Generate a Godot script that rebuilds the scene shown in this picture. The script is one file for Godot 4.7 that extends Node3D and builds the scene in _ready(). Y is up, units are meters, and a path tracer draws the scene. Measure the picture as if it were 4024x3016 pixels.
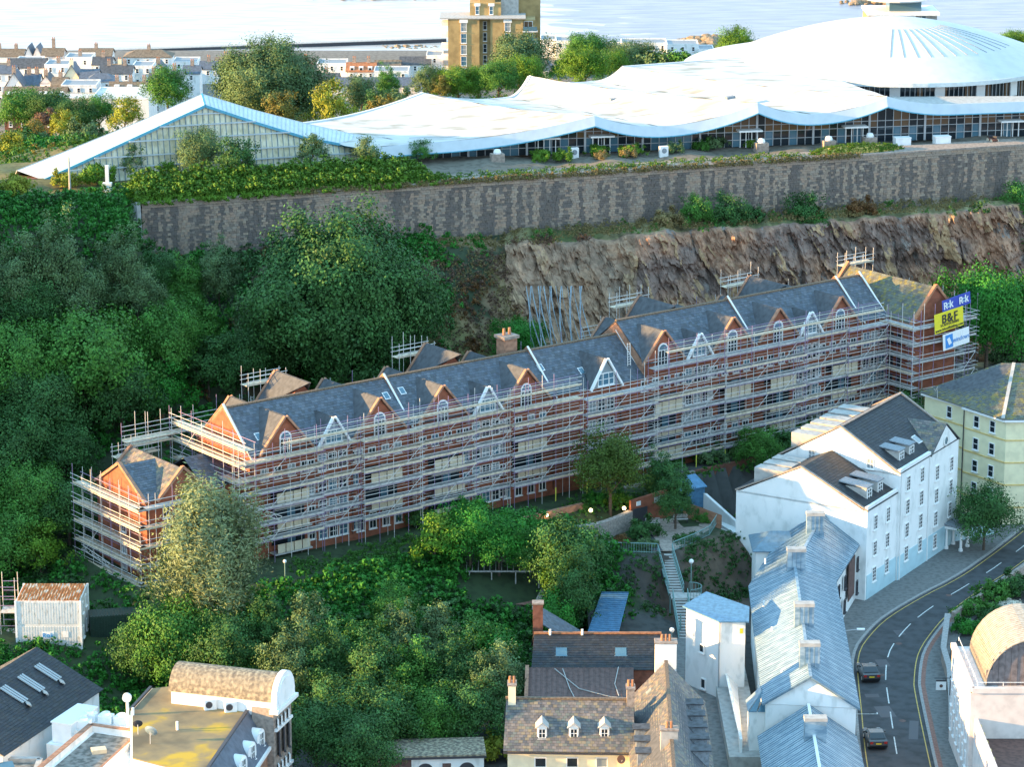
extends Node3D
# Hillside town seen from a drone: scaffolded brick flats below a fort with a white roofed leisure centre.
# World: metres, y up, camera looks along -z. The road is y = 0.

var M := {}
var taken := {}
var rng := RandomNumberGenerator.new()
var cube := BoxMesh.new()
var tube := CylinderMesh.new()
var cache := {}
var noise_a := FastNoiseLite.new()
var noise_b := FastNoiseLite.new()

# ------------------------------------------------------------------ helpers
func v3(x, y, z) -> Vector3: return Vector3(x, y, z)
func lin(r, g, b) -> Color: return Color(r, g, b).linear_to_srgb()
func rr(a: float, b: float) -> float: return rng.randf_range(a, b)

func numbered(called: String) -> String:
	var n: int = taken.get(called, 0)
	taken[called] = n + 1
	return called if n == 0 else "%s_%03d" % [called, n]

func tag(o: Node, label: String, category: String, group := "", kind := "") -> Node:
	if label: o.set_meta("label", label)
	if category: o.set_meta("category", category)
	if group: o.set_meta("group", group)
	if kind: o.set_meta("kind", kind)
	return o

func thing(called: String, label: String, category: String, at := Vector3.ZERO, turn := 0.0, group := "") -> Node3D:
	var o := Node3D.new()
	o.name = numbered(called)
	add_child(o)
	o.position = at
	o.rotation.y = deg_to_rad(turn)
	tag(o, label, category, group)
	return o

func part(called: String, mesh: Mesh, m: Material, parent: Node) -> MeshInstance3D:
	var o := MeshInstance3D.new()
	o.name = called
	o.mesh = mesh
	o.material_override = m
	parent.add_child(o, true)
	return o

func top(called: String, mesh: Mesh, m: Material) -> MeshInstance3D:
	var o := MeshInstance3D.new()
	o.name = numbered(called)
	o.mesh = mesh
	o.material_override = m
	add_child(o)
	return o

func setting(called: String, mesh: Mesh, m: Material) -> MeshInstance3D:
	var o := top(called, mesh, m)
	o.set_meta("kind", "structure")
	return o

func pbox(called: String, parent: Node, c: Vector3, size: Vector3, m: Material, turn := Vector3.ZERO) -> MeshInstance3D:
	var o := part(called, cube, m, parent)
	o.transform = Transform3D(Basis.from_euler(turn) * Basis.from_scale(size), c)
	return o

func prod(called: String, parent: Node, a: Vector3, b: Vector3, r: float, m: Material) -> MeshInstance3D:
	var o := part(called, tube, m, parent)
	var d := b - a
	var y := d.normalized()
	var x := y.cross(Vector3.RIGHT if absf(y.x) < 0.9 else Vector3.FORWARD).normalized()
	var z := x.cross(y)
	o.transform = Transform3D(Basis(x * r, d, z * r), (a + b) / 2)
	return o

func st() -> SurfaceTool:
	var s := SurfaceTool.new()
	s.begin(Mesh.PRIMITIVE_TRIANGLES)
	s.set_smooth_group(-1)
	return s

func tri(s: SurfaceTool, a, b, c) -> void:
	s.add_vertex(a); s.add_vertex(b); s.add_vertex(c)

func quad(s: SurfaceTool, a, b, c, d) -> void:
	tri(s, a, b, c); tri(s, a, c, d)

func done(s: SurfaceTool) -> ArrayMesh:
	s.generate_normals()
	return s.commit()

func bx(s: SurfaceTool, x0, x1, y0, y1, z0, z1, t := Transform3D()) -> void:
	var p := []
	for i in 8:
		p.append(t * Vector3(x1 if i & 1 else x0, y1 if i & 2 else y0, z1 if i & 4 else z0))
	quad(s, p[4], p[6], p[7], p[5]); quad(s, p[1], p[3], p[2], p[0])
	quad(s, p[0], p[2], p[6], p[4]); quad(s, p[5], p[7], p[3], p[1])
	quad(s, p[2], p[3], p[7], p[6]); quad(s, p[0], p[4], p[5], p[1])

func bar(s: SurfaceTool, a: Vector3, b: Vector3, w: float, h: float) -> void:
	var d := b - a
	var x := d.normalized()
	var z := x.cross(Vector3.UP)
	z = z.normalized() if z.length() > 0.01 else Vector3.BACK
	bx(s, 0, d.length(), -h / 2, h / 2, -w / 2, w / 2, Transform3D(Basis(x, z.cross(x), z), a))

# walls of any closed outline (x, z pairs), y0 to y1, with a lid
func extrude(s: SurfaceTool, pts: Array, y0: float, y1: float, lid := true) -> void:
	var n := pts.size()
	for i in n:
		var a: Vector2 = pts[i]
		var b: Vector2 = pts[(i + 1) % n]
		quad(s, v3(a.x, y0, a.y), v3(a.x, y1, a.y), v3(b.x, y1, b.y), v3(b.x, y0, b.y))
	if lid:
		var t := Geometry2D.triangulate_polygon(PackedVector2Array(pts))
		for i in range(0, t.size(), 3):
			tri(s, v3(pts[t[i]].x, y1, pts[t[i]].y), v3(pts[t[i + 1]].x, y1, pts[t[i + 1]].y), v3(pts[t[i + 2]].x, y1, pts[t[i + 2]].y))

# flat polygon in 3D with thickness along n
func slab(s: SurfaceTool, pts: Array, n: Vector3) -> void:
	var k := pts.size()
	for i in range(1, k - 1):
		tri(s, pts[0] + n, pts[i] + n, pts[i + 1] + n)
		tri(s, pts[0], pts[i + 1], pts[i])
	for i in k:
		var a: Vector3 = pts[i]
		var b: Vector3 = pts[(i + 1) % k]
		quad(s, a, a + n, b + n, b)

func slabm(pts: Array, n: Vector3) -> ArrayMesh:
	var s := st(); slab(s, pts, n); return done(s)

func boxm(x0, x1, y0, y1, z0, z1) -> ArrayMesh:
	var s := st(); bx(s, x0, x1, y0, y1, z0, z1); return done(s)

func cylm(r0: float, r1: float, h: float, n := 12, y0 := 0.0) -> ArrayMesh:
	return lathe([Vector2(0.001, y0), Vector2(r0, y0), Vector2(r1, y0 + h), Vector2(0.001, y0 + h)], n)

func lathe(prof: Array, n := 16) -> ArrayMesh:
	var s := st()
	for i in n:
		var a := TAU * i / n
		var b := TAU * (i + 1) / n
		for k in prof.size() - 1:
			var p: Vector2 = prof[k]
			var q: Vector2 = prof[k + 1]
			quad(s, v3(cos(a) * p.x, p.y, sin(a) * p.x), v3(cos(b) * p.x, p.y, sin(b) * p.x), v3(cos(b) * q.x, q.y, sin(b) * q.x), v3(cos(a) * q.x, q.y, sin(a) * q.x))
	return done(s)

# ------------------------------------------------------------------ materials
func ramp(cols: Array, offs := []) -> Gradient:
	var g := Gradient.new()
	var o := PackedFloat32Array()
	var c := PackedColorArray()
	for i in cols.size():
		o.append(offs[i] if offs else float(i) / (cols.size() - 1))
		c.append(cols[i])
	g.offsets = o
	g.colors = c
	return g

func ntex(sd: int, freq: float, cols: Array, offs := [], size := 256, oct := 5) -> NoiseTexture2D:
	var n := FastNoiseLite.new()
	n.seed = sd
	n.frequency = freq
	n.fractal_octaves = oct
	n.noise_type = FastNoiseLite.TYPE_SIMPLEX_SMOOTH
	var t := NoiseTexture2D.new()
	t.width = size
	t.height = size
	t.seamless = true
	t.noise = n
	t.color_ramp = ramp(cols, offs)
	return t

# linear base colour with grain; metres = size of one texture tile
func mat(key: String, c: Color, spread := 0.15, metres := 6.0, rough := 0.85, metal := 0.0, vert := false) -> StandardMaterial3D:
	var m := StandardMaterial3D.new()
	m.resource_name = key
	m.roughness = rough
	m.metallic = metal
	m.vertex_color_use_as_albedo = vert
	if spread > 0:
		var lo := lin(c.r * (1 - spread * 1.6), c.g * (1 - spread * 1.6), c.b * (1 - spread * 1.6))
		var hi := lin(minf(1, c.r * (1 + spread)), minf(1, c.g * (1 + spread)), minf(1, c.b * (1 + spread)))
		m.albedo_texture = ntex(key.hash() % 9999, 0.02, [lo, lin(c.r, c.g, c.b), hi], [0.2, 0.5, 0.8])
		m.uv1_triplanar = true
		m.uv1_world_triplanar = true
		m.uv1_scale = Vector3.ONE / metres
	else:
		m.albedo_color = lin(c.r, c.g, c.b)
	M[key] = m
	return m

# three-colour stained surface
func stain(key: String, cols: Array, offs: Array, metres: float, rough := 0.85, freq := 0.02, stretch := Vector3.ONE, metal := 0.0) -> StandardMaterial3D:
	var m := StandardMaterial3D.new()
	m.resource_name = key
	m.roughness = rough
	m.metallic = metal
	var cc := []
	for c in cols: cc.append(lin(c[0], c[1], c[2]))
	m.albedo_texture = ntex(key.hash() % 9999, freq, cc, offs, 512)
	m.uv1_triplanar = true
	m.uv1_world_triplanar = true
	m.uv1_scale = stretch / metres
	M[key] = m
	return m

func leafmat(key: String, c: Color) -> StandardMaterial3D:
	var m := StandardMaterial3D.new()
	m.resource_name = key
	m.vertex_color_use_as_albedo = true
	m.albedo_color = lin(c.r, c.g, c.b)
	m.roughness = 0.6
	m.metallic_specular = 0.3
	m.backlight_enabled = true
	m.backlight = lin(c.r * 0.45, c.g * 0.5, c.b * 0.25)
	M[key] = m
	return m

func materials() -> void:
	mat("brick", Color(0.28, 0.092, 0.05), 0.18, 5.0, 0.9)
	mat("brick_dark", Color(0.19, 0.075, 0.05), 0.2, 5.0, 0.9)
	mat("brick_pale", Color(0.36, 0.19, 0.12), 0.2, 4.0, 0.9)
	mat("terracotta", Color(0.42, 0.19, 0.10), 0.15, 2.0, 0.85)
	mat("white_paint", Color(0.80, 0.81, 0.81), 0.05, 9.0, 0.7)
	mat("white_trim", Color(0.80, 0.80, 0.79), 0.0, 1.0, 0.5)
	stain("white_wall", [[0.62, 0.64, 0.63], [0.78, 0.79, 0.78], [0.82, 0.82, 0.81]], [0.18, 0.4, 0.8], 11.0, 0.8, 0.015, Vector3(1, 0.45, 1))
	mat("blue_paint", Color(0.42, 0.60, 0.66), 0.06, 9.0, 0.75)
	mat("cream_wall", Color(0.80, 0.71, 0.50), 0.06, 8.0, 0.8)
	mat("yellow_wall", Color(0.84, 0.76, 0.50), 0.06, 8.0, 0.8)
	mat("yellow_band", Color(0.72, 0.52, 0.20), 0.08, 3.0, 0.8)
	mat("pink_wall", Color(0.68, 0.60, 0.56), 0.07, 8.0, 0.8)
	mat("balcony_cream", Color(0.60, 0.52, 0.38), 0.07, 3.0, 0.7)
	mat("slate_v", Color(1, 1, 1), 0.14, 3.0, 0.62, 0.0, true)
	mat("slate_flat", Color(0.075, 0.08, 0.09), 0.25, 4.0, 0.7)
	mat("ridge_tile", Color(0.17, 0.12, 0.08), 0.3, 1.5, 0.85)
	mat("lead", Color(0.23, 0.26, 0.29), 0.15, 2.0, 0.6)
	stain("zinc", [[0.20, 0.30, 0.38], [0.29, 0.39, 0.47], [0.40, 0.50, 0.56]], [0.3, 0.5, 0.72], 7.0, 0.42, 0.02, Vector3(0.4, 1, 1), 0.35)
	mat("zinc_dark", Color(0.15, 0.23, 0.29), 0.12, 4.0, 0.5, 0.3)
	mat("blue_sheet", Color(0.09, 0.22, 0.36), 0.15, 3.0, 0.5, 0.2)
	stain("membrane", [[0.31, 0.28, 0.215], [0.50, 0.485, 0.455], [0.57, 0.56, 0.54]], [0.22, 0.40, 0.62], 34.0, 0.5, 0.014, Vector3(0.6, 1.0, 2.4))
	mat("membrane_clean", Color(0.56, 0.55, 0.535), 0.05, 12.0, 0.55)
	mat("fascia", Color(0.50, 0.545, 0.58), 0.05, 9.0, 0.5)
	mat("pool_roof", Color(0.60, 0.655, 0.665), 0.08, 6.0, 0.6)
	mat("pool_blue", Color(0.10, 0.36, 0.50), 0.1, 3.0, 0.5)
	stain("pool_glass", [[0.46, 0.42, 0.26], [0.64, 0.58, 0.40], [0.72, 0.68, 0.53]], [0.25, 0.5, 0.75], 7.0, 0.3, 0.02, Vector3(1, 0.4, 1))
	mat("mullion", Color(0.42, 0.44, 0.46), 0.0, 1.0, 0.5, 0.3)
	mat("timber", Color(0.57, 0.48, 0.36), 0.2, 2.5, 0.85)
	mat("timber_grey", Color(0.42, 0.405, 0.39), 0.22, 2.5, 0.9)
	mat("galv", Color(0.60, 0.58, 0.56), 0.0, 1.0, 0.5, 0.15)
	mat("purple_tube", Color(0.30, 0.22, 0.35), 0.0, 1.0, 0.5, 0.2)
	mat("yellow_tube", Color(0.75, 0.72, 0.10), 0.0, 1.0, 0.5)
	mat("asphalt", Color(0.052, 0.055, 0.06), 0.2, 9.0, 0.85)
	mat("paving", Color(0.16, 0.16, 0.155), 0.15, 4.0, 0.9)
	mat("kerb", Color(0.30, 0.29, 0.28), 0.12, 2.0, 0.9)
	mat("red_paving", Color(0.26, 0.13, 0.10), 0.15, 2.0, 0.9)
	mat("line_white", Color(0.62, 0.62, 0.60), 0.2, 1.5, 0.8)
	mat("line_yellow", Color(0.55, 0.38, 0.10), 0.2, 1.5, 0.8)
	mat("gravel", Color(0.33, 0.27, 0.23), 0.15, 3.0, 0.95)
	mat("stone", Color(1, 1, 1), 0.22, 2.5, 0.95, 0.0, true)
	mat("rubble", Color(0.30, 0.26, 0.23), 0.25, 2.0, 0.95)
	mat("granite", Color(0.32, 0.26, 0.22), 0.2, 3.0, 0.95)
	mat("rock_v", Color(1, 1, 1), 0.25, 5.0, 0.95, 0.0, true)
	mat("ground_v", Color(1, 1, 1), 0.25, 7.0, 0.95, 0.0, true)
	stain("flat_roof", [[0.10, 0.10, 0.09], [0.20, 0.19, 0.17], [0.27, 0.26, 0.24]], [0.25, 0.5, 0.8], 9.0, 0.9)
	stain("lichen_roof", [[0.13, 0.105, 0.065], [0.21, 0.165, 0.095], [0.27, 0.20, 0.10], [0.50, 0.32, 0.035]], [0.2, 0.45, 0.64, 0.86], 26.0, 0.95, 0.008)
	stain("mossy_vault", [[0.13, 0.11, 0.09], [0.24, 0.20, 0.14], [0.40, 0.35, 0.25]], [0.25, 0.5, 0.8], 5.0, 0.9, 0.02)
	stain("rust_sheet", [[0.36, 0.11, 0.02], [0.47, 0.20, 0.06], [0.66, 0.55, 0.44]], [0.4, 0.58, 0.74], 10.0, 0.7, 0.02, Vector3(3.0, 1, 0.45))
	stain("container_white", [[0.46, 0.44, 0.40], [0.66, 0.66, 0.64], [0.72, 0.72, 0.70]], [0.15, 0.35, 0.8], 5.0, 0.6, 0.02, Vector3(1, 0.4, 1))
	mat("dark_green", Color(0.015, 0.04, 0.03), 0.15, 3.0, 0.5)
	stain("copper_roof", [[0.34, 0.29, 0.23], [0.44, 0.39, 0.32], [0.50, 0.46, 0.39]], [0.25, 0.5, 0.8], 6.0, 0.45, 0.02, Vector3.ONE, 0.2)
	mat("copper_dark", Color(0.20, 0.17, 0.17), 0.2, 4.0, 0.5, 0.2)
	mat("maroon", Color(0.12, 0.065, 0.055), 0.2, 4.0, 0.7)
	mat("tower_brick", Color(0.39, 0.28, 0.125), 0.14, 14.0, 0.9)
	mat("concrete", Color(0.40, 0.39, 0.37), 0.12, 5.0, 0.9)
	mat("rail_green", Color(0.20, 0.33, 0.32), 0.0, 1.0, 0.5, 0.2)
	mat("dark_metal", Color(0.06, 0.06, 0.07), 0.0, 1.0, 0.5, 0.3)
	mat("red_clay", Color(0.36, 0.15, 0.07), 0.2, 4.0, 0.85)
	mat("brown_roof", Color(0.175, 0.135, 0.095), 0.25, 4.0, 0.85)
	mat("blue_slate", Color(0.095, 0.115, 0.15), 0.2, 4.0, 0.7)
	mat("bark", Color(0.10, 0.075, 0.055), 0.25, 1.5, 0.95)
	mat("net_blue", Color(0.30, 0.37, 0.42), 0.2, 3.0, 0.7)
	mat("sack", Color(0.62, 0.62, 0.62), 0.15, 1.5, 0.8)
	mat("red_paint", Color(0.5, 0.05, 0.04), 0.0, 1.0, 0.5)
	for g in [["glass_dark", 0.018, 0.026, 0.034], ["glass_blue", 0.08, 0.17, 0.23], ["glass_pale", 0.26, 0.30, 0.32], ["glass_warm", 0.14, 0.085, 0.05]]:
		var m := mat(g[0], Color(g[1], g[2], g[3]), 0.0, 1.0, 0.06)
		m.metallic_specular = 0.6
	mat("car_paint", Color(0.012, 0.013, 0.016), 0.0, 1.0, 0.25).clearcoat_enabled = true
	mat("rubber", Color(0.02, 0.02, 0.02), 0.0, 1.0, 0.9)
	mat("plate_yellow", Color(0.75, 0.52, 0.02), 0.0, 1.0, 0.5)
	mat("lamp_red", Color(0.4, 0.015, 0.012), 0.0, 1.0, 0.3)
	mat("banner_blue", Color(0.045, 0.075, 0.42), 0.05, 3.0, 0.6)
	mat("banner_yellow", Color(0.80, 0.66, 0.03), 0.05, 3.0, 0.6)
	mat("print_black", Color(0.03, 0.03, 0.03), 0.0, 1.0, 0.6)
	mat("print_blue", Color(0.05, 0.25, 0.62), 0.0, 1.0, 0.6)
	mat("sail_cream", Color(0.66, 0.62, 0.52), 0.1, 2.0, 0.8)
	var glow := StandardMaterial3D.new()
	glow.emission_enabled = true
	glow.emission = Color(1.0, 0.86, 0.62)
	glow.emission_energy_multiplier = 2.5
	M["glow"] = glow
	leafmat("leaf_dark", Color(0.062, 0.162, 0.048))
	leafmat("leaf_olive", Color(0.138, 0.223, 0.101))
	leafmat("leaf_mid", Color(0.090, 0.247, 0.046))
	leafmat("leaf_bright", Color(0.140, 0.280, 0.030))
	leafmat("leaf_lime", Color(0.330, 0.360, 0.050))
	leafmat("leaf_ivy", Color(0.052, 0.250, 0.036))
	leafmat("leaf_silver", Color(0.27, 0.33, 0.19))
	leafmat("leaf_rust", Color(0.231, 0.110, 0.045))
	leafmat("leaf_pine", Color(0.098, 0.156, 0.030))
	leafmat("leaf_gold", Color(0.240, 0.210, 0.055))
	leafmat("leaf_straw", Color(0.360, 0.270, 0.130))
	leafmat("leaf_heather", Color(0.213, 0.121, 0.094))

# ------------------------------------------------------------------ foliage
# leaves spread through the clumps of one crown; n clumps, each with k leaves
func crown(sd: int, r: Vector3, n: int, k: int, leaf: float, low := -0.45, droop := 0.0, lumpy := 0.38) -> ArrayMesh:
	var g := RandomNumberGenerator.new()
	g.seed = sd
	var vs := PackedVector3Array()
	var ns := PackedVector3Array()
	var cs := PackedColorArray()
	var total := n * k * 6
	vs.resize(total); ns.resize(total); cs.resize(total)
	var i := 0
	var cr := minf(r.x, minf(r.y, r.z)) * (0.30 if n < 400 else 0.2)
	for c in n:
		var y := g.randf_range(low, 1.0)
		var a := g.randf_range(0, TAU)
		var h := sqrt(maxf(0.0, 1.0 - y * y))
		var d := Vector3(cos(a) * h, y, sin(a) * h)
		var lump := 1.0 + lumpy * sin(a * 3.0 + sd) * cos(y * 4.0 + sd * 1.7) + g.randf_range(-lumpy, lumpy) * 0.6
		var p := d * r * lump * (g.randf_range(0.80, 0.98) if c % 5 else g.randf_range(0.3, 0.8))
		var tone := g.randf_range(0.5, 0.95)
		var warm := g.randf_range(0.88, 1.0)
		for j in k:
			var o := Vector3(g.randfn(), g.randfn(), g.randfn()) * 0.42
			if droop > 0: o.y = o.y * 1.5 - droop * absf(o.x)
			var q := p + o * cr
			var nn := (o.normalized() * 0.5 + d * 0.75 + Vector3(g.randfn(), g.randfn(), g.randfn()) * 0.45).normalized()
			var t := nn.cross(Vector3(g.randfn(), g.randfn() * (2.5 if droop > 0 else 1.0), g.randfn())).normalized()
			var b := nn.cross(t)
			var l := leaf * g.randf_range(0.65, 1.35)
			t *= l * (1.4 if droop > 0 else 0.8)
			b *= l * (0.35 if droop > 0 else 0.5)
			var f := clampf(tone * g.randf_range(0.8, 1.15), 0.0, 1.0)
			var col := Color(f * warm, f, f * g.randf_range(0.75, 1.0))
			var e := [q - t, q + b, q + t, q - t, q + t, q - b]
			for m in 6:
				vs[i] = e[m]; ns[i] = nn; cs[i] = col
				i += 1
	var arr := []
	arr.resize(Mesh.ARRAY_MAX)
	arr[Mesh.ARRAY_VERTEX] = vs
	arr[Mesh.ARRAY_NORMAL] = ns
	arr[Mesh.ARRAY_COLOR] = cs
	var am := ArrayMesh.new()
	am.add_surface_from_arrays(Mesh.PRIMITIVE_TRIANGLES, arr)
	return am

# tapered trunk with limbs reaching into the crown (crown centre at height hc)
func trunk(sd: int, hc: float, r: float, spread: float, limbs := 6) -> ArrayMesh:
	var g := RandomNumberGenerator.new()
	g.seed = sd
	var s := st()
	var tip := v3(0, hc * 0.85, 0)
	limb(s, Vector3(0, -0.8, 0), tip, r, r * 0.55)
	for i in limbs:
		var a := TAU * i / limbs + g.randf_range(-0.4, 0.4)
		var from := v3(0, hc * g.randf_range(0.45, 0.85), 0)
		var to := v3(cos(a) * spread, hc + g.randf_range(-0.1, 0.7) * spread, sin(a) * spread)
		limb(s, from, to, r * 0.45, r * 0.15)
	return done(s)

func limb(s: SurfaceTool, a: Vector3, b: Vector3, r0: float, r1: float) -> void:
	var y := (b - a).normalized()
	var x := y.cross(Vector3.RIGHT if absf(y.x) < 0.9 else Vector3.FORWARD).normalized()
	var z := x.cross(y)
	for i in 6:
		var p := TAU * i / 6
		var q := TAU * (i + 1) / 6
		var u := x * cos(p) + z * sin(p)
		var w := x * cos(q) + z * sin(q)
		quad(s, a + u * r0, b + u * r1, b + w * r1, a + w * r0)

var kinds := {}
func tree_kinds() -> void:
	# name: [crown, trunk, crown centre height, unit radius]
	kinds["broad"] = [crown(1, v3(5.2, 4.6, 5.2), 190, 105, 0.19), trunk(1, 4.6, 0.32, 3.2), 5.6]
	kinds["round"] = [crown(2, v3(4.2, 4.4, 4.2), 150, 100, 0.18), trunk(2, 4.4, 0.28, 2.6), 5.2]
	kinds["tall"] = [crown(3, v3(3.0, 5.4, 3.0), 160, 90, 0.17), trunk(3, 5.4, 0.26, 1.9), 6.0]
	kinds["spire"] = [crown(4, v3(2.2, 4.8, 2.2), 130, 85, 0.16, -0.7), trunk(4, 4.8, 0.2, 1.2), 5.0]
	kinds["bush"] = [crown(5, v3(1.6, 1.25, 1.6), 60, 60, 0.13, -0.3), trunk(5, 0.8, 0.09, 0.9, 5), 0.95]
	kinds["bush_b"] = [crown(6, v3(2.0, 1.2, 1.5), 64, 60, 0.13, -0.3), trunk(6, 0.8, 0.09, 0.9, 5), 0.9]
	kinds["giant"] = [crown(7, v3(10.0, 9.0, 9.0), 560, 170, 0.22, -0.75, 0.0, 0.24), trunk(7, 9.0, 0.6, 6.5, 9), 9.5]
	kinds["willow"] = [crown(8, v3(4.0, 5.8, 4.0), 230, 150, 0.15, -0.85, 0.9), trunk(8, 5.5, 0.3, 2.8), 6.4]
	kinds["pine"] = [crown(9, v3(4.0, 3.8, 4.0), 170, 110, 0.15, -0.5), trunk(9, 4.6, 0.25, 2.8), 5.6]
	kinds["thin"] = [crown(10, v3(2.4, 2.6, 2.4), 70, 70, 0.15, -0.4), trunk(10, 2.6, 0.14, 1.6), 3.2]

func plant(kind: String, leaf: String, at: Vector3, scale: float, label: String, called := "tree", category := "tree", group := "", stretch := 1.0) -> Node3D:
	var k = kinds[kind]
	var t := thing(called, label, category, at, rr(0, 360), group)
	t.scale = Vector3(scale, scale * stretch, scale)
	part("trunk", k[1], M["bark"], t)
	var c := part("crown", k[0], M[leaf], t)
	c.position.y = k[2]
	return t

# a patch of leaf clumps strewn over a surface; spots = [position, size]
func strew(called: String, leaf: String, spots: Array, label: String, category: String) -> MultiMeshInstance3D:
	if not cache.has("clump"):
		cache["clump"] = crown(77, v3(0.8, 0.55, 0.8), 11, 15, 0.105, -0.2)
	var mm := MultiMesh.new()
	mm.transform_format = MultiMesh.TRANSFORM_3D
	mm.mesh = cache["clump"]
	mm.instance_count = spots.size()
	for i in spots.size():
		var s: float = spots[i][1]
		mm.set_instance_transform(i, Transform3D(Basis(Vector3.UP, rr(0, TAU)) * Basis.from_scale(Vector3(s, s * rr(0.8, 1.2), s)), spots[i][0]))
	var o := MultiMeshInstance3D.new()
	o.name = numbered(called)
	o.multimesh = mm
	o.material_override = M[leaf]
	add_child(o)
	tag(o, label, category, "", "stuff")
	return o

# ------------------------------------------------------------------ land
func sm(a: float, b: float, x: float) -> float: return smoothstep(a, b, x)

func flats(x: float, z: float) -> Vector2:      # along and in front of the brick flats
	var dx := x + 28.1
	var dz := z + 314.3
	return Vector2(dx * 0.7934 - dz * 0.6088, dx * 0.6088 + dz * 0.7934)

func rampart(x: float, z: float) -> Vector2:    # along and in front of the fort wall
	var dx := x + 47.0
	var dz := z + 381.0
	return Vector2(dx * 0.9458 - dz * 0.3251, dx * 0.3251 + dz * 0.9458)

var hill_z := [-268.0, -284.0, -296.0, -303.0, -311.0, -325.0, -334.0, -361.0, -376.0, -388.0, -394.0, -410.0, -450.0, -500.0, -530.0, -575.0, -600.0]
var hill_y := [2.0, 6.0, 11.0, 16.0, 20.5, 31.0, 37.0, 42.0, 39.0, 33.5, 33.0, 31.0, 24.0, 18.0, 12.0, 1.0, -2.0]
var back_z := [-424.0, -445.0, -480.0, -520.0, -560.0, -600.0, -640.0, -670.0]
var back_y := [32.2, 26.0, 22.5, 16.0, 11.0, 6.0, 0.5, -2.0]
func along(zs: Array, ys: Array, z: float) -> float:
	if z > zs[0]: return ys[0]
	for i in zs.size() - 1:
		if z > zs[i + 1]: return lerpf(ys[i], ys[i + 1], (z - zs[i]) / (zs[i + 1] - zs[i]))
	return -2.0

func hill_top(z: float) -> float: return along(hill_z, hill_y, z) if z < hill_z[0] else 0.5

func ground(x: float, z: float) -> float:
	var f := flats(x, z)
	var q := rampart(x, z)
	var h := 0.0
	if f.y > -13.0 and q.y > -1.9:
		var edge := lerpf(9.0, 5.0, sm(50, 62, f.x))
		var wood := 6.4 * (1.0 - sm(edge, 34.0, f.y))
		var court := 6.4 if f.y < 9 else (5.0 if f.y < 22.0 else 5.0 * (1.0 - sm(22.0, 25.5, f.y)))
		var street := 6.4 * (1.0 - sm(edge, edge + 0.8, f.y)) + 0.9 * sm(edge, edge + 0.8, f.y) * (1.0 - sm(10, 16, f.y))
		h = lerpf(wood, court, sm(33.5, 36.0, f.x))
		h = lerpf(h, street, sm(51, 54, f.x))
		var left := 4.0 * (1.0 - sm(2, 16, f.y)) if f.y > -3 else 4.0
		h = lerpf(h, left, sm(-14, -20, f.x))
	elif q.y > -1.9:
		var a := -13.0 - f.y
		var qq := maxf(q.y, 0.0)
		var r := a / (a + qq + 0.01)
		var base := lerpf(6.4, 4.0, sm(-14, -20, f.x))
		var slope := base + (25.0 - base) * sm(0.0, 0.92, r)
		var quarry := lerpf(24.8, 5.0, sm(4.0, 6.0, qq))
		h = lerpf(slope, quarry, sm(0, 8, x))
		h = lerpf(h, slope, sm(64, 72, x))
		if q.x < 0:
			h = lerpf(h, base + (33.0 - base) * sm(0.0, 1.0, r), sm(0, -4, q.x))
	else:
		h = 32.2
		var fall := along(back_z, back_y, z)
		h = lerpf(fall, 32.2 if z > -470.0 else minf(32.2, fall + 6.0 * sm(-520, -470, z)), sm(-30, 10, x)) if z < -424 else h
	if z > -640:
		h = lerpf(h, hill_top(z), sm(-58, -80, x) if z > -560 else sm(-45, -62, x))
	h += noise_a.get_noise_2d(x, z) * clampf(h * 0.06, 0.0, 0.8)
	if z < -730: h = lerpf(h, -10.0, sm(-736, -752, z))
	return h

func lines(a: float, b: float, step: float) -> Array:
	var out := []
	var x := a
	while x < b - 0.001:
		out.append(x)
		x += step
	return out

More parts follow.
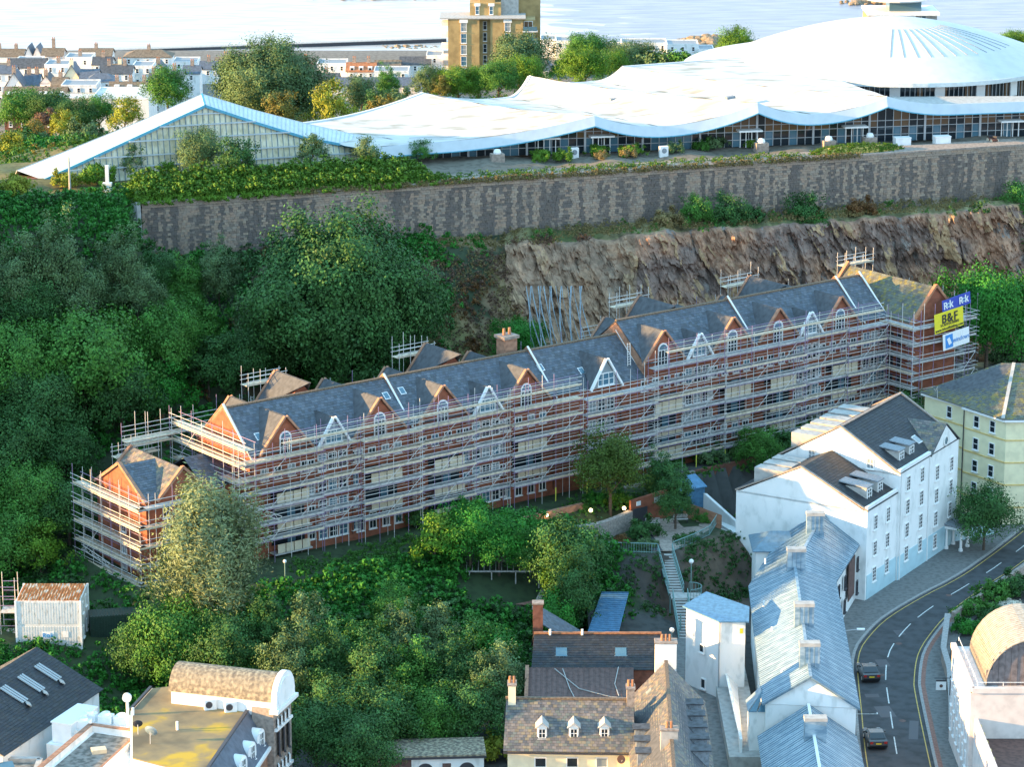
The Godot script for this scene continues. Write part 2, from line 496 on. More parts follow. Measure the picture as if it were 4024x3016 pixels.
func land() -> void:
	noise_a.seed = 3; noise_a.frequency = 0.08; noise_a.fractal_octaves = 3
	noise_b.seed = 9; noise_b.frequency = 0.05; noise_b.fractal_octaves = 4
	var xs := [-1800.0, -900.0, -500.0, -300.0, -220.0, -170.0, -140.0] + lines(-120, 90, 1.5) + [92.0, 100.0, 120.0, 150.0, 200.0, 300.0, 500.0, 900.0, 1800.0]
	var zs := [400.0, 100.0, -100.0, -180.0, -220.0] + lines(240, 470, 1.5).map(func(v): return -v) + lines(470, 770, 8).map(func(v): return -v) + [-800.0, -1200.0, -3000.0]
	var s := SurfaceTool.new()
	s.begin(Mesh.PRIMITIVE_TRIANGLES)
	for z in zs:
		for x in xs:
			var n := noise_b.get_noise_2d(x, z)
			var f := flats(x, z)
			var q := rampart(x, z)
			var c := Color(0.035, 0.055, 0.022)
			if z < -560: c = Color(0.17, 0.16, 0.14)
			elif q.y > -1.9 and f.y < -11 and x + n * 30.0 > -8:
				c = Color(0.34, 0.25, 0.12).lerp(Color(0.14, 0.14, 0.05), clampf(0.4 + n * 2.2, 0, 1))
				if x + n * 20.0 < 12: c = c.lerp(Color(0.20, 0.115, 0.075), clampf(0.4 - n * 2.0, 0, 1))
			elif q.y > -1.9 and f.y < -11: c = Color(0.035, 0.05, 0.02).lerp(Color(0.10, 0.055, 0.03), clampf(n * 2.0, 0, 1))
			elif q.y <= 0 and x > -14 and z > -440: c = Color(0.17, 0.15, 0.12)
			elif q.y <= 0: c = Color(0.15, 0.13, 0.05).lerp(Color(0.06, 0.09, 0.025), clampf(0.5 + n * 2.5, 0, 1))
			elif f.x > 34 and f.x < 57 and f.y > 20 and f.y < 30: c = Color(0.13, 0.095, 0.07).lerp(Color(0.05, 0.045, 0.04), clampf(0.5 + n * 3.0, 0, 1))
			elif f.y > 26 or f.x > 52: c = Color(0.07, 0.07, 0.065)
			s.set_color(c)
			s.add_vertex(v3(x, ground(x, z), z))
	var w := xs.size()
	for j in zs.size() - 1:
		for i in w - 1:
			var a := j * w + i
			for k in [a, a + w, a + 1, a + 1, a + w, a + w + 1]: s.add_index(k)
	s.generate_normals()
	setting("ground", s.commit(), M["ground_v"])

func coast() -> void:
	# wet sand at low tide, dipping under the sea to the right and far out
	var s := SurfaceTool.new()
	s.begin(Mesh.PRIMITIVE_TRIANGLES)
	var xs := [-1500.0, -700.0, -350.0, -220.0] + lines(-160, 130, 5) + [200.0, 400.0]
	var zs := [-738.0, -742.0] + lines(745, 900, 3).map(func(v): return -v) + [-950.0]
	for z in zs:
		for x in xs:
			var y: float = -5.5 - 0.95 * sm(-740, -775, z) - 0.35 * sm(-775, -905, z) - 1.0 * sm(-5, 70, x + noise_b.get_noise_2d(x * 0.6, z * 2.0) * 40.0)
			y += noise_a.get_noise_2d(x * 0.25, z * 1.1) * 0.07
			s.add_vertex(v3(x, y, z))
	var w := xs.size()
	for j in zs.size() - 1:
		for i in w - 1:
			var a := j * w + i
			for k in [a, a + w, a + 1, a + 1, a + w, a + w + 1]: s.add_index(k)
	s.generate_normals()
	var sand := stain("wet_sand", [[0.36, 0.345, 0.325], [0.45, 0.435, 0.42], [0.53, 0.52, 0.51]], [0.25, 0.5, 0.75], 60.0, 0.34, 0.012, Vector3(0.5, 1, 2.2))
	sand.metallic_specular = 0.45
	setting("beach", s.commit(), sand)
	var sea := stain("sea_water", [[0.19, 0.21, 0.26], [0.23, 0.25, 0.30], [0.27, 0.29, 0.34]], [0.25, 0.5, 0.75], 70.0, 0.3, 0.02, Vector3(0.4, 1, 2.0))
	sea.metallic_specular = 0.22
	sea.normal_enabled = true
	var nt := ntex(31, 0.03, [Color.BLACK, Color.WHITE], [], 256)
	nt.as_normal_map = true
	nt.color_ramp = null
	sea.normal_texture = nt
	sea.normal_scale = 0.08
	var t := st()
	quad(t, v3(-4000, -6.75, -730), v3(-4000, -6.75, -6000), v3(4000, -6.75, -6000), v3(4000, -6.75, -730))
	setting("sea", done(t), sea)
	# the long dark breakwater across the beach
	var p := thing("breakwater", "long dark stone breakwater running across the pale beach", "breakwater", v3(-100, -6.4, -755))
	var b := st()
	bar(b, v3(-30, 0.3, 4), v3(83, 0.3, -23), 2.2, 1.1)
	part("stone_wall", done(b), M["dark_metal"], p)
	b = st()
	bar(b, v3(-30, 0.92, 4), v3(83, 0.92, -23), 2.6, 0.14)
	part("coping", done(b), M["concrete"], p)
	# rocks left dry by the tide
	var rocks := [["beach_rocks", "brown boulders scattered on the beach behind the white hotel", -52.0, -18.0, -757.0, -749.0, 170, 0.8],
		["beach_rocks", "low dark rocks on the beach between breakwater and tower", -35.0, -17.0, -772.0, -764.0, 70, 0.7],
		["beach_rocks", "rocky brown headland above the white flats by the sea", 33.0, 66.0, -770.0, -742.0, 420, 1.5],
		["beach_rocks", "dark reef along the water at the top left", -60.0, -14.0, -874.0, -858.0, 150, 1.3],
		["beach_rocks", "pale rocks in the sea right of the far tower", 92.0, 112.0, -856.0, -848.0, 60, 1.5]]
	var rk := lathe([Vector2(0.01, -0.5), Vector2(0.9, -0.3), Vector2(1.0, 0.15), Vector2(0.55, 0.6), Vector2(0.01, 0.75)], 6)
	mat("rock_plain", Color(0.24, 0.185, 0.125), 0.35, 6.0, 0.95)
	for r in rocks:
		var mm := MultiMesh.new()
		mm.transform_format = MultiMesh.TRANSFORM_3D
		mm.mesh = rk
		mm.instance_count = r[6]
		for i in r[6]:
			var u := rr(-1, 1)
			var v := rr(-1, 1)
			var fall := maxf(0.0, 1.0 - u * u - v * v * 0.6)
			var k: float = r[7] * rr(0.4, 1.0) * (0.5 + fall)
			var y0 := -6.6 + fall * (3.6 if r[6] > 400 else 0.2)
			mm.set_instance_transform(i, Transform3D(Basis.from_euler(v3(rr(-0.4, 0.4), rr(0, 6), rr(-0.4, 0.4))) * Basis.from_scale(v3(k * rr(0.8, 1.5), k * rr(0.5, 0.9), k)), v3(lerpf(r[2], r[3], (u + 1) / 2), y0, lerpf(r[4], r[5], (v + 1) / 2))))
		var o := MultiMeshInstance3D.new()
		o.name = numbered(r[0])
		o.multimesh = mm
		o.material_override = M["rock_plain"]
		add_child(o)
		tag(o, r[1], "rocks", "", "stuff")

# the fort's rampart: courses of granite blocks, streaked dark
func rampart_wall() -> void:
	var w := thing("rampart_wall", "long granite rampart wall streaked with black stains below the fort", "stone wall", v3(-47, 0, -381), rad_to_deg(atan2(0.3251, 0.9458)))
	var length := 150.0
	part("core", boxm(0.2, length, 22.0, 32.25, -4.2, -0.28), M["rubble"], w)
	part("coping", boxm(-0.1, length, 32.25, 32.5, -4.3, 0.12), M["granite"], w)
	var tones := [Color(0.372, 0.273, 0.205), Color(0.353, 0.267, 0.210), Color(0.393, 0.278, 0.205), Color(0.333, 0.261, 0.210), Color(0.399, 0.307, 0.235), Color(0.353, 0.290, 0.235)]
	var dark := Color(0.115, 0.103, 0.10)
	var course := 0.31
	var rows := 32
	var s := SurfaceTool.new()
	s.begin(Mesh.PRIMITIVE_TRIANGLES)
	s.set_smooth_group(-1)
	var meshes := []
	var mats := []
	for v in 3: meshes.append(boxm(-0.5, 0.5, -0.5, 0.5, -0.5, 0.5))
	for c in tones: mats.append(mat("granite_%d" % mats.size(), c, 0.2, 1.5, 0.95))
	var singles := 0
	for r in rows:
		var y := 32.25 - (r + 1) * course
		var x := 0.0 if r % 2 else -0.05
		while x < length:
			var bw := rr(0.35, 0.75) if r > 2 else rr(0.6, 1.2)
			var c: Color = tones[rng.randi() % tones.size()]
			var proud := rr(-0.03, 0.05)
			if r < 2 and singles < 295 and x < 125:
				singles += 1
				pbox("granite_block", w, v3(x + bw / 2, y + course / 2, -0.15 + proud), v3(bw - 0.03, course - 0.03, 0.3), mats[rng.randi() % mats.size()])
			else:
				# black algae runs down in vertical streaks, thicker to the right
				var k := noise_b.get_noise_2d(x * 5.0, 40.0 + r * 0.1) * 0.9 + noise_b.get_noise_2d(x * 19.0, 90.0 + r * 0.2) * 2.6
				k += 0.15 + 0.30 * sm(0, 9, r) + 0.15 * sm(30, 100, x) - 0.12
				var cc := c.lerp(dark, clampf(k * 1.2, 0.0, 0.8))
				s.set_color(cc)
				bx(s, x, x + bw - 0.03, y, y + course - 0.03, -0.3, proud)
			x += bw
	s.generate_normals()
	var st2 := part("block_courses", s.commit(), M["stone"], w)
	st2.set_meta("kind", "stuff")
	# battered return at the left end
	var e := st()
	slab(e, [v3(-0.2, 21, 1.6), v3(-0.2, 32.4, 0.1), v3(-0.2, 32.4, -4.0), v3(-0.2, 21, -4.0)], v3(-0.5, 0, 0))
	slab(e, [v3(-0.7, 21, 1.6), v3(-0.7, 29, 0.5), v3(-3.2, 27.5, -2.5), v3(-3.2, 21, -2.5)], v3(0.0, 0.1, -0.6))
	part("quoin", done(e), M["concrete"], w)

# bare quarried rock behind the flats
func cliff() -> void:
	var ridge := FastNoiseLite.new()
	ridge.seed = 21; ridge.frequency = 0.045; ridge.fractal_type = FastNoiseLite.FRACTAL_RIDGED; ridge.fractal_octaves = 4
	var fine := FastNoiseLite.new()
	fine.seed = 5; fine.frequency = 0.28; fine.fractal_octaves = 3
	var cell := FastNoiseLite.new()
	cell.seed = 12; cell.noise_type = FastNoiseLite.TYPE_CELLULAR; cell.frequency = 0.34; cell.cellular_return_type = FastNoiseLite.RETURN_CELL_VALUE
	var block := FastNoiseLite.new()
	block.seed = 44; block.noise_type = FastNoiseLite.TYPE_CELLULAR; block.frequency = 0.8; block.cellular_return_type = FastNoiseLite.RETURN_CELL_VALUE
	var nu := 520
	var nv := 84
	var pts := []
	var cols := []
	for j in nv + 1:
		for i in nu + 1:
			var t := float(i) / nu
			var k := float(j) / nv
			var x := lerpf(-1.0, 73.0, t)
			# foot follows the flats, top follows the rampart
			var foot := v3(x + 1.0, 5.0, -314.3 - (x + 28.1) * 0.767 - 25.5)
			var topz := -381.0 - (x + 47.0) * 0.3437 + 7.5 + 2.0 * noise_b.get_noise_1d(x * 3.0)
			foot.z = maxf(foot.z, topz + 5.5)
			foot.z = lerpf(foot.z, topz + 9.0, 0.55)
			var lean := k * k * 0.35 + k * 0.65
			var yy := lerpf(5.0, 25.3 + 1.2 * noise_b.get_noise_1d(x * 2.0 + 50.0), minf(1.0, k * 1.08))
			if k > 0.925: lean += (k - 0.925) * 6.0
			var p := v3(lerpf(foot.x, x, k), yy, lerpf(foot.z, topz, lean))
			var sk := x + yy * 0.3                      # beds dip to one side
			var dsp := ridge.get_noise_2d(sk * 1.3, yy * 0.4) * 1.5 + cell.get_noise_2d(sk * 1.6, yy * 0.7) * 1.25 + fine.get_noise_2d(sk, yy) * 0.8 + block.get_noise_2d(sk * 1.2, yy * 0.75) * 0.55
			var keep := minf(1.0, minf(k * 6.0, (1.0 - k) * 9.0))
			p.z += dsp * keep
			p.x += fine.get_noise_2d(yy, sk + 70.0) * 0.4 * keep
			pts.append(p)
			var cv := cell.get_noise_2d(sk * 1.6, yy * 0.7)
			var n := noise_b.get_noise_2d(sk * 1.6, yy * 2.0)
			var c := Color(0.36, 0.20, 0.125).lerp(Color(0.215, 0.14, 0.11), clampf(0.5 + n * 3.0, 0, 1))
			if cv > 0.45: c = Color(0.38, 0.235, 0.125)
			elif cv < -0.55: c = Color(0.245, 0.20, 0.175)
			if x < 16: c = c.lerp(Color(0.32, 0.21, 0.13), 0.6)
			if k > 0.93: c = Color(0.24, 0.20, 0.09).lerp(Color(0.09, 0.11, 0.03), clampf(0.5 + n * 2.5, 0, 1))
			var f := 1.0 + fine.get_noise_2d(sk * 3.0, yy * 2.0) * 0.4 + block.get_noise_2d(sk * 1.2, yy * 0.75) * 0.28
			cols.append(Color(c.r * f, c.g * f, c.b * f))
	var s := SurfaceTool.new()
	s.begin(Mesh.PRIMITIVE_TRIANGLES)
	s.set_smooth_group(-1)
	for j in nv:
		for i in nu:
			var a := j * (nu + 1) + i
			for t in [[a, a + nu + 1, a + 1], [a + 1, a + nu + 1, a + nu + 2]]:
				s.set_color(cols[t[0]])
				for m in t: s.add_vertex(pts[m])
	s.generate_normals()
	setting("quarry_cliff", s.commit(), M["rock_v"])
	# drapes of rock netting hanging down the left end of the rock
	var net := thing("rock_netting", "pale blue netting draped down the left end of the rock face", "netting", v3(6.2, 6, -364))
	for i in 22:
		var b := st()
		var x0 := -4.5 + i * 0.34
		for j in 12:
			var k := j / 12.0
			var k2 := (j + 1) / 12.0
			var a := v3(x0 + 5.5 * k * k + 0.3 * sin(j * 0.8 + i * 1.7), 17.5 - 17.5 * k, -8.5 + 9.0 * k)
			var c := v3(x0 + 5.5 * k2 * k2 + 0.3 * sin((j + 1) * 0.8 + i * 1.7), 17.5 - 17.5 * k2, -8.5 + 9.0 * k2)
			quad(b, a, a + v3(0.09 + 0.05 * sin(i * 2.0 + j), 0.03, 0.05), c + v3(0.09 + 0.05 * sin(i * 2.0 + j + 1), 0.03, 0.05), c)
		part("net_strip", done(b), M["net_blue"], net)

# ------------------------------------------------------------------ camera, sky, sun
func view() -> void:
	var cam := Camera3D.new()
	cam.name = "camera"
	cam.fov = 14.32
	cam.near = 1.0
	cam.far = 9000.0
	cam.position = v3(0, 110, 0)
	cam.rotation_degrees = v3(-14.9, 0, 0)
	add_child(cam)
	cam.current = true
	var sky := ProceduralSkyMaterial.new()
	sky.sky_top_color = Color(0.48, 0.645, 0.755)
	sky.sky_horizon_color = Color(0.86, 0.905, 0.935)
	sky.sky_curve = 0.16
	sky.ground_bottom_color = Color(0.25, 0.26, 0.24)
	sky.ground_horizon_color = Color(0.80, 0.84, 0.88)
	sky.sky_energy_multiplier = 1.0
	sky.sun_angle_max = 20.0
	var env := Environment.new()
	env.background_mode = Environment.BG_SKY
	env.sky = Sky.new()
	env.sky.sky_material = sky
	env.tonemap_mode = Environment.TONE_MAPPER_LINEAR
	env.tonemap_exposure = 3.7
	env.sdfgi_enabled = true
	env.ssao_enabled = true
	env.ssil_enabled = true
	var we := WorldEnvironment.new()
	we.name = "environment"
	we.environment = env
	add_child(we)
	var sun := DirectionalLight3D.new()
	sun.name = "sun"
	sun.light_energy = 1.6
	sun.light_angular_distance = 0.5
	sun.light_color = Color(1.0, 0.80, 0.52)
	sun.shadow_enabled = true
	add_child(sun)
	sun.look_at_from_position(v3(-0.975, 0.165, 0.13) * 100.0, Vector3.ZERO)

# ------------------------------------------------------------------ windows, roofs
func frame_mesh(w: float, h: float, cols: int, rows: int, b := 0.09) -> ArrayMesh:
	var key := "f%.2f_%.2f_%d_%d_%.2f" % [w, h, cols, rows, b]
	if cache.has(key): return cache[key]
	var s := st()
	var d := 0.07
	bx(s, -w / 2, w / 2, h / 2 - b, h / 2, -d, d)
	bx(s, -w / 2, w / 2, -h / 2, -h / 2 + b, -d, d)
	bx(s, -w / 2 - 0.07, w / 2 + 0.07, -h / 2 - 0.09, -h / 2, -d, 0.17)
	bx(s, -w / 2, -w / 2 + b, -h / 2 + b, h / 2 - b, -d, d)
	bx(s, w / 2 - b, w / 2, -h / 2 + b, h / 2 - b, -d, d)
	for i in range(1, cols):
		var x := -w / 2 + w * i / cols
		bx(s, x - 0.03, x + 0.03, -h / 2 + b, h / 2 - b, -d, d * 0.7)
	for i in range(1, rows):
		var y := -h / 2 + h * i / rows
		bx(s, -w / 2 + b, w / 2 - b, y - 0.03, y + 0.03, -d, d * 0.55)
	cache[key] = done(s)
	return cache[key]

func window(parent: Node, c: Vector3, w: float, h: float, turn := 0.0, cols := 2, rows := 2, glass := "", flat := false, frame := "white_trim") -> MeshInstance3D:
	var f := part("window", frame_mesh(w, h, cols, rows), M[frame], parent)
	f.position = c
	f.rotation.y = deg_to_rad(turn)
	var g := glass
	if g == "": g = ["glass_dark", "glass_dark", "glass_blue", "glass_dark", "glass_pale"][rng.randi() % 5]
	if not cache.has("pane"): cache["pane"] = boxm(-0.5, 0.5, -0.5, 0.5, -0.012, 0.012)
	var p := part("pane", cache["pane"], M[g], parent if flat else f)
	if flat: p.transform = f.transform
	p.scale = v3(w - 0.1, h - 0.1, 1)
	return f

# one roof slope: a, b along the eave, c, d along the ridge (c above b); slates laid in courses
func roof(parent: Node, a: Vector3, b: Vector3, c: Vector3, d: Vector3, pal: Array, tw := 0.42, th := 0.36, called := "roof", base := "slate_flat", lvl := 0.075) -> MeshInstance3D:
	var n := (b - a).cross(d - a).normalized()
	if n.length() < 0.5: n = (b - a).cross(c - a).normalized()
	if n.y < 0: n = -n
	var o := part(called, slabm([a, d, c, b], n * lvl), M[base], parent)
	var s := SurfaceTool.new()
	s.begin(Mesh.PRIMITIVE_TRIANGLES)
	s.set_smooth_group(-1)
	var rows := maxi(1, int(((d - a).length() + (c - b).length()) * 0.5 / th))
	for r in rows:
		var k0 := float(r) / rows
		var k1 := minf(1.0, float(r + 1.12) / rows)
		var l0 := a.lerp(d, k0); var r0 := b.lerp(c, k0)
		var l1 := a.lerp(d, k1); var r1 := b.lerp(c, k1)
		var len := maxf(0.05, (r0 - l0).length())
		var cnt := maxi(1, int(len / tw))
		var off := 0.5 / cnt if r % 2 else 0.0
		for i in cnt + (1 if r % 2 else 0):
			var t0 := clampf(float(i) / cnt - off, 0, 1)
			var t1 := clampf(float(i + 1) / cnt - off, 0, 1) - 0.02 / len
			if t1 <= t0: continue
			var lift := lvl + 0.03 + rng.randf() * 0.014
			var p0 := l0.lerp(r0, t0) + n * lift
			var p1 := l0.lerp(r0, t1) + n * (lift + rng.randf() * 0.006)
			var q1 := l1.lerp(r1, t1) + n * (lvl + 0.01)
			var q0 := l1.lerp(r1, t0) + n * (lvl + 0.01)
			var cc: Color = pal[rng.randi() % pal.size()]
			var f := rng.randf_range(0.82, 1.15)
			s.set_color(Color(cc.r * f, cc.g * f, cc.b * f))
			quad(s, p0, q0, q1, p1)
			quad(s, p0 - n * 0.03, p0, p1, p1 - n * 0.03)
	s.generate_normals()
	var sl := part("slates", s.commit(), M["slate_v"], o)
	sl.set_meta("kind", "stuff")
	return o

var SLATE := [Color(0.095, 0.115, 0.145), Color(0.085, 0.10, 0.125), Color(0.115, 0.13, 0.155), Color(0.08, 0.09, 0.105)]
var SLATE_MOSS := [Color(0.12, 0.12, 0.08), Color(0.16, 0.15, 0.09), Color(0.10, 0.10, 0.09), Color(0.13, 0.14, 0.11), Color(0.20, 0.17, 0.05)]
var SLATE_OLD := [Color(0.16, 0.14, 0.13), Color(0.12, 0.115, 0.115), Color(0.20, 0.17, 0.15), Color(0.10, 0.10, 0.105), Color(0.22, 0.18, 0.12), Color(0.14, 0.15, 0.13)]
var SLATE_BLACK := [Color(0.028, 0.032, 0.04), Color(0.022, 0.026, 0.034), Color(0.036, 0.04, 0.046), Color(0.03, 0.03, 0.032)]

func gable_wall(p0: Vector3, p1: Vector3, y_eave: float, y_top: float, thick: Vector3) -> ArrayMesh:
	var m := (p0 + p1) / 2
	return slabm([p0, v3(p0.x, y_eave, p0.z), v3(m.x, y_top, m.z), v3(p1.x, y_eave, p1.z), p1], thick)

# ------------------------------------------------------------------ the brick flats
var RB := 5.2        # half depth of the main range
func flats_roof_z(y: float, eave: float, ridge: float) -> float:
	return -(y - eave) / (ridge - eave) * RB

func dormer(b: Node, u: float, hw: float, eave: float, apex: float, re: float, rg: float, white: bool, zf := 0.0, sgn := 1.0) -> void:
	# sgn 1 faces the front, -1 faces the hill behind
	var zb := flats_roof_z(minf(apex, rg - 0.05), re, rg)
	if sgn < 0: zb = -2 * RB - zb
	var za := zf
	var y0 := eave - (0.6 if white else 0.0)
	var wallm := slabm([v3(u - hw, y0, za), v3(u, apex, za), v3(u + hw, y0, za)], v3(0, 0, -0.3 * sgn))
	var d := part("dormer", wallm, M["glass_pale" if white else "brick"], b)
	var o := 0.25 * sgn
	var e := 0.18
	for sd in [-1.0, 1.0]:
		var x: float = u + sd * (hw + e)
		var ye := y0 - e * (apex - y0) / hw
		var pa := v3(x, ye, za + o)
		var pc := v3(u, apex, za + o)
		var pd := v3(u, apex, zb)
		var nn := (pc - pa).cross(pd - pa).normalized()
		if nn.y < 0: nn = -nn
		part("dormer_roof", slabm([pa + nn * 0.05, pc + nn * 0.05, pd + nn * 0.05], nn * 0.10), M["slate_flat"], d)
		var cop := st()
		bar(cop, pa + nn * 0.12, pc + nn * 0.16, 0.34, 0.22)
		part("coping", done(cop), M["white_trim" if white else "brick_pale"], d)
	if sgn > 0:
		var wh := 2.0 if not white else 1.5
		var cy := eave + (0.35 if not white else 0.25)
		var f := frame_mesh(1.5 if not white else hw * 1.15, wh, 3, 2)
		var fm := part("window_frame", f, M["white_trim"], d)
		fm.position = v3(u, cy, za + 0.06)
		var g := part("pane", boxm(-0.5, 0.5, -0.5, 0.5, -0.012, 0.012), M["glass_blue" if white else "glass_dark"], d)
		g.transform = Transform3D(Basis.from_scale(v3(1.4 if not white else hw * 1.1, wh - 0.1, 1)), v3(u, cy, za + 0.05))
		if not white:
			part("arch", arch_block(0.78, 0.02, 0.08), M["white_trim"], d).position = v3(u, cy + wh / 2, za + 0.1)
			part("arch_pane", arch_block(0.6, 0.02, 0.03), M["glass_blue"], d).position = v3(u, cy + wh / 2, za + 0.125)

func brick_flats() -> void:
	var b := thing("apartment_block", "long red brick apartment block with slate roof and gabled dormers wrapped in scaffolding", "building", v3(-28.1, 0, -314.3), 37.5)
	var secs := [[0.0, 54.9, 18.3, 22.4], [54.9, 94.5, 19.9, 24.0]]
	for s in secs:
		part("wall", boxm(s[0] + (0.02 if s[0] > 1 else 0.0), s[1], 5.0, s[2], -2 * RB, 0), M["brick"], b)
		var x := s[0] as float
		var stops: Array = [21.2, 41.6, 54.9] if s[0] < 1 else [72.4, 90.4, 94.5]
		for e in stops:
			roof(b, v3(x, s[2] - 0.1, 0.3), v3(e, s[2] - 0.1, 0.3), v3(e, s[3], -RB), v3(x, s[3], -RB), SLATE)
			roof(b, v3(e, s[2] - 0.1, -2 * RB - 0.3), v3(x, s[2] - 0.1, -2 * RB - 0.3), v3(x, s[3], -RB), v3(e, s[3], -RB), SLATE)
			var rt := st()
			bar(rt, v3(x, s[3] + 0.12, -RB), v3(e, s[3] + 0.12, -RB), 0.35, 0.2)
			part("ridge_tiles", done(rt), M["ridge_tile"], b)
			x = e
		# raised brick verges between the houses
		for e in ([0.0] + stops if s[0] < 1 else stops):
			for k in [0.35, -2 * RB - 0.35]:
				var pr := slabm([v3(e, s[2] - 0.4, k), v3(e, s[3] + 0.55, -RB), v3(e, s[3] - 0.3, -RB), v3(e, s[2] - 1.2, k)], v3(0.32, 0, 0))
				var vp := part("verge_parapet", pr, M["brick_pale"], b)
				var cp := st()
				bar(cp, v3(e + 0.06, s[2] - 0.32, k), v3(e + 0.06, s[3] + 0.6, -RB), 0.2, 0.1)
				part("capping", done(cp), M["white_trim" if k > 0 else "brick_pale"], vp)
	# gable end at the left of the main range
	part("gable", gable_wall(v3(-0.03, 5, 0), v3(-0.03, 5, -2 * RB), 18.3, 22.3, v3(0.25, 0, 0)), M["brick"], b)
	part("gable", gable_wall(v3(54.88, 17, 0), v3(54.88, 17, -2 * RB), 19.9, 23.9, v3(0.25, 0, 0)), M["brick_pale"], b)
	# front dormers
	for u in [4.4, 16.8, 25.4, 37.2]: dormer(b, u, 3.2, 18.3, 22.0, 18.3, 22.4, false, 0.25)
	for u in [10.6, 31.6]: dormer(b, u, 1.9, 18.6, 20.9, 18.3, 22.4, true, 0.35)
	dormer(b, 48.5, 2.1, 19.0, 21.6, 18.3, 22.4, true, 0.8)
	for u in [57.6, 68.5, 75.9, 86.2]: dormer(b, u, 3.0, 19.9, 23.45, 19.9, 24.0, false, 0.25)
	for u in [63.2, 81.1]: dormer(b, u, 1.8, 20.2, 22.3, 19.9, 24.0, true, 0.35)
	# gables on the hill side, seen over the ridge
	for u in [5.0, 17.5, 26.1, 38.0]: dormer(b, u, 2.2, 19.0, 21.6, 18.3, 22.4, false, -2 * RB - 0.9, -1.0)
	for u in [11.4, 32.1]: dormer(b, u, 3.4, 19.4, 23.4, 18.3, 22.4, false, -2 * RB - 1.4, -1.0)
	for u in [58.5, 69.5, 77.0, 87.4]: dormer(b, u, 2.1, 20.4, 22.7, 19.9, 24.0, false, -2 * RB - 0.9, -1.0)
	for u in [64.3, 82.3]: dormer(b, u, 3.2, 20.6, 24.4, 19.9, 24.0, false, -2 * RB - 1.4, -1.0)
	for u in [11.4, 32.1, 64.3, 82.3]:
		var y: float = 22.2 if u < 50 else 23.2
		part("rear_wing_wall", gable_wall(v3(u - 3.2, 17, -2 * RB + 3.4), v3(u + 3.2, 17, -2 * RB + 3.4), y - 3.0, y + 1.0, v3(0, 0, -4.6)), M["brick"], b)
	# rooflights and roof vents
	for p in [[2.2, -1.6], [20.2, -3.2], [22.5, -3.4], [41.9, -3.0], [47.0, -1.8]]:
		var yy: float = 18.3 - p[1] / RB * 4.1 + 0.18
		var f := pbox("rooflight", b, v3(p[0], yy, p[1]), v3(0.75, 0.08, 1.0), M["white_trim"], v3(0.666, 0, 0))
		pbox("pane", f, v3(0, 0.6, 0), v3(0.75, 0.4, 0.8), M["glass_blue"])
	# chimney
	var ch := part("chimney", boxm(39.2, 41.0, 20.6, 23.9, -7.9, -6.3), M["brick_pale"], b)
	part("chimney_cap", boxm(39.0, 41.2, 23.9, 24.25, -8.1, -6.1), M["granite"], ch)
	for u in [39.7, 40.5]:
		var pot := part("chimney_pot", cylm(0.2, 0.16, 0.8, 8, 24.25), M["terracotta"], ch)
		pot.position = v3(u, 0, -7.1)
	# storeys: windows, balconies and glazed bays
	var floors := [8.2, 10.8, 13.4, 16.0]
	for n in secs.size():
		var s = secs[n]
		var lift := 0.0 if n == 0 else 1.3
		var bs: Array = [4.4, 16.8, 25.4, 37.2] if n == 0 else [57.6, 68.5, 75.9, 86.2]
		var ws: Array = [10.6, 31.6, 48.5] if n == 0 else [63.2, 81.1, 92.4]
		for k in 4:
			var y: float = floors[k] + lift
			for u in ws:
				for j in 3:
					window(b, v3(u - 1.35 + j * 1.35, y, 0.06), 1.15, 1.9, 0, 2, 3)
			for i in bs.size():
				var u: float = bs[i]
				if k in [1, 2] or (k == 0 and i % 2 == 0):
					var dk := pbox("balcony_recess", b, v3(u + 0.3, y + 0.25, 0.02), v3(4.3, 1.5, 0.06), M["glass_dark"])
					pbox("balcony_door", dk, v3(0.1, 0, 0.4), v3(0.24, 0.96, 0.6), M["glass_blue"])
					pbox("balcony_floor", b, v3(u + 0.3, y - 1.22, 0.6), v3(4.8, 0.16, 1.2), M["concrete"])
					for j in 4:
						pbox("balcony_panel", b, v3(u - 1.3 + j * 1.07, y - 0.6 + (0.28 if k == 2 else 0.0), 1.16), v3(0.96, 1.0 + (0.55 if k == 2 else 0.0), 0.06), M["balcony_cream"])
				else:
					for du in [-2.6, -0.9, 0.9, 2.6]:
						window(b, v3(u + du, y - 0.1, 0.04), 1.0, 1.4 if k == 3 else 1.9, 0, 2, 2)
			for i in bs.size():
				var g: float = bs[i] + (3.4 if i % 2 == 0 else -3.2)
				window(b, v3(g, y - 0.1, 0.04), 0.9, 1.3, 0, 2, 2)
	for u in [13.2, 21.2, 28.2, 41.4, 51.4, 60.6, 72.4, 78.2, 90.0]:
		pbox("downpipe", b, v3(u, 12.5, 0.12), v3(0.14, 11.0, 0.14), M["brick_dark"])
	# left cross wing with its own gables
	var e := 15.1
	var t := 17.9
	part("wing_wall", boxm(-12.0, -3.2, 4.0, e, -11.9, -1.6), M["brick"], b)
	part("wing_gable", gable_wall(v3(-12.03, 13, -1.6), v3(-12.03, 13, -11.9), e, t, v3(0.25, 0, 0)), M["brick"], b)
	part("wing_gable", gable_wall(v3(-10.6, 13, -1.55), v3(-4.4, 13, -1.55), e, t, v3(0, 0, -0.25)), M["brick"], b)
	part("wing_gable", gable_wall(v3(-10.6, 13, -11.95), v3(-4.4, 13, -11.95), e, t, v3(0, 0, 0.25)), M["brick"], b)
	roof(b, v3(-10.7, e - 0.1, -11.9), v3(-10.7, e - 0.1, -1.4), v3(-7.5, t, -1.4), v3(-7.5, t, -11.9), SLATE_OLD)
	roof(b, v3(-4.3, e - 0.1, -1.4), v3(-4.3, e - 0.1, -11.9), v3(-7.5, t, -11.9), v3(-7.5, t, -1.4), SLATE)
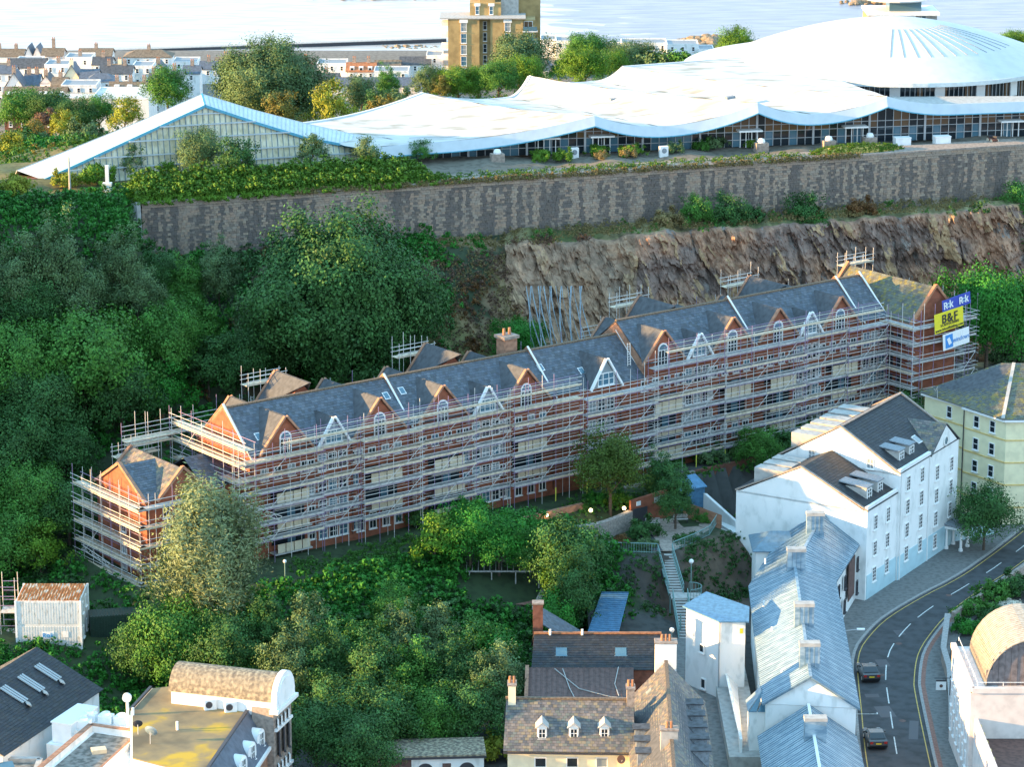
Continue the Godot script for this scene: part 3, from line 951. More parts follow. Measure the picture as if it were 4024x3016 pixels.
	roof(b, v3(-12.1, e - 0.1, -1.5), v3(-9.9, e - 0.1, -1.5), v3(-7.5, t - 0.1, -6.75), v3(-12.1, t - 0.1, -6.75), SLATE)
	roof(b, v3(-9.9, e - 0.1, -12.0), v3(-12.1, e - 0.1, -12.0), v3(-12.1, t - 0.1, -6.75), v3(-7.5, t - 0.1, -6.75), SLATE)
	for pr in [[v3(-12.1, e - 0.2, -1.4), v3(-12.1, t + 0.25, -6.75)], [v3(-12.1, e - 0.2, -12.1), v3(-12.1, t + 0.25, -6.75)], [v3(-10.8, e - 0.2, -1.4), v3(-7.5, t + 0.25, -1.4)], [v3(-4.2, e - 0.2, -1.4), v3(-7.5, t + 0.25, -1.4)], [v3(-10.8, e - 0.2, -12.0), v3(-7.5, t + 0.25, -12.0)]]:
		var cp := st()
		bar(cp, pr[0], pr[1], 0.4, 0.3)
		part("coping", done(cp), M["brick_pale"], b)
	part("link_wall", boxm(-4.4, -0.05, 4.0, 14.9, -10.5, -2.4), M["brick"], b)
	roof(b, v3(-4.4, 14.9, -2.2), v3(-0.1, 14.9, -2.2), v3(-0.1, 17.4, -6.4), v3(-4.4, 17.4, -6.4), SLATE)
	roof(b, v3(-0.1, 14.9, -10.6), v3(-4.4, 14.9, -10.6), v3(-4.4, 17.4, -6.4), v3(-0.1, 17.4, -6.4), SLATE)
	for k in 4:
		var y: float = 6.2 + k * 2.45
		window(b, v3(-9.6, y, -1.55), 0.9, 1.5, 0, 2, 2)
		window(b, v3(-6.6, y, -1.55), 0.9, 1.5, 0, 2, 2)
		if k < 3: window(b, v3(-12.05, y + 0.2, -6.3), 0.9, 1.5, -90, 2, 2)
	# right cross wing, standing forward of the front
	var re := 19.8
	var rt2 := 23.8
	part("wing_wall", boxm(94.5, 102.2, 5.0, re, -11.0, 4.5), M["brick"], b)
	part("wing_gable", gable_wall(v3(94.5, 18, 4.52), v3(102.2, 18, 4.52), re, rt2, v3(0, 0, -0.25)), M["brick"], b)
	part("wing_gable", gable_wall(v3(94.5, 18, -11.02), v3(102.2, 18, -11.02), re, rt2 + 0.2, v3(0, 0, 0.25)), M["brick"], b)
	roof(b, v3(94.3, re - 0.1, -11.0), v3(94.3, re - 0.1, 4.6), v3(98.35, rt2, 4.6), v3(98.35, rt2, -11.0), SLATE_MOSS)
	roof(b, v3(102.4, re - 0.1, 4.6), v3(102.4, re - 0.1, -11.0), v3(98.35, rt2, -11.0), v3(98.35, rt2, 4.6), SLATE)
	for pr in [[v3(94.2, re - 0.2, 4.6), v3(98.35, rt2 + 0.3, 4.6)], [v3(102.5, re - 0.2, 4.6), v3(98.35, rt2 + 0.3, 4.6)], [v3(94.2, re - 0.2, -11.1), v3(98.35, rt2 + 0.5, -11.1)]]:
		var cp := st()
		bar(cp, pr[0], pr[1], 0.45, 0.3)
		part("coping", done(cp), M["terracotta"], b)
	part("eaves_band", boxm(94.35, 94.5, re - 0.75, re - 0.1, 0, 4.5), M["terracotta"], b)
	for k in 4:
		var y: float = 9.2 + k * 2.7
		for z in [1.0, 2.4]: window(b, v3(94.46, y, z), 0.8, 1.35, -90, 2, 2, "glass_dark", false, "dark_metal")

# ------------------------------------------------------------------ scaffolding
func deck(p: Node, a: Vector3, b: Vector3, w: float, m: String, side: Vector3) -> void:
	# boards between two points, with a toe board along the outer edge
	var s := st()
	bar(s, a, b, w, 0.06)
	var d := part("deck", done(s), M[m], p)
	var t := st()
	bar(t, a + side * (w / 2 + 0.02) + v3(0, 0.08, 0), b + side * (w / 2 + 0.02) + v3(0, 0.08, 0), 0.05, 0.24)
	part("toe_board", done(t), M["timber" if rng.randf() < 0.4 else m], d)

func scaffold() -> void:
	var o := v3(-28.1, 0, -314.3)
	var sc := thing("scaffolding", "tube scaffolding with timber decks around the whole brick apartment block", "scaffold", o, 37.5)
	var out := v3(0, 0, 1)
	# front runs: [u0, u1, z of outer poles, lifts, pole top]
	var low := [9.1, 10.9, 12.7, 14.5, 16.2, 18.0]
	var high := [8.2, 10.0, 11.9, 13.8, 15.7, 17.6, 19.5]
	var runs := [[-2.6, 8.2, 1.9, low, 20.2], [8.2, 13.4, 1.5, low, 20.8], [13.4, 21.2, 2.2, low, 20.9], [21.2, 29.0, 1.8, low, 20.8], [29.0, 34.0, 1.5, low, 20.8], [34.0, 44.0, 2.3, low, 21.0],
		[44.4, 55.0, 2.6, high.slice(0, 6), 20.2], [55.0, 66.0, 2.0, high, 22.4], [66.0, 79.0, 2.2, high, 22.4], [79.0, 86.0, 1.8, high, 22.4], [86.0, 92.6, 2.2, high, 22.2]]
	for r in runs:
		var u0: float = r[0]; var u1: float = r[1]; var z: float = r[2]
		var n := maxi(1, int(round((u1 - u0) / 2.05)))
		for i in n + 1:
			var u := lerpf(u0, u1, float(i) / n)
			var up: float = r[4] + rr(-0.7, 0.9)
			prod("pole", sc, v3(u, 5.5, z), v3(u, up, z), 0.036, M["galv" if rng.randf() < 0.6 else "purple_tube"])
			if i % 2 == 0: prod("pole", sc, v3(u, 5.5, z - 1.25), v3(u, up - 1.0, z - 1.25), 0.036, M["purple_tube" if rng.randf() < 0.6 else "galv"])
		for y in r[3]:
			var m := "timber" if (u1 < 46 and y > 15) else ("timber_grey" if rng.randf() < 0.7 else "timber")
			var seg := maxi(1, int((u1 - u0) / 5.0))
			for i in seg:
				deck(sc, v3(lerpf(u0, u1, float(i) / seg) + 0.02, y, z - 0.66), v3(lerpf(u0, u1, float(i + 1) / seg) - 0.02, y, z - 0.66), 1.35, m, out)
			for h in [0.5, 1.0, -0.12]:
				prod("rail", sc, v3(u0 - 0.3, y + h, z + 0.05), v3(u1 + 0.3, y + h, z + 0.05), 0.034, M["galv" if h > 0.0 else "purple_tube"])
			prod("rail", sc, v3(u0 - 0.3, y + 0.9, z - 1.25), v3(u1 + 0.3, y + 0.9, z - 1.25), 0.03, M["galv"])
		# diagonal braces
		for k in r[3].size() - 1:
			var y: float = r[3][k]
			var uu := lerpf(u0, u1, 0.7 if k % 2 else 0.35)
			prod("brace", sc, v3(uu, y, z + 0.1), v3(uu + 2.1, y + 1.8, z + 0.1), 0.032, M["galv"])
		for i in range(0, n + 1, 3):
			var u := lerpf(u0, u1, float(i) / n)
			if u > 36: prod("base_sleeve", sc, v3(u, 5.6, z), v3(u, 8.0, z), 0.065, M["yellow_tube"])
	# narrow upper platform in front of the dormers
	for r in [[2.6, 43.2, 19.85, 20.9], [56.2, 91.0, 21.6, 22.6]]:
		var n := int((r[1] - r[0]) / 4.0)
		for i in n:
			deck(sc, v3(lerpf(r[0], r[1], float(i) / n), r[2], 2.6), v3(lerpf(r[0], r[1], float(i + 1) / n) - 0.02, r[2], 2.6), 0.75, "timber", out)
			prod("pole", sc, v3(lerpf(r[0], r[1], float(i) / n), 18, 3.0), v3(lerpf(r[0], r[1], float(i) / n), r[3] + rr(0.3, 1.1), 3.0), 0.034, M["purple_tube"])
		for h in [0.5, 1.0]: prod("rail", sc, v3(r[0], r[2] + h, 3.0), v3(r[1], r[2] + h, 3.0), 0.034, M["galv"])
		for h in [0.5, 1.0]: prod("rail", sc, v3(r[0], r[2] + h, 2.2), v3(r[1], r[2] + h, 2.2), 0.03, M["purple_tube"])
	# side runs across the two gable ends: [u outer, z0, z1, lifts, pole top, sign]
	for r in [[-14.0, -13.6, 0.2, [6.4, 8.4, 10.5, 12.6, 14.7], 16.6, -1.0], [-1.9, -12.8, 2.0, [15.6, 17.7, 19.6], 21.2, -1.0], [92.9, 0.4, 6.4, high, 21.6, -1.0], [104.2, -12.0, 6.2, [8.4, 10.6, 12.8, 15.0, 17.2, 19.3], 21.8, 1.0]]:
		var n := int(round((r[2] - r[1]) / 2.0))
		var sd := v3(r[5], 0, 0)
		for i in n + 1:
			var z := lerpf(r[1], r[2], float(i) / n)
			for k in 2:
				var lowest := 5.0 if r[0] != -1.9 else 13.5
				prod("pole", sc, v3(r[0] - sd.x * k * 1.25, lowest, z), v3(r[0] - sd.x * k * 1.25, r[4] + rr(-0.6, 1.0) - k * 0.6, z), 0.036, M["galv" if rng.randf() < 0.6 else "purple_tube"])
		for y in r[3]:
			deck(sc, v3(r[0] - sd.x * 0.62, y, r[1]), v3(r[0] - sd.x * 0.62, y, r[2]), 1.2, "timber" if r[0] < 0 else "timber_grey", sd)
			for h in [0.5, 1.0, -0.12]: prod("rail", sc, v3(r[0] + sd.x * 0.05, y + h, r[1] - 0.4), v3(r[0] + sd.x * 0.05, y + h, r[2] + 0.4), 0.034, M["galv"])
			prod("rail", sc, v3(r[0] - sd.x * 1.2, y + 0.9, r[1] - 0.4), v3(r[0] - sd.x * 1.2, y + 0.9, r[2] + 0.4), 0.034, M["purple_tube"])
		prod("brace", sc, v3(r[0], r[3][0], r[1] + 1), v3(r[0], r[3][2], r[1] + 5), 0.034, M["galv"])
	# front of the right wing, and the front of the left wing
	for r in [[93.0, 104.2, 6.2, [8.4, 10.6, 12.8, 15.0, 17.2, 19.3], 21.8], [-14.0, -3.6, 0.2, [6.4, 8.4, 10.5, 12.6, 14.7], 16.4]]:
		var n := int(round((r[1] - r[0]) / 2.0))
		for i in n + 1:
			var u := lerpf(r[0], r[1], float(i) / n)
			prod("pole", sc, v3(u, 5.0, r[2]), v3(u, r[4] + rr(-0.6, 1.0), r[2]), 0.036, M["purple_tube" if rng.randf() < 0.6 else "galv"])
		for y in r[3]:
			deck(sc, v3(r[0], y, r[2] - 0.62), v3(r[1], y, r[2] - 0.62), 1.15, "timber_grey", out)
			for h in [0.5, 1.0]: prod("rail", sc, v3(r[0], y + h, r[2] + 0.05), v3(r[1], y + h, r[2] + 0.05), 0.034, M["galv"])
		for k in 3: prod("brace", sc, v3(r[1] - 2.4, r[3][k], r[2] + 0.1), v3(r[1] - 0.2, r[3][k + 1], r[2] + 0.1), 0.034, M["galv"])
	# cantilevered platform at the upper left
	deck(sc, v3(-7.4, 17.7, -13.2), v3(-1.9, 17.7, -13.2), 1.2, "timber", v3(0, 0, 1))
	for u in [-6.6, -5.0, -3.4, -2.0]: prod("pole", sc, v3(u, 13.0, -12.6), v3(u, 20.8 + rr(-0.5, 1.2), -12.6), 0.036, M["galv"])
	for h in [0.5, 1.0]: prod("rail", sc, v3(-7.0, 17.7 + h, -12.6), v3(-1.2, 17.7 + h, -12.6), 0.034, M["galv"])
	# hill side: rails along the eaves and a small tower at each tall gable
	for r in [[-8.0, 53.0, 18.9], [56.0, 93.0, 20.4]]:
		var n := int((r[1] - r[0]) / 3.0)
		for i in n + 1: prod("pole", sc, v3(lerpf(r[0], r[1], float(i) / n), 6, -13.2), v3(lerpf(r[0], r[1], float(i) / n), r[2] + rr(1.4, 2.9), -13.2), 0.036, M["galv" if i % 2 else "purple_tube"])
		for h in [0.0, 0.55, 1.05]: prod("rail", sc, v3(r[0], r[2] + h, -13.2), v3(r[1], r[2] + h, -13.2), 0.034, M["galv"])
		deck(sc, v3(r[0], r[2] - 0.5, -12.7), v3(r[1], r[2] - 0.5, -12.7), 1.0, "timber", v3(0, 0, -1))
	for u in [-7.4, 9.4, 30.0, 62.4, 80.4, 100.4]:
		var y: float = 19.6 if u < 0 else (22.2 if u < 50 else 23.4)
		if u < 0: y = 16.8
		for du in [-1.6, 0.0, 1.6, 3.4]: for z in [-13.6, -12.2]: prod("pole", sc, v3(u + du, y - 5, z), v3(u + du, y + rr(1.2, 2.6), z), 0.036, M["galv"])
		deck(sc, v3(u - 1.8, y, -12.9), v3(u + 3.6, y, -12.9), 1.2, "timber", out)
		for h in [0.5, 1.0]: for z in [-13.6, -12.2]: prod("rail", sc, v3(u - 1.8, y + h, z), v3(u + 3.6, y + h, z), 0.034, M["galv"])
	# ladders
	for p in [[52.0, 20.2, 0.6], [8.6, 18.0, -13.0], [99.0, 19.5, 6.0]]:
		var l := st()
		for dx in [0.0, 0.42]: bar(l, v3(p[0] + dx, p[1], p[2]), v3(p[0] + dx + 0.3, p[1] + 2.6, p[2] - 0.5), 0.07, 0.07)
		for i in 9: bar(l, v3(p[0] + i * 0.033, p[1] + 0.2 + i * 0.28, p[2] - i * 0.055), v3(p[0] + 0.42 + i * 0.033, p[1] + 0.2 + i * 0.28, p[2] - i * 0.055), 0.05, 0.05)
		part("ladder", done(l), M["galv"], sc)
	# lattice beams at the left corner
	for r in [[v3(-1.7, 13.2, 2.1), v3(1.0, 12.0, 4.6)], [v3(-14.1, 7.6, -12), v3(-14.1, 7.0, -6)]]:
		var l := st()
		for dy in [0.0, 0.5]: bar(l, r[0] + v3(0, dy, 0), r[1] + v3(0, dy, 0), 0.06, 0.06)
		for i in 9:
			var a: Vector3 = r[0].lerp(r[1], i / 9.0)
			var c: Vector3 = r[0].lerp(r[1], (i + 1) / 9.0)
			bar(l, a + v3(0, 0.5 if i % 2 else 0.0, 0), c + v3(0, 0.0 if i % 2 else 0.5, 0), 0.04, 0.04)
		part("lattice_beam", done(l), M["galv"], sc)
	# loading platform on the right with pallets and sacks
	var lp := thing("loading_platform", "scaffold loading platform heaped with sacks beside the white houses", "scaffold", o, 37.5)
	pbox("deck", lp, v3(80.5, 8.6, 5.2), v3(9.5, 0.12, 4.2), M["timber_grey"])
	for u in [76.2, 79.0, 81.8, 84.8]: for z in [3.4, 7.0]: prod("pole", lp, v3(u, 5.0, z), v3(u, 10.2, z), 0.04, M["galv"])
	for h in [0.5, 1.0]: prod("rail", lp, v3(76, 8.7 + h, 7.1), v3(85, 8.7 + h, 7.1), 0.034, M["purple_tube"])
	for i in 14:
		var l := st()
		bar(l, v3(75.8 + i * 0.68, 8.45, 7.2), v3(76.15 + i * 0.68, 7.9, 7.2), 0.05, 0.05)
		part("lattice_strut", done(l), M["galv"], lp)
	for i in 7:
		var sk := tag(part("builders_sack", lathe([Vector2(0.01, 0), Vector2(0.62, 0.02), Vector2(0.7, 0.4), Vector2(0.55, 0.85), Vector2(0.01, 0.95)], 9), M["sack"], self), "white builder's sack on the loading platform, %s from the left" % ["first", "second", "third", "fourth", "fifth", "sixth", "seventh"][i], "sack", "sacks on the loading platform")
		sk.name = numbered("builders_sack")
		var lpos := v3(77.2 + i * 1.15, 8.66, 5.6 - (i % 3) * 0.7)
		sk.transform = Transform3D(Basis(Vector3.UP, rr(0, 6)) * Basis.from_scale(v3(rr(0.8, 1.2), rr(0.7, 1.1), rr(0.8, 1.1))), lp.transform * lpos)
	banners(o)

func lettering(parent: Node, text: String, at: Vector3, h: float, m: String, turn := 0.0, bold := true) -> MeshInstance3D:
	var tm := TextMesh.new()
	var f := SystemFont.new()
	f.font_names = PackedStringArray(["Droid Sans"])
	f.font_weight = 700 if bold else 400
	tm.font = f
	tm.text = text
	tm.font_size = 32
	tm.pixel_size = h / 24.0
	tm.depth = 0.02
	var o := part("lettering", tm, M[m], parent)
	o.position = at
	o.rotation.y = deg_to_rad(turn)
	return o

func sheet(w: float, h: float, sag: float) -> ArrayMesh:
	var s := st()
	for i in 12:
		var a := i / 12.0
		var c := (i + 1) / 12.0
		var za := sin(a * 9.0) * sag
		var zc := sin(c * 9.0) * sag
		bx(s, -w / 2 + w * a, -w / 2 + w * c, -h / 2, h / 2, minf(za, zc) - 0.02, maxf(za, zc) + 0.01)
	return done(s)

func banners(o: Vector3) -> void:
	var base := Transform3D(Basis(Vector3.UP, deg_to_rad(37.5)), o)
	var b := thing("banner", "blue banner with Rok written twice at the top of the right wing scaffold", "banner")
	b.transform = base * Transform3D(Basis(Vector3.FORWARD, -0.12), v3(100.2, 22.0, 6.4))
	part("cloth", sheet(4.9, 1.55, 0.03), M["banner_blue"], b)
	for x in [-1.45, 1.25]:
		lettering(b, "R", v3(x - 0.5, 0, 0.06), 0.95, "white_trim")
		lettering(b, "k", v3(x + 0.5, 0, 0.06), 0.95, "white_trim")
		var ring := part("ring", lathe([Vector2(0.17, 0), Vector2(0.30, 0), Vector2(0.30, 0.02), Vector2(0.17, 0.02)], 14), M["blue_paint"], b)
		ring.transform = Transform3D(Basis(Vector3.RIGHT, PI / 2), v3(x + 0.02, 0.0, 0.08))
	var y := thing("banner", "yellow banner with black B&F letters on the right wing scaffold", "banner")
	y.transform = base * Transform3D(Basis(Vector3.FORWARD, -0.1), v3(98.9, 19.9, 6.5))
	part("cloth", sheet(5.0, 2.5, 0.03), M["banner_yellow"], y)
	lettering(y, "B&F", v3(0.1, 0.35, 0.07), 1.15, "print_black")
	lettering(y, "SCAFFOLDING", v3(0.1, -0.4, 0.07), 0.36, "print_black")
	lettering(y, "www.bfscaffolding.com", v3(0, -0.95, 0.07), 0.32, "print_black")
	var w := thing("banner", "white banner with a blue square and the word Windows on the right wing scaffold", "banner")
	w.transform = base * Transform3D(Basis(Vector3.FORWARD, -0.1), v3(100.3, 17.3, 6.5))
	part("cloth", sheet(4.6, 2.1, 0.03), M["white_trim"], w)
	pbox("emblem", w, v3(-1.25, 0, 0.05), v3(1.3, 1.7, 0.03), M["print_blue"])
	pbox("emblem_mark", w, v3(-1.25, 0, 0.075), v3(0.5, 0.9, 0.02), M["white_trim"], v3(0, 0, 0.4))
	lettering(w, "windows", v3(0.85, -0.1, 0.07), 0.55, "print_blue", 0.0, false)

# ------------------------------------------------------------------ leisure centre on the fort
func rail_pt(a: Vector3, b: Vector3, k: float) -> Vector3: return a.lerp(b, k)

func leisure_centre() -> void:
	var c := thing("leisure_centre", "white roofed leisure centre with scalloped eaves, glass front and big dome on the fort", "building")
	# rails: front end, rear end; odd ones are ridges, even ones valleys
	var rails := [[v3(-20.5, 34.6, -406.5), v3(-33.5, 35.6, -417.0)], [v3(-12.9, 34.9, -409.1), v3(-29.3, 36.0, -418.3)], [v3(11.3, 37.8, -414.2), v3(-12.7, 38.5, -428.9)], [v3(20.3, 36.0, -416.0), v3(-0.4, 36.0, -439.9)],
		[v3(34.0, 38.8, -418.9), v3(2.6, 38.5, -443.8)], [v3(41.9, 36.9, -420.5), v3(12.2, 36.2, -453.0)], [v3(52.3, 39.0, -422.7), v3(16.5, 38.5, -452.5)], [v3(52.5, 39.0, -422.75), v3(42.0, 38.9, -462.0)]]
	var is_ridge := [false, false, true, false, true, false, true, true]
	var nu := 14
	var nv := 18
	for r in rails.size() - 1:
		var s := SurfaceTool.new()
		s.begin(Mesh.PRIMITIVE_TRIANGLES)
		for j in nv + 1:
			var k := float(j) / nv
			var a := rail_pt(rails[r][0], rails[r][1], k)
			var b := rail_pt(rails[r + 1][0], rails[r + 1][1], k)
			# ridges sag a little between the ends
			if is_ridge[r]: a.y -= sin(k * PI) * 0.5
			if is_ridge[r + 1]: b.y -= sin(k * PI) * 0.5
			for i in nu + 1:
				var t := float(i) / nu
				var p := a.lerp(b, t)
				if is_ridge[r + 1] and not is_ridge[r]: p.y = a.y + (b.y - a.y) * t * t
				elif is_ridge[r] and not is_ridge[r + 1]: p.y = b.y + (a.y - b.y) * (1 - t) * (1 - t)
				p.y += 0.10 * sin(k * 30.0 + t * 4.0) * (1.0 - absf(t - 0.5))
				s.add_vertex(p)
		for j in nv:
			for i in nu:
				var q := j * (nu + 1) + i
				for m in [q, q + nu + 1, q + 1, q + 1, q + nu + 1, q + nu + 2]: s.add_index(m)
		s.generate_normals()
		part("membrane_roof", s.commit(), M["membrane"], c)
		# fascia along the front, following the scallop
		var f := st()
		var e := st()
		for i in nu:
			var pp := []
			for t in [float(i) / nu, float(i + 1) / nu]:
				var a: Vector3 = rails[r][0]
				var b: Vector3 = rails[r + 1][0]
				var p := a.lerp(b, t)
				if is_ridge[r + 1] and not is_ridge[r]: p.y = a.y + (b.y - a.y) * t * t
				elif is_ridge[r] and not is_ridge[r + 1]: p.y = b.y + (a.y - b.y) * (1 - t) * (1 - t)
				pp.append(p)
			slab(f, [pp[0] + v3(0, 0.03, 0.05), pp[1] + v3(0, 0.03, 0.05), pp[1] + v3(0.1, -1.33, 0.75), pp[0] + v3(0.1, -1.33, 0.75)], v3(0, 0, -0.15))
			bar(e, pp[0] + v3(0.1, -1.36, 0.74), pp[1] + v3(0.1, -1.36, 0.74), 0.22, 0.14)
		part("fascia", done(f), M["fascia"], c)
		part("fascia_edge", done(e), M["pool_blue"], c)
		# rim along the back edge
		var g := st()
		for i in nu:
			var pp := []
			for t in [float(i) / nu, float(i + 1) / nu]:
				var a: Vector3 = rails[r][1]
				var b: Vector3 = rails[r + 1][1]
				var p := a.lerp(b, t)
				if is_ridge[r + 1] and not is_ridge[r]: p.y = a.y + (b.y - a.y) * t * t
				elif is_ridge[r] and not is_ridge[r + 1]: p.y = b.y + (a.y - b.y) * (1 - t) * (1 - t)
				pp.append(p)
			bar(g, pp[0] + v3(0, -0.15, 0), pp[1] + v3(0, -0.15, 0), 0.5, 0.5)
		part("rear_rim", done(g), M["fascia"], c)
	for p in [v3(14.5, 37.1, -432.0), v3(31, 37.6, -430.5)]:
		pbox("roof_hatch", c, p, v3(1.3, 0.35, 0.9), M["lead"], v3(0, 0.4, 0.12))
	# glass front: mullions, transoms, panes
	var a0 := v3(-14, 32.3, -411.0)
	var a1 := v3(80, 32.3, -430.4)
	var n := 82
	for i in n + 1:
		var p := a0.lerp(a1, float(i) / n)
		var roof_y := 36.0
		for r in rails.size() - 1:
			var xa: float = rails[r][0].x
			var xb: float = rails[r + 1][0].x
			if p.x >= xa and p.x <= xb:
				var t := (p.x - xa) / (xb - xa)
				var ya: float = rails[r][0].y
				var yb: float = rails[r + 1][0].y
				roof_y = ya + (yb - ya) * t * t if not is_ridge[r] else yb + (ya - yb) * (1 - t) * (1 - t)
		if p.x > 52.3: roof_y = 37.6 + 1.4 * pow(maxf(0.0, 1.0 - (p.x - 52.3) / 9.0), 2.0)
		var top_y := roof_y - 0.7
		pbox("mullion", c, v3(p.x, (32.3 + top_y) / 2, p.z), v3(0.09 if i % 7 else 0.3, top_y - 32.3, 0.16 if i % 7 else 0.4), M["mullion"])
		if i < n:
			var q := p.lerp(a0.lerp(a1, float(i + 1) / n), 0.5)
			var low: String = ["glass_dark", "glass_dark", "glass_blue"][rng.randi() % 3]
			var up: String = ["glass_warm", "glass_warm", "glass_dark"][rng.randi() % 3]
			var mid := minf(34.4, top_y - 0.2)
			pbox("pane", c, v3(q.x, (32.3 + mid) / 2, q.z - 0.06), v3(1.1, mid - 32.3, 0.03), M[low], v3(0, 0.203, 0))
			pbox("pane", c, v3(q.x, (mid + top_y) / 2, q.z - 0.06), v3(1.1, top_y - mid - 0.06, 0.03), M[up], v3(0, 0.203, 0))
	for h in [33.3, 34.4, 35.3]:
		var t := st()
		bar(t, v3(a0.x, h, a0.z + 0.03), v3(a1.x, h, a1.z + 0.03), 0.1, 0.08)
		part("transom", done(t), M["mullion"], c)
	# entrance lobbies with white canopies
	for u in [0.20, 0.28, 0.50, 0.66, 0.90]:
		var p := a0.lerp(a1, u)
		var cn := pbox("entrance_canopy", c, v3(p.x, 34.75, p.z + 0.9), v3(3.4, 0.22, 1.7), M["white_trim"], v3(0, 0.203, 0))
		for dx in [-1.2, -0.4, 0.4, 1.2]: pbox("entrance_door", c, v3(p.x + dx, 33.4, p.z + 0.35), v3(0.12, 2.4, 0.12), M["white_trim"])
	# flat roof right of the last peak, with parapet fascia
	part("terrace_roof", slabm([v3(56, 36.6, -424.4), v3(84, 36.6, -429.4), v3(84, 36.3, -439), v3(48, 36.3, -438)], v3(0, 0.12, 0)), M["concrete"], c)
	var pf := st()
	var pe := st()
	for i in 18:
		var pp := []
		for t in [i / 18.0, (i + 1) / 18.0]:
			var x := lerpf(52.3, 84.0, t)
			pp.append(v3(x, 37.6 + 1.4 * pow(maxf(0.0, 1.0 - (x - 52.3) / 9.0), 2.0), -422.7 - (x - 52.3) * 0.206))
		slab(pf, [pp[0] + v3(0, 0.03, 0.05), pp[1] + v3(0, 0.03, 0.05), pp[1] + v3(0.1, -1.33, 0.75), pp[0] + v3(0.1, -1.33, 0.75)], v3(0, 0, -0.15))
		bar(pe, pp[0] + v3(0.1, -1.36, 0.74), pp[1] + v3(0.1, -1.36, 0.74), 0.22, 0.14)
	part("fascia", done(pf), M["fascia"], c)
	part("fascia_edge", done(pe), M["pool_blue"], c)
	# dome on a glazed drum
	var prof := []
	for i in 15:
		var t := i / 14.0
		prof.append(Vector2(25.0 * t + 0.01, 38.3 + 5.9 * (1.0 - pow(t, 1.75))))
	var ds := SurfaceTool.new()
	ds.begin(Mesh.PRIMITIVE_TRIANGLES)
	for i in 73:
		var a := TAU * i / 72
		for p in prof: ds.add_vertex(v3(58 + cos(a) * p.x, p.y, -463.5 + sin(a) * p.x))
	for i in 72:
		for k in 14:
			var q := i * 15 + k
			for m in [q, q + 15, q + 1, q + 1, q + 15, q + 16]: ds.add_index(m)
	ds.generate_normals()
	var dome := part("dome", ds.commit(), M["membrane_clean"], c)
	for i in 13:
		var a := deg_to_rad(98.0 - i * 6.5)
		var sm_ := st()
		for k in range(4, 10):
			var p: Vector2 = prof[k]
			var q: Vector2 = prof[k + 1]
			bar(sm_, v3(58 + cos(a) * p.x, p.y + 0.03, -463.5 + sin(a) * p.x), v3(58 + cos(a) * q.x, q.y + 0.03, -463.5 + sin(a) * q.x), 0.09, 0.07)
		part("seam", done(sm_), M["lead"], dome)
	# the dome runs out into the lower roof on its left side
	var sk := SurfaceTool.new()
	sk.begin(Mesh.PRIMITIVE_TRIANGLES)
	for i in 41:
		var a := deg_to_rad(116.0 + i * 4.6)
		for k in 5:
			var t := k / 4.0
			sk.add_vertex(v3(58 + cos(a) * (25.0 + t * 7.0), 38.28 - 1.5 * (1.0 - (1.0 - t) * (1.0 - t)), -463.5 + sin(a) * (25.0 + t * 7.0)))
	for i in 40:
		for k in 4:
			var q := i * 5 + k
			for m in [q, q + 5, q + 1, q + 1, q + 5, q + 6]: sk.add_index(m)
	sk.generate_normals()
	part("dome_skirt", sk.commit(), M["membrane_clean"], c)
	part("drum", lathe([Vector2(23.2, 30), Vector2(23.2, 37.8)], 72), M["glass_dark"], c).position = v3(58, 0, -463.5)
	part("dome_fascia", lathe([Vector2(25.1, 37.7), Vector2(25.15, 38.32), Vector2(24.8, 38.32), Vector2(23.2, 37.5)], 72), M["pool_roof"], c).position = v3(58, 0, -463.5)
	for i in 46:
		var a := deg_to_rad(40.0 + i * 1.8)
		pbox("drum_mullion", c, v3(58 + cos(a) * 23.3, 36.2, -463.5 + sin(a) * 23.3), v3(0.1, 3.4, 0.1), M["mullion"])
		if i % 9 == 4: pbox("drum_door", c, v3(58 + cos(a) * 23.36, 36.4, -463.5 + sin(a) * 23.36), v3(1.5, 2.4, 0.2), M["white_trim"], v3(0, PI / 2 - a, 0))
		elif i % 5 == 1: pbox("drum_blind", c, v3(58 + cos(a) * 23.26, 36.2, -463.5 + sin(a) * 23.26), v3(0.8, 2.2, 0.06), M["glass_warm"], v3(0, PI / 2 - a, 0))

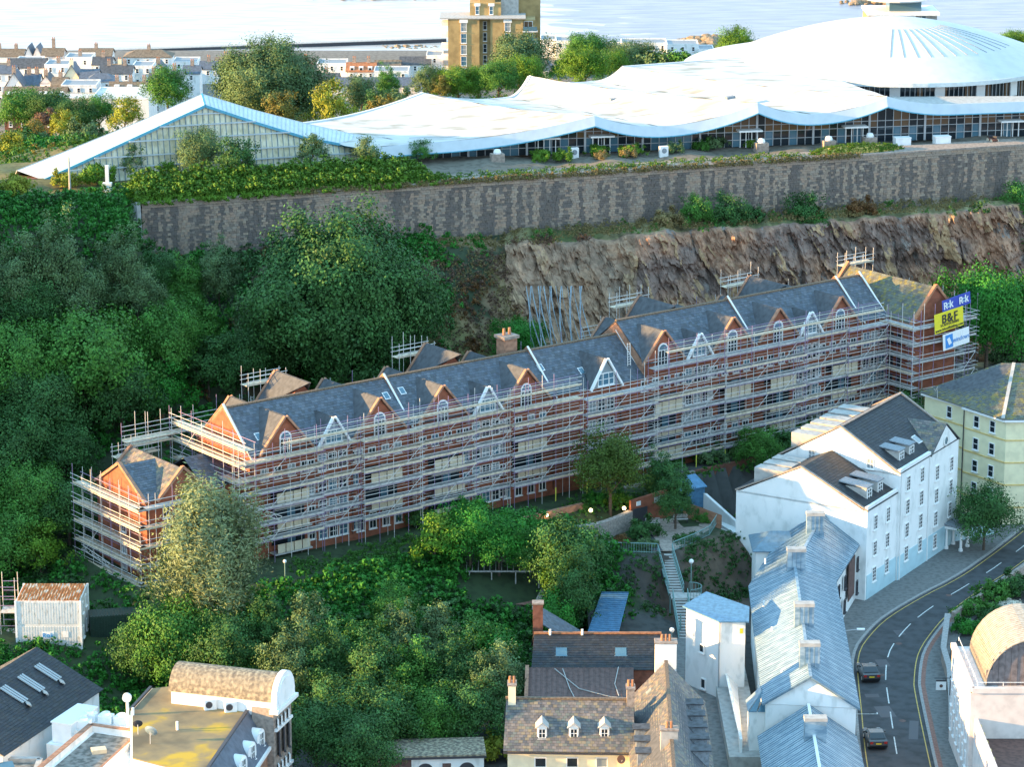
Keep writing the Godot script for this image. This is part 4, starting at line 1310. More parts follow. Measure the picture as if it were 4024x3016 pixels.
func pool_hall() -> void:
	var o := v3(-64.3, 0, -396.1)
	var p := thing("pool_hall", "pale blue pool hall with a peaked roof and tall leaning glass front", "building", o, 19.0)
	var outer := [v3(-0.6, 33.4, -1.5), v3(7.3, 36.0, -1.5), v3(16.4, 39.1, -1.5), v3(24.6, 42.2, -1.5), v3(31.8, 39.6, -1.5), v3(38.8, 37.4, -1.5), v3(46.0, 35.4, -1.5), v3(52.5, 34.3, -1.5)]
	var inner := [v3(2.4, 32.4, 1.0), v3(9.5, 35.2, 1.0), v3(15.8, 37.7, 1.0), v3(24.4, 41.1, 1.0), v3(31.1, 38.5, 1.0), v3(38.1, 36.0, 1.0), v3(44.9, 34.3, 1.0), v3(52.0, 33.5, 1.0)]
	for i in 7:
		var s := st()
		slab(s, [outer[i], outer[i + 1], inner[i + 1], inner[i]], v3(0, 0.05, -0.15))
		part("roof_band", done(s), M["pool_roof"], p)
		var e := st()
		bar(e, inner[i] + v3(0, -0.05, 0.05), inner[i + 1] + v3(0, -0.05, 0.05), 0.25, 0.35)
		part("blue_edge", done(e), M["pool_blue"], p)
		# the roof falls away behind the band
		var bk := st()
		slab(bk, [outer[i], outer[i + 1], outer[i + 1] + v3(0, -4.5, -8), outer[i] + v3(0, -4.5, -8)], v3(0, 0.12, 0))
		part("roof_slope", done(bk), M["membrane_clean"] if i < 3 else M["pool_roof"], p)
		# ribs of the standing seam roof on the right limb
		if i >= 3:
			for k in 12:
				var t := (k + 0.5) / 12
				var rb := st()
				bar(rb, outer[i].lerp(outer[i + 1], t) + v3(0, 0.08, -0.02), inner[i].lerp(inner[i + 1], t) + v3(0, 0.08, 0.0), 0.07, 0.07)
				part("rib", done(rb), M["fascia"], p)
	var cap := st()
	bar(cap, outer[3] + v3(0, 0.1, 0), inner[3] + v3(0, 0.1, 0.1), 0.25, 0.12)
	part("hip_cap", done(cap), M["pool_blue"], p)
	part("end_wall", boxm(-0.8, 6.0, 31.2, 32.6, -1.0, 0.8), M["brick_dark"], p)
	# leaning translucent glazing and its bars
	for i in 7:
		var s := st()
		var a: Vector3 = inner[i] + v3(0, 0, -0.3)
		var b: Vector3 = inner[i + 1] + v3(0, 0, -0.3)
		slab(s, [a, b, v3(b.x, 31.8, 2.0), v3(a.x, 31.8, 2.0)], v3(0, 0, -0.05))
		part("glazing", done(s), M["pool_glass"], p)
	for i in 62:
		var x := 3.0 + i * 0.78
		var yt := 0.0
		for k in 7:
			if x >= inner[k].x and x <= inner[k + 1].x: yt = lerpf(inner[k].y, inner[k + 1].y, (x - inner[k].x) / (inner[k + 1].x - inner[k].x))
		var s := st()
		bar(s, v3(x, 31.8, 2.08), v3(x, yt, 0.8), 0.08, 0.13 if i % 8 else 0.3)
		part("glazing_bar", done(s), M["zinc_dark"], p)
	for h in [33.6, 35.0, 36.9, 38.6, 40.0]:
		var xl: float = 24.4 - (41.1 - h) * 2.5
		var xr: float = 24.4 + (41.1 - h) * 2.75
		var s := st()
		var z: float = lerpf(2.0, 0.8, (h - 31.8) / 9.0) + 0.1
		bar(s, v3(xl, h, z), v3(xr, h, z), 0.16, 0.16)
		part("transom", done(s), M["fascia"], p)

# ------------------------------------------------------------------ tower blocks
func tower() -> void:
	var t := thing("tower_block", "tall ochre brick tower block with stacked white framed windows near the sea", "building", v3(-14.5, 0, -690))
	part("wall", boxm(0, 7.1, -4, 11.9, -9, 0), M["tower_brick"], t)
	part("wall", boxm(7.1, 9.6, -4, 11.9, -9, -2.2), M["tower_brick"], t)
	part("wall", boxm(9.6, 17.0, -4, 11.9, -9, -0.4), M["tower_brick"], t)
	part("wall", boxm(17.0, 19.8, -4, 11.5, -11, -1.6), M["tower_brick"], t)
	part("wall", boxm(4.9, 12.0, 11.8, 15.0, -12, -4), M["tower_brick"], t)
	part("wall", boxm(7.2, 10.6, 15.0, 22.0, -13, -5), M["tower_brick"], t)
	part("wall", boxm(12.0, 16.0, 11.8, 19.0, -14, -6), M["concrete"], t)
	part("wall", boxm(15.6, 21.0, -4, 15.7, -18, -8), M["tower_brick"], t)
	part("roof_slab", boxm(-1.9, 17.6, 11.9, 12.15, -9.3, 0.3), M["concrete"], t)
	part("roof_slab", boxm(15.2, 21.6, 15.7, 15.95, -18.4, -7.6), M["white_paint"], t)
	for x in [3.55, 13.5]:
		pbox("window_head", t, v3(x, 11.4, 0.1 if x < 5 else -0.3), v3(1.9, 0.75, 0.35), M["white_paint"])
		for k in 5: window(t, v3(x, 10.1 - k * 2.6, 0.08 if x < 5 else -0.32), 1.35, 2.2, 0, 1, 2, "glass_blue" if k % 2 else "glass_pale")
	for k in 5: window(t, v3(8.35, 10.1 - k * 2.6, -2.12), 0.9, 2.0, 0, 1, 2, "glass_dark")
	for x in [6.6, 9.8]:
		pbox("window_head", t, v3(x, 14.6, -3.9), v3(1.4, 0.6, 0.35), M["white_paint"])
		window(t, v3(x, 13.3, -3.92), 0.9, 1.9, 0, 1, 2, "glass_blue")
	for k in 4:
		pbox("balcony_slab", t, v3(18.6, 9.0 - k * 2.6, -1.0), v3(3.4, 0.2, 2.0), M["white_paint"])
		pbox("balcony_glass", t, v3(18.6, 9.6 - k * 2.6, -0.05), v3(3.2, 1.0, 0.06), M["glass_blue"])
		window(t, v3(18.2, 10.2 - k * 2.6, -1.52), 2.0, 2.0, 0, 2, 1, "glass_warm")
	for k in 5: pbox("side_balcony", t, v3(-0.8, 10.6 - k * 2.6, -3), v3(1.6, 0.9, 4.0), M["white_paint"])
	var u := thing("tower_block", "tower block with white flat saucer roof rising behind the dome", "building", v3(74.8, 0, -640))
	part("wall", boxm(0, 4.3, -4, 20.0, -10, 0), M["tower_brick"], u)
	part("wall", boxm(4.3, 9.8, -4, 20.3, -10, 1.2), M["white_paint"], u)
	part("wall", boxm(9.8, 14.6, -4, 19.9, -10, -1), M["concrete"], u)
	part("roof_edge", boxm(-0.3, 14.8, 19.9, 20.5, -10.3, 1.5), M["white_paint"], u)
	part("lantern", boxm(4.5, 11.2, 20.5, 22.4, -7, -1), M["glass_blue"], u)
	part("saucer_roof", lathe([Vector2(0.01, 22.4), Vector2(6.6, 22.7), Vector2(6.8, 23.0), Vector2(3.0, 23.6), Vector2(2.2, 25.0), Vector2(0.01, 25.0)], 20), M["white_paint"], u).position = v3(6.2, 0, -4)
	for k in 3:
		window(u, v3(3.2, 18.8 - k * 2.6, 0.05), 1.5, 2.0, 0, 2, 2, "glass_dark")
		window(u, v3(11.8, 18.8 - k * 2.6, -0.95), 1.0, 1.6, 0, 1, 2, "glass_blue")

# ------------------------------------------------------------------ the town by the sea
func town() -> void:
	var rows := [
		["gx", -123.0, -115.1, -0.5, 0.8, -715.0, "white_wall", "brown_roof", 2, "long brown roofed house at the far left beside the beach"],
		["gz", -113.6, -111.7, 0.5, 2.9, -708.0, "white_wall", "blue_slate", 0, "left one of two white gabled houses with slate roofs by the beach"],
		["gz", -111.7, -109.6, 0.5, 2.9, -708.0, "white_wall", "blue_slate", 0, "right one of two white gabled houses with slate roofs by the beach"],
		["gx", -108.8, -104.0, 1.5, 2.8, -703.0, "pink_wall", "brown_roof", 1, "low brown roofed house with a tall brick chimney stack"],
		["gx", -100.2, -92.6, 1.6, 2.9, -702.0, "white_wall", "brown_roof", 1, "white house with brown roof and white end gable above the beach"],
		["gx", -111.8, -103.5, 3.6, 5.2, -672.0, "white_wall", "slate_flat", 0, "white hall with a broad dark slate roof at the left"],
		["flat", -102.9, -97.6, 4.7, 4.8, -668.0, "white_wall", "lead", 1, "row of plain white flat topped houses behind the stone gable"],
		["flat", -100.7, -94.7, 3.8, 3.9, -684.0, "white_wall", "lead", 1, "white cube shaped houses with roof terrace left of the villa"],
		["hip", -88.4, -77.6, 2.8, 4.1, -692.0, "white_wall", "brown_roof", 1, "large white villa with a brown hipped roof and central chimney"],
		["gz", -95.9, -92.3, 5.0, 7.9, -648.0, "cream_wall", "blue_slate", 1, "stone gabled house facing the fort with a dark slate roof"],
		["gx", -92.0, -88.3, 5.4, 6.9, -646.0, "white_wall", "blue_slate", 0, "dark slate roofed house right of the stone gable"],
		["gx", -103.1, -99.9, 4.9, 6.9, -640.0, "white_wall", "blue_slate", 2, "dark slate roofed cottage with a white chimney at the left"],
		["gz", -106.5, -102.5, 5.0, 8.2, -636.0, "white_wall", "blue_slate", 1, "bright white gable end with a broad chimney at the left edge"],
		["gx", -102.8, -90.3, 7.3, 8.7, -612.0, "brick_dark", "brown_roof", 0, "long low building with brown curved roof and a row of white skylights"],
		["flat", -92.6, -85.3, 7.7, 7.8, -622.0, "white_wall", "lead", 0, "white flat roofed extension behind the brown curved roof"],
		["hip", -89.4, -83.6, 6.3, 7.6, -636.0, "white_wall", "blue_slate", 0, "white house with a blue slate hipped roof in the middle of town"],
		["gx", -89.3, -82.4, 4.7, 6.0, -657.0, "white_wall", "slate_flat", 2, "long white outbuilding with dark roof below the villa"],
		["gx", -82.8, -74.4, 6.8, 8.1, -622.0, "blue_slate", "brown_roof", 3, "terrace with white dormers and red chimney stacks behind the white flat roof"],
		["flat", -89.8, -80.8, 10.3, 10.4, -590.0, "concrete", "membrane_clean", 0, "low white industrial roof left behind the trees"],
		["flat", -81.1, -70.0, 11.4, 11.5, -583.0, "white_wall", "membrane_clean", 0, "broad white flat roof between the trees and the terrace"],
		["gx", -73.5, -69.5, 6.4, 7.7, -640.0, "white_wall", "blue_slate", 1, "nearest house of the blue slate terrace running to the sea"],
		["gx", -71.8, -68.2, 3.9, 5.2, -662.0, "white_wall", "blue_slate", 1, "middle house of the blue slate terrace running to the sea"],
		["gx", -70.4, -66.7, 1.4, 2.7, -684.0, "white_wall", "blue_slate", 1, "farthest house of the blue slate terrace running to the sea"],
		["gx", -69.1, -64.6, -1.1, 0.2, -706.0, "white_wall", "brown_roof", 1, "pale house with a tan roof and blue white end wall at the beach"],
		["flat", -77.8, -72.1, 1.0, 1.1, -696.0, "white_wall", "lead", 0, "low white flat house right of the hipped villa"],
		["gx", -53.4, -46.3, -1.8, -0.5, -706.0, "pink_wall", "brown_roof", 2, "grey brown roofed house behind the big round tree"],
		["flat", -44.3, -37.6, 1.5, 1.6, -690.0, "white_wall", "lead", 0, "white three storey house left of the orange roof"],
		["gx", -37.4, -30.9, 0.5, 2.1, -686.0, "white_wall", "red_clay", 2, "white house with orange tiled roof and small white dormers"],
		["gx", -31.0, -25.4, 1.0, 2.3, -688.0, "white_wall", "brown_roof", 0, "white house with a dark brown roof beside the orange one"],
		["gx", -25.5, -18.7, 1.2, 2.5, -692.0, "white_wall", "slate_flat", 0, "long white hotel wing left of the brown tower"],
		["flat", -19.6, -15.8, 2.7, 2.8, -694.0, "white_wall", "lead", 0, "tall white block of the hotel beside the brown tower"],
		["flat", -30.8, -23.0, 2.0, 2.1, -676.0, "white_wall", "lead", 0, "white flat roofed annexe in front of the hotel"],
		["gx", -38.3, -29.8, 2.4, 3.7, -655.0, "white_wall", "blue_slate", 0, "low blue slate roof among the trees left of the white roof"],
		["gx", -29.1, -19.4, 3.2, 4.5, -650.0, "pink_wall", "blue_slate", 0, "low blue slate roof just left of the brown tower trees"],
		["flat", 6.8, 10.5, 2.2, 2.3, -722.0, "white_wall", "lead", 0, "white cubic house immediately right of the brown tower"],
		["flat", 10.4, 15.0, 2.2, 2.3, -720.0, "white_wall", "lead", 0, "second white cubic house right of the brown tower"],
		["gz", 6.4, 9.0, 3.8, 5.4, -668.0, "concrete", "blue_slate", 0, "small grey stone gable below the white cubic houses"],
		["flat", 25.8, 36.4, 2.6, 2.7, -714.0, "white_wall", "lead", 0, "left block of the modern white flats by the rocky headland"],
		["flat", 36.3, 43.7, 2.6, 2.8, -712.0, "white_wall", "lead", 0, "middle block of the modern white flats by the rocky headland"],
		["flat", 43.6, 47.2, 1.7, 1.9, -710.0, "white_wall", "lead", 0, "right hand low block of the modern white flats by the headland"],
		["gx", -114.0, -107.4, 5.0, 6.3, -655.0, "white_wall", "blue_slate", 2, "slate roofed terrace at the far left below the white hall"],
		["gz", -98.7, -96.3, 6.3, 7.9, -634.0, "white_wall", "slate_flat", 1, "narrow white gabled house left of the stone gable"],
		["gx", -95.4, -92.4, 6.8, 8.1, -628.0, "pink_wall", "brown_roof", 1, "low pinkish house with brown roof before the stone gable"],
		["flat", -113.0, -107.2, 2.1, 2.2, -690.0, "white_wall", "lead", 0, "white flat topped house behind the white hall"],
		["gx", -94.0, -89.7, 3.0, 4.3, -680.0, "white_wall", "slate_flat", 1, "white house with grey roof left of the villa"],
		["gx", -87.6, -84.7, 3.9, 5.2, -664.0, "cream_wall", "brown_roof", 1, "cream house with brown roof below the villa's left corner"],
		["flat", -84.1, -79.6, 3.8, 3.9, -672.0, "white_wall", "lead", 0, "white block directly in front of the villa"],
		["gz", -78.7, -76.1, 4.2, 5.7, -664.0, "white_wall", "blue_slate", 1, "white gabled house at the villa's right corner"],
		["gx", -76.0, -72.7, 6.7, 8.0, -634.0, "white_wall", "slate_flat", 2, "grey roofed house above the round green tree"],
		["gx", -63.6, -58.9, -1.0, 0.3, -700.0, "white_wall", "slate_flat", 1, "white house with grey roof half hidden by the big round tree"],
		["gx", -43.6, -38.1, 1.7, 3.0, -665.0, "white_wall", "slate_flat", 1, "grey roofed house below the white three storey one"],
		["flat", 14.9, 19.1, 2.0, 2.1, -716.0, "white_wall", "lead", 0, "low white house beyond the flat topped tree"],
		["flat", 20.8, 25.9, 2.0, 2.2, -712.0, "white_wall", "lead", 0, "low white house left of the modern seaside flats"]
	]
	for r in rows:
		var x0: float = r[1]; var x1: float = r[2]; var e: float = r[3]; var rg: float = r[4]; var z: float = r[5]
		var w := x1 - x0
		var dep := 6.0 if r[0] != "flat" else 7.0
		if r[9].begins_with("broad white"): dep = 14.0
		var h := thing("house", r[9], "house", v3(x0, 0, z), 0.0, "houses between the fort and the sea")
		part("wall", boxm(0, w, -4, e, -dep, 0), M[r[6]], h)
		var o := 0.25
		match r[0]:
			"gx":
				part("roof", slabm([v3(-o, e - 0.1, o), v3(w + o, e - 0.1, o), v3(w + o, rg, -dep / 2), v3(-o, rg, -dep / 2)], v3(0, 0.12, 0)), M[r[7]], h)
				part("roof", slabm([v3(w + o, e - 0.1, -dep - o), v3(-o, e - 0.1, -dep - o), v3(-o, rg, -dep / 2), v3(w + o, rg, -dep / 2)], v3(0, 0.12, 0)), M[r[7]], h)
				for gx in [0.0, w]:
					part("gable", slabm([v3(gx, e - 0.1, 0), v3(gx, rg, -dep / 2), v3(gx, e - 0.1, -dep)], v3(-0.2 if gx > 0 else 0.2, 0, 0)), M[r[6] if r[6] != "blue_slate" else "white_wall"], h)
			"gz":
				part("gable", slabm([v3(0, e - 0.1, 0), v3(w / 2, rg, 0), v3(w, e - 0.1, 0)], v3(0, 0, -0.2)), M[r[6]], h)
				part("roof", slabm([v3(-o, e - 0.2, -dep), v3(-o, e - 0.2, o), v3(w / 2, rg, o), v3(w / 2, rg, -dep)], v3(0, 0.12, 0)), M[r[7]], h)
				part("roof", slabm([v3(w + o, e - 0.2, o), v3(w + o, e - 0.2, -dep), v3(w / 2, rg, -dep), v3(w / 2, rg, o)], v3(0, 0.12, 0)), M[r[7]], h)
			"hip":
				var q := minf(w * 0.3, 2.6)
				for f in [[v3(-o, e, o), v3(w + o, e, o), v3(w - q, rg, -dep / 2), v3(q, rg, -dep / 2)], [v3(w + o, e, -dep - o), v3(-o, e, -dep - o), v3(q, rg, -dep / 2), v3(w - q, rg, -dep / 2)], [v3(-o, e, -dep - o), v3(-o, e, o), v3(q, rg, -dep / 2)], [v3(w + o, e, o), v3(w + o, e, -dep - o), v3(w - q, rg, -dep / 2)]]:
					part("roof", slabm(f, v3(0, 0.12, 0)), M[r[7]], h)
			"flat":
				part("roof", boxm(0.15, w - 0.15, e, e + 0.08, -dep + 0.15, -0.15), M[r[7]], h)
				for k in [[0, w, -0.15, 0.02], [0, w, -dep, -dep + 0.15], [0, 0.15, -dep + 0.15, -0.15], [w - 0.15, w, -dep + 0.15, -0.15]]:
					part("parapet", boxm(k[0], k[1], e, e + 0.3, k[2], k[3]), M[r[6]], h)
		var top_ := e - 0.9
		if r[7] != "membrane_clean":
			for k in 3:
				var yy := top_ - k * 2.4
				if yy < -1.2: break
				var n := maxi(1, int(w / 2.1))
				for i in n: window(h, v3(w * (i + 0.5) / n, yy, 0.05), 0.7, 1.1, 0, 1, 2, "glass_dark")
		for k in r[8]:
			var cx: float = w * (k + 0.5) / r[8]
			if r[0] == "gz": cx = w / 2
			var tall := 1.6 if not r[9].contains("tall brick") else 3.2
			var cz := -dep / 2 if r[0] != "gz" else -0.6
			var ch := part("chimney", boxm(cx - 0.4, cx + 0.4, rg - 0.8, rg + tall * 0.7, cz - 0.3, cz + 0.3), M["granite" if r[6] != "cream_wall" else "cream_wall"], h)
			for dx in [-0.2, 0.2]: part("chimney_pot", cylm(0.11, 0.09, 0.4, 6, rg + tall * 0.7), M["terracotta"], ch).position = v3(cx + dx, 0, cz)
		if r[9].contains("dormers"):
			for k in 3:
				var dx: float = w * (k + 0.6) / 3.2
				var dm := part("dormer", boxm(dx - 0.5, dx + 0.5, e, e + 1.0, -1.6, -0.3), M["white_paint"], h)
				part("dormer_window", boxm(dx - 0.32, dx + 0.32, e + 0.15, e + 0.8, -0.3, -0.26), M["glass_dark"], dm)
		if r[9].contains("skylights"):
			for k in 11:
				if k % 6 == 5: continue
				pbox("skylight", h, v3(0.9 + k * 1.08, e + 0.55, -0.85), v3(0.65, 0.06, 1.1), M["white_trim"], v3(0.42, 0, 0))
	# small sails leaning against the yard behind the trees
	for p in [v3(-79.0, 0, -600), v3(-77.8, 0, -600), v3(-76.0, 0, -600.5)]:
		var s := thing("dinghy_sail", "%s small white sail standing behind the white flat roof" % ["leftmost", "middle", "rightmost"][taken.get("dinghy_sail", 0)], "sail", v3(p.x, 4.5, p.z), 0.0, "sails behind the white flat roof")
		part("sail", slabm([v3(0, 0.6, 0), v3(0.25, 4.2, 0), v3(1.0, 0.6, 0)], v3(0, 0, -0.04)), M["white_trim"], s)
		prod("mast", s, v3(0.2, -4.5, 0), v3(0.2, 4.4, 0), 0.05, M["galv"])

# ------------------------------------------------------------------ road
func strip(a: Array, b: Array, y: float, drop := 0.0) -> ArrayMesh:
	var s := st()
	for i in a.size() - 1:
		quad(s, v3(a[i].x, y, a[i].y), v3(a[i + 1].x, y, a[i + 1].y), v3(b[i + 1].x, y, b[i + 1].y), v3(b[i].x, y, b[i].y))
		if drop > 0: quad(s, v3(a[i].x, y - drop, a[i].y), v3(a[i + 1].x, y - drop, a[i + 1].y), v3(a[i + 1].x, y, a[i + 1].y), v3(a[i].x, y, a[i].y))
	return done(s)

func curve_pts(p: Array, n: int) -> Array:
	var c := Curve2D.new()
	for i in p.size():
		var t: Vector2 = (p[mini(i + 1, p.size() - 1)] - p[maxi(i - 1, 0)]) / 6.0
		c.add_point(p[i], -t, t)
	var out := []
	for i in n + 1: out.append(c.sample_baked(c.get_baked_length() * i / n, true))
	return out

func shift(p: Array, d: float) -> Array:
	var out := []
	for i in p.size():
		var t: Vector2 = (p[mini(i + 1, p.size() - 1)] - p[maxi(i - 1, 0)]).normalized()
		out.append(p[i] + Vector2(-t.y, t.x) * d)
	return out

func road() -> void:
	var V := func(l): return l.map(func(q): return Vector2(q[0], q[1]))
	var left := curve_pts(V.call([[31.5, -225], [32.6, -252], [33.4, -271.4], [34.4, -285.5], [35.8, -301.5], [38.4, -310.0], [41.6, -316.2], [46.5, -323.3], [51.3, -329.9], [60.9, -346.8], [76, -376]]), 70)
	var right := curve_pts(V.call([[38.2, -225], [39.4, -252], [40.2, -271.4], [41.2, -290.4], [41.7, -295.5], [43.0, -302.6], [44.8, -308.1], [46.6, -312.6], [49.8, -318.9], [55.0, -327.4], [58.7, -333.2], [80, -370]]), 70)
	var r := setting("road", strip(right, left, 0.02), M["asphalt"])
	var mid := []
	for i in left.size(): mid.append(left[i].lerp(right[i], 0.5))
	var k := 22
	while k < mid.size() - 3:
		var a := shift(mid.slice(k, k + 3), -0.06)
		var b := shift(mid.slice(k, k + 3), 0.06)
		part("lane_dash", strip(a, b, 0.026), M["line_white"], r)
		k += 3 if k < 40 else 4
	part("yellow_line", strip(shift(left, 0.35), shift(left, 0.45), 0.026), M["line_yellow"], r)
	part("yellow_line", strip(shift(right, -0.35), shift(right, -0.45), 0.026), M["line_yellow"], r)
	var bay := st()
	bx(bay, 34.4, 36.4, 0.022, 0.027, -285.4, -285.3)
	bx(bay, 36.3, 36.4, 0.022, 0.027, -285.8, -285.4)
	part("bay_marking", done(bay), M["line_white"], r)
	for q in [[37.2, -286.0, 1.6, 3.0], [39.4, -281.0, 0.9, 5.0], [38.6, -300.0, 1.2, 2.2], [41.5, -309.5, 1.0, 1.6], [36.4, -290.5, 1.4, 1.0]]:
		pbox("tar_patch", r, v3(q[0], 0.022, q[1]), v3(q[2], 0.004, q[3]), M["dark_metal"], v3(0, rr(-0.2, 0.2), 0))
	for q in [[38.6, -283.5], [38.0, -296.5], [41.0, -306.0], [48.5, -321.8]]:
		part("manhole_cover", cylm(0.36, 0.36, 0.006, 14), M["maroon"], r).position = v3(q[0], 0.022, q[1])
	setting("kerb", strip(left, shift(left, -0.3), 0.14, 0.14), M["kerb"])
	setting("kerb", strip(right, shift(right, 0.3), 0.14, 0.14), M["kerb"])
	setting("pavement", strip(shift(left, -0.3), shift(left, -7.5), 0.136), M["paving"])
	setting("pavement", strip(shift(right, 0.3), shift(right, 0.75), 0.136), M["red_paving"])
	setting("pavement", strip(shift(right, 0.75), shift(right, 2.8), 0.136), M["paving"])

# ------------------------------------------------------------------ cars
func car(label: String, at: Vector3, turn: float) -> void:
	var c := thing("parked_car", label, "car", at, turn, "cars parked along the kerb")
	# side profile swept across the width, narrowing to the roof; z+ is the rear
	var prof := [Vector2(-2.05, 0.35), Vector2(-2.1, 0.62), Vector2(-1.85, 0.78), Vector2(-0.95, 0.92), Vector2(-0.25, 1.38), Vector2(0.95, 1.45), Vector2(1.75, 1.02), Vector2(2.08, 0.95), Vector2(2.14, 0.55), Vector2(2.05, 0.3)]
	var body := st()
	var wd := func(y): return 0.88 if y < 0.95 else 0.88 - (y - 0.95) * 0.42
	for i in prof.size():
		var p: Vector2 = prof[i]
		var q: Vector2 = prof[(i + 1) % prof.size()]
		var wp: float = wd.call(p.y)
		var wq: float = wd.call(q.y)
		quad(body, v3(-wp, p.y, p.x), v3(-wq, q.y, q.x), v3(wq, q.y, q.x), v3(wp, p.y, p.x))
		for s in [-1.0, 1.0]: tri(body, v3(s * wp, p.y, p.x), v3(s * wq, q.y, q.x), v3(s * 0.88, 0.6, 0))
	part("body", done(body), M["car_paint"], c)
	part("rear_window", slabm([v3(-0.58, 1.4, 1.02), v3(0.58, 1.4, 1.02), v3(0.72, 1.08, 1.68), v3(-0.72, 1.08, 1.68)], v3(0, 0.02, 0.015)), M["glass_dark"], c)
	part("windscreen", slabm([v3(-0.6, 1.36, -0.27), v3(0.6, 1.36, -0.27), v3(0.74, 0.97, -0.88), v3(-0.74, 0.97, -0.88)], v3(0, 0.02, -0.015)), M["glass_dark"], c)
	for s in [-1.0, 1.0]:
		part("side_window", slabm([v3(s * 0.85, 1.0, -0.6), v3(s * 0.73, 1.34, -0.15), v3(s * 0.71, 1.38, 0.9), v3(s * 0.84, 1.02, 1.4)], v3(s * 0.015, 0, 0)), M["glass_dark"], c)
		pbox("tail_light", c, v3(s * 0.68, 0.82, 2.1), v3(0.3, 0.2, 0.1), M["lamp_red"])
		pbox("headlight", c, v3(s * 0.66, 0.68, -2.04), v3(0.34, 0.16, 0.1), M["glass_pale"])
		pbox("mirror", c, v3(s * 0.98, 1.0, -0.55), v3(0.2, 0.14, 0.12), M["car_paint"])
		for z in [-1.3, 1.3]:
			var w := part("wheel", cylm(0.32, 0.32, 0.2, 14), M["rubber"], c)
			w.transform = Transform3D(Basis(Vector3.FORWARD, PI / 2), v3(s * 0.80 - 0.1, 0.32, z))
			var rm := part("rim", cylm(0.2, 0.2, 0.22, 10, -0.01), M["galv"], w)
	pbox("number_plate", c, v3(0, 0.72, 2.135), v3(0.52, 0.12, 0.03), M["plate_yellow"])

